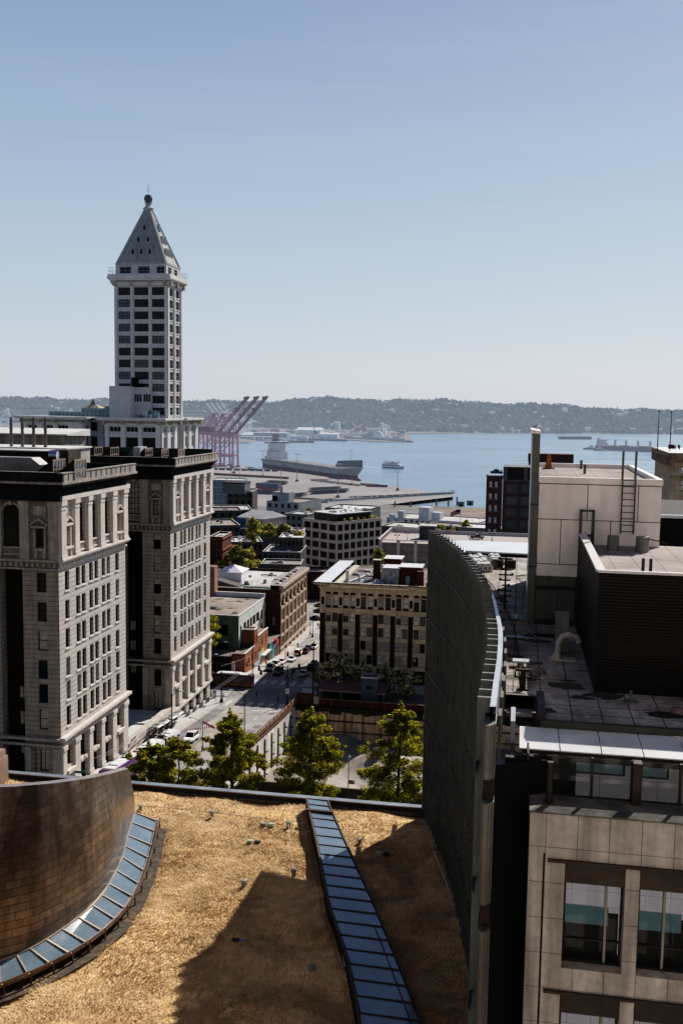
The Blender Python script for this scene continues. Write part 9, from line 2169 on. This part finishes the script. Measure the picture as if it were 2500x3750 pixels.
# island sheds, tanks, containers : each a thing
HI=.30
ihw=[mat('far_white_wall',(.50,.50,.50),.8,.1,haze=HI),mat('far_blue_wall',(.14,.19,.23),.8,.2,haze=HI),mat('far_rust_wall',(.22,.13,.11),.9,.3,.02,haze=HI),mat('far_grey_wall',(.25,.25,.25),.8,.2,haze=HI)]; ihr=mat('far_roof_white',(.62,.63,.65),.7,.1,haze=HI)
def shed(u0,u1,v1,vb,Y,wm_,label,d=30,gable=0,group=None):
    a=RY(u0,vb,Y);b_=RY(u1,vb,Y); zt=RY((u0+u1)/2,v1,Y).z; T=thing('warehouse',label,'warehouse',((a.x+b_.x)/2,Y,2),0,group); w=(b_.x-a.x)/2; h=max(2,zt-2)
    g=MB(); g.box(-w,w,0,d,0,h); g.build('wall',wm_,T); g=MB()
    if gable: g.loft([[(x,-1,h),(x,d+1,h),(x,d/2,h+gable)] for x in (-w-1,w+1)])
    else: g.box(-w-1,w+1,-1,d+1,h,h+1.2)
    g.build('roof',ihr,T); g=MB(); n=max(1,int(w*2/14))
    for k in range(n): x=-w+(k+.5)*2*w/n; g.box(x-2.5,x+2.5,-.25,-.05,0,min(5,h*.6))
    g.build('doors',mat('far_door',(.1,.11,.12),.8,0,haze=HI),T)
shed(1085,1172,1575,1598,3020,ihw[0],'big white gabled warehouse with bright roof behind the shipyard pier',60,8)
shed(930,1050,1586,1600,2850,ihw[1],'long blue-grey shed with flat pale roof across the water',40)
shed(862,925,1592,1604,2850,ihw[3],'grey hangar with rounded pale roof left of the long blue shed',40,7)
shed(1060,1125,1598,1606,2780,ihw[0],'low white shed row in front of the gabled warehouse',20); shed(1170,1235,1590,1606,2880,ihw[0],'white shed group between the gabled warehouse and the tall jib crane',30,4)
shed(1340,1410,1570,1588,3250,ihw[0],'stacked white site cabins behind the white tarpaulined ship',30); shed(1392,1402,1553,1575,3230,ihw[0],'narrow white tower structure above the shipyard',14,6)
shed(1225,1242,1547,1551,3980,ihw[0],'small white roofed building on the wooded slope above the shipyard',20,2)
shed(880,1000,1600,1612,2740,ihw[1],'row of dark blue-green stacked boxes along the far quay, left part',20); shed(1000,1040,1606,1614,2700,ihw[3],'low grey quay building left of the finger pier root',18)
random.seed(17)
for k in range(70):
    u=rnd(770,1500); Y=rnd(2950,4050); p=RY(u,1590,Y); w=rnd(10,38)
    if not(-1900<p.x<(-300 if Y<3900 else -420)): continue
    g=MB(); h=rnd(3,9); g.box(-w/2,w/2,0,rnd(8,22),0,h,0); g.box(-w/2-.5,w/2+.5,-.5,10,h,h+.8,1)
    tag(g.build('industrial_shed',[ihw[k%4],ihr if k%3 else ihw[2]],None,loc=(p.x,Y,2.2)),'one of many low industrial sheds and box stacks on the far flat island','shed','low industrial sheds on the far island')
for k,(u,Y) in enumerate(((1860,4420),(1885,4430),(2140,4560),(2280,4640),(2330,4660),(2380,4680),(2440,4700),(1700,4280),(1640,4230),(1930,4460))):
    p=RY(u,1580,Y+25); w=rnd(25,50); g=MB(); h=rnd(6,14); g.box(-w/2,w/2,0,12,0,h,0); g.box(-w/2-.5,w/2+.5,-.5,12.5,h,h+1.5,1)
    tag(g.build('waterfront_house',[ihw[0] if k%2 else ihw[3],ihr],None,loc=(p.x,Y+25,3)),'low pale building along the foot of the wooded shore','building','low buildings at the foot of the wooded shore')
for u0,v0,u1,v1,n_ in ((1850,1582,1910,1586,8),(2040,1588,2130,1590,9)):
    for k in range(n_):
        t=k/(n_-1); p=RZ(u0+(u1-u0)*t,v0+(v1-v0)*t+4,0); g=MB(); g.loft([[(-6,-1.5,0),(-6,1.5,0),(-6,1.8,1.6),(-6,-1.8,1.6)],[(3,-1.5,0),(3,1.5,0),(3,1.8,1.8),(3,-1.8,1.8)],[(7,0,.5),(7,.1,.5),(7.5,.1,2),(7.5,0,2)]]); g.box(-3,2,-1,1,1.6,3); g.tube((0,0,1.6),(0,0,12),.12,.08,4)
        tag(g.build('moored_yacht',ihw[0],None,loc=(p.x,p.y,0),rz=rnd(0,3)),'tiny white yacht moored off the far shore','yacht','tiny yachts moored off the far shore')
# ---- terminal yard ----
HT=.08
def mast(ub,vb,ut,vt,label):
    p=RZ(ub,vb,3.06); t=RY(ut,vt,p.y); h=t.z-3.06; T=thing('light_mast',label,'light mast',p); g=MB(); n_=9; hb_=h*.42
    for k in range(n_): g.tube((0,0,hb_*k/n_),(0,0,hb_*(k+1)/n_),.42-.012*k,.41-.012*k,8,k%2)
    g.build('striped_pole',[mat('mast_red',(.42,.05,.05),.6,0,haze=HT),mat('mast_white',(.65,.63,.62),.6,0,haze=HT)],T)
    g=MB(); g.tube((0,0,hb_),(0,0,h),.30,.16,8); g.build('upper_pole',mat('mast_grey',(.20,.19,.20),.6,0,haze=HT),T); g=MB(); g.box(-3.2,3.2,-.2,.2,h-.3,h); [g.box(x-.5,x+.5,-.6,.6,h,h+.8) for x in (-3,-1,1,3)]; g.build('floodlights',mat('flood_pale',(.4,.4,.42),.5,0,haze=HT),T)
    g=MB(); g.prism([(-2,-2),(2,-2),(2,2),(-2,2)],0,1.2); g.prism([(-1.2,-1.2),(1.2,-1.2),(1.2,1.2),(-1.2,1.2)],1.2,2.4); g.build('footing',mat('footing_dark',(.12,.10,.09),.8,.2,haze=HT),T)
for q in ((962,1746,962,1652,'striped light mast near the ship stern'),(1087,1763,1088,1663,'striped light mast in front of the ship name'),(1029,1788,1030,1680,'striped light mast between the other two, nearer, by the chassis rows'),(1237,1822,1238,1700,'tall striped light mast rising beside the large chassis stack'),(1287,1777,1287,1713,'striped light mast by the ship bow'),(1455,1796,1457,1729,'striped light mast out near the pier end'),(857,1733,857,1655,'light mast in front of the red cranes'),(847,1760,848,1690,'light mast left, partly behind the brick apartments'),(877,1790,877,1717,'light mast behind the dark glazed penthouse')): mast(*q)
def cont(u,v,n,rows,high,cols_,label,rz=0.,L_=12.,group=None,gap=.3):
    p=RZ(u,v,3.06)
    for i in range(n):
        for j in range(rows):
            for k in range(high if isinstance(high,int) else high[i%len(high)]):
                d=Vector((math.cos(rz),math.sin(rz),0)); nn=Vector((-d.y,d.x,0)); q=p+d*(i*(L_+gap))+nn*(j*2.7); g=MB(); g.box(0,L_,0,2.45,0,2.6); 
                for e in range(int(L_)): g.box(e+.2,e+.7,-.04,0,.2,2.4)
                o=g.build('shipping_container',cols_[(i+j+k)%len(cols_)],None,loc=q+Vector((0,0,k*2.62)),rz=rz); tag(o,label,'container',group or label)
cr_=mat('container_red',(.26,.07,.06),.7,.3,.3,haze=HT); cb_=mat('container_blue',(.05,.09,.14),.7,.2,.3,haze=HT); co_=mat('container_rust',(.16,.07,.06),.7,.2,.3,haze=HT); ct_=mat('container_tan',(.30,.23,.20),.7,.2,.3,haze=HT); cw_=mat('container_white',(.5,.5,.5),.7,.1,.3,haze=HT)
cont(918,1808,1,2,2,[cb_,cr_],'red and blue shipping container in the small stack beside the grey apartments',-.1)
cont(936,1806,2,2,(4,4),[cb_,co_,cr_,cb_],'shipping container in the taller stack of reds and blues',-.1)
cont(1318,1777,2,1,1,[ct_,ct_],'tan shipping container near the pier edge by the ship bow',-.35); cont(1340,1782,2,1,1,[co_],'dark red shipping container on a trailer near the pier edge',-.05)
cont(760,1738,10,1,1,[co_,co_,cr_],'dark red shipping container in the long single row left of the masts',-.33,group='long row of dark red containers')
cont(907,1722,1,1,1,[cb_],'lone dark green-blue container out on the open deck',-.1,14)
cont(1112,1838,2,1,1,[cw_],'white site container by the near road',-.15)
cont(775,1720,9,1,.0 or 1,[cb_],'dark low trailer in the dashed line behind the row of containers',-.05,8,'dashed line of low trailers',3)
chm=mat('chassis_dark',(.05,.055,.055),.7,.3,.3,haze=HT); chl=mat('chassis_pale',(.30,.31,.31),.7,.3,.3,haze=HT); chr_=mat('chassis_rust',(.20,.08,.07),.7,.3,.3,haze=HT)
def chassis_mesh(m,stack):
    g=MB()
    for s in range(stack):
        z=1.0+s*.75
        for y in (-.5,.5): g.bar((-6,y,z),(6,y,z),.16,h=.3)
        for x in (-5.8,-3,0,3,5.8): g.bar((x,-1.15,z),(x,1.15,z),.16)
    for x in (-5,-4): g.tube((x,-1.1,.5),(x,1.1,.5),.5,.5,8)
    return g.build('trailer_chassis',m)
CM=[chassis_mesh(chm,1).data,chassis_mesh(chm,5).data,chassis_mesh(chl,1).data,chassis_mesh(chr_,1).data]
for o in [o for o in bpy.data.objects if o.name.startswith('trailer_chassis')]: bpy.data.objects.remove(o)
def chas(u0,v0,u1,v1,n_,k,rz,lab,grp,j=.2):
    a=RZ(u0,v0,3.06);b_=RZ(u1,v1,3.06)
    for i in range(n_):
        p=a.lerp(b_,i/max(1,n_-1)); o=bpy.data.objects.new('trailer_chassis',CM[k if not isinstance(k,(list,tuple)) else k[i%len(k)]]); col.objects.link(o); o.location=(p.x+rnd(-j,j),p.y+rnd(-j,j),3.06); o.rotation_euler.z=rz; tag(o,lab,'trailer',grp)
chas(1145,1810,1268,1803,26,1,1.35,'stacked dark container trailer in the big block at the yard centre','big block of stacked trailers'); chas(1140,1800,1240,1795,20,1,1.35,'stacked dark container trailer in the big block at the yard centre','big block of stacked trailers')
chas(1150,1760,1320,1779,34,(2,2,2,0),1.2,'pale trailer chassis in the long diagonal row along the ship','diagonal trailer row by the ship')
chas(1148,1758,1200,1760,9,3,1.2,'rust red trailer chassis at the head of the diagonal row','rust red trailers')
chas(985,1772,1045,1775,14,1,1.3,'dark trailer in the double stack behind the container stack','dark trailers behind the containers'); chas(960,1778,1020,1783,12,(0,1),1.3,'dark trailer in the double stack behind the container stack','dark trailers behind the containers')
chas(1300,1822,1660,1806,40,(0,3,0,2),.9,'parked trailer in the line along the near pier edge','trailers along the near pier edge',1.5)
chas(1080,1822,1110,1818,8,1,1.0,'dark stacked trailer by the roof garden of the grey apartments','trailers behind the roof garden'); chas(1170,1833,1215,1830,7,(0,3),1.2,'low trailer beside the white site container','low trailers by the white container',1)
# fence/conveyor along the near road and timber piles along the near quay
T=thing('yard_fence','long blue-grey fence and guard rail along the near side of the container yard','fence',RZ(1100,1850,3)); g=MB(); a=RZ(1095,1849,3.06);b_=RZ(1660,1810,3.06); n_=60
g.bar(a+Vector((0,0,2.2)),b_+Vector((0,0,1.2)),.5,h=1.6); 
for k in range(n_): q=a.lerp(b_,k/n_); g.box(q.x-.2,q.x+.2,q.y-.2,q.y+.2,3,5.2)
g.build('rail',mat('yard_fence_blue',(.13,.17,.18),.7,.3,.2,haze=HT),T,org=T.location)
a=RZ(1400,1851,3.06);b_=RZ(1657,1820,3.06)
g=MB()
for k in range(48): q=a.lerp(b_,k/48); g.tube((q.x,q.y-.4,-1),(q.x,q.y-.4,3.4),.35,.35,6); 
e=tag(g.build('quay_piles',mPile,None,org=a),'row of dark timber piles under the near edge of the container pier','piles',kind='stuff')
g=MB(); q=RZ(1655,1808,3.06); [g.bar((q.x+dx,q.y+dy,3),(q.x+dx,q.y+dy,7),.3) for dx,dy in ((0,0),(2,3),(-3,2))]; g.bar((q.x-3,q.y+2,6),(q.x+2,q.y+3,6),.3); g.bar((q.x,q.y,7),(q.x+2,q.y+3,7),.3); tag(g.build('pier_end_frame',chm,None,org=(q.x,q.y,3)),'small dark frame at the very tip of the pier','frame')
for u,v in ((1640,1862),(1672,1850),(1445,1868),(1503,1868),(1597,1860)):
    p=RZ(u,v,0); g=MB(); g.tube((0,0,-1),(0,0,7+rnd(0,2)),.8,.7,8); tag(g.build('mooring_pile',chm,None,loc=p),'thick dark mooring pile standing at the near waterfront','pile','mooring piles at the near waterfront')
for u,v in ((1687,1855),(1720,1851)):
    p=RZ(u,v,3.1); g=MB(); g.box(-3,3,-2,2,0,4.2,0); g.box(-3.3,3.3,-2.3,2.3,4.2,4.6,0); g.box(-1,1,-2.05,-2,0,2.5,1); tag(g.build('kiosk',[mat('kiosk_green',(.10,.14,.13),.7,.2,haze=.05),mDark],None,loc=p),'small grey-green hut on the brown waterfront lot','hut','huts on the brown lot')
# ================= finish =================
flush_extra()
for o in bpy.data.objects:
    for k in ('_w','_local'):
        if k in o: del o[k]
for m in list(bpy.data.meshes):
    if m.users==0 and m.name.endswith('_tmp'): bpy.data.meshes.remove(m)
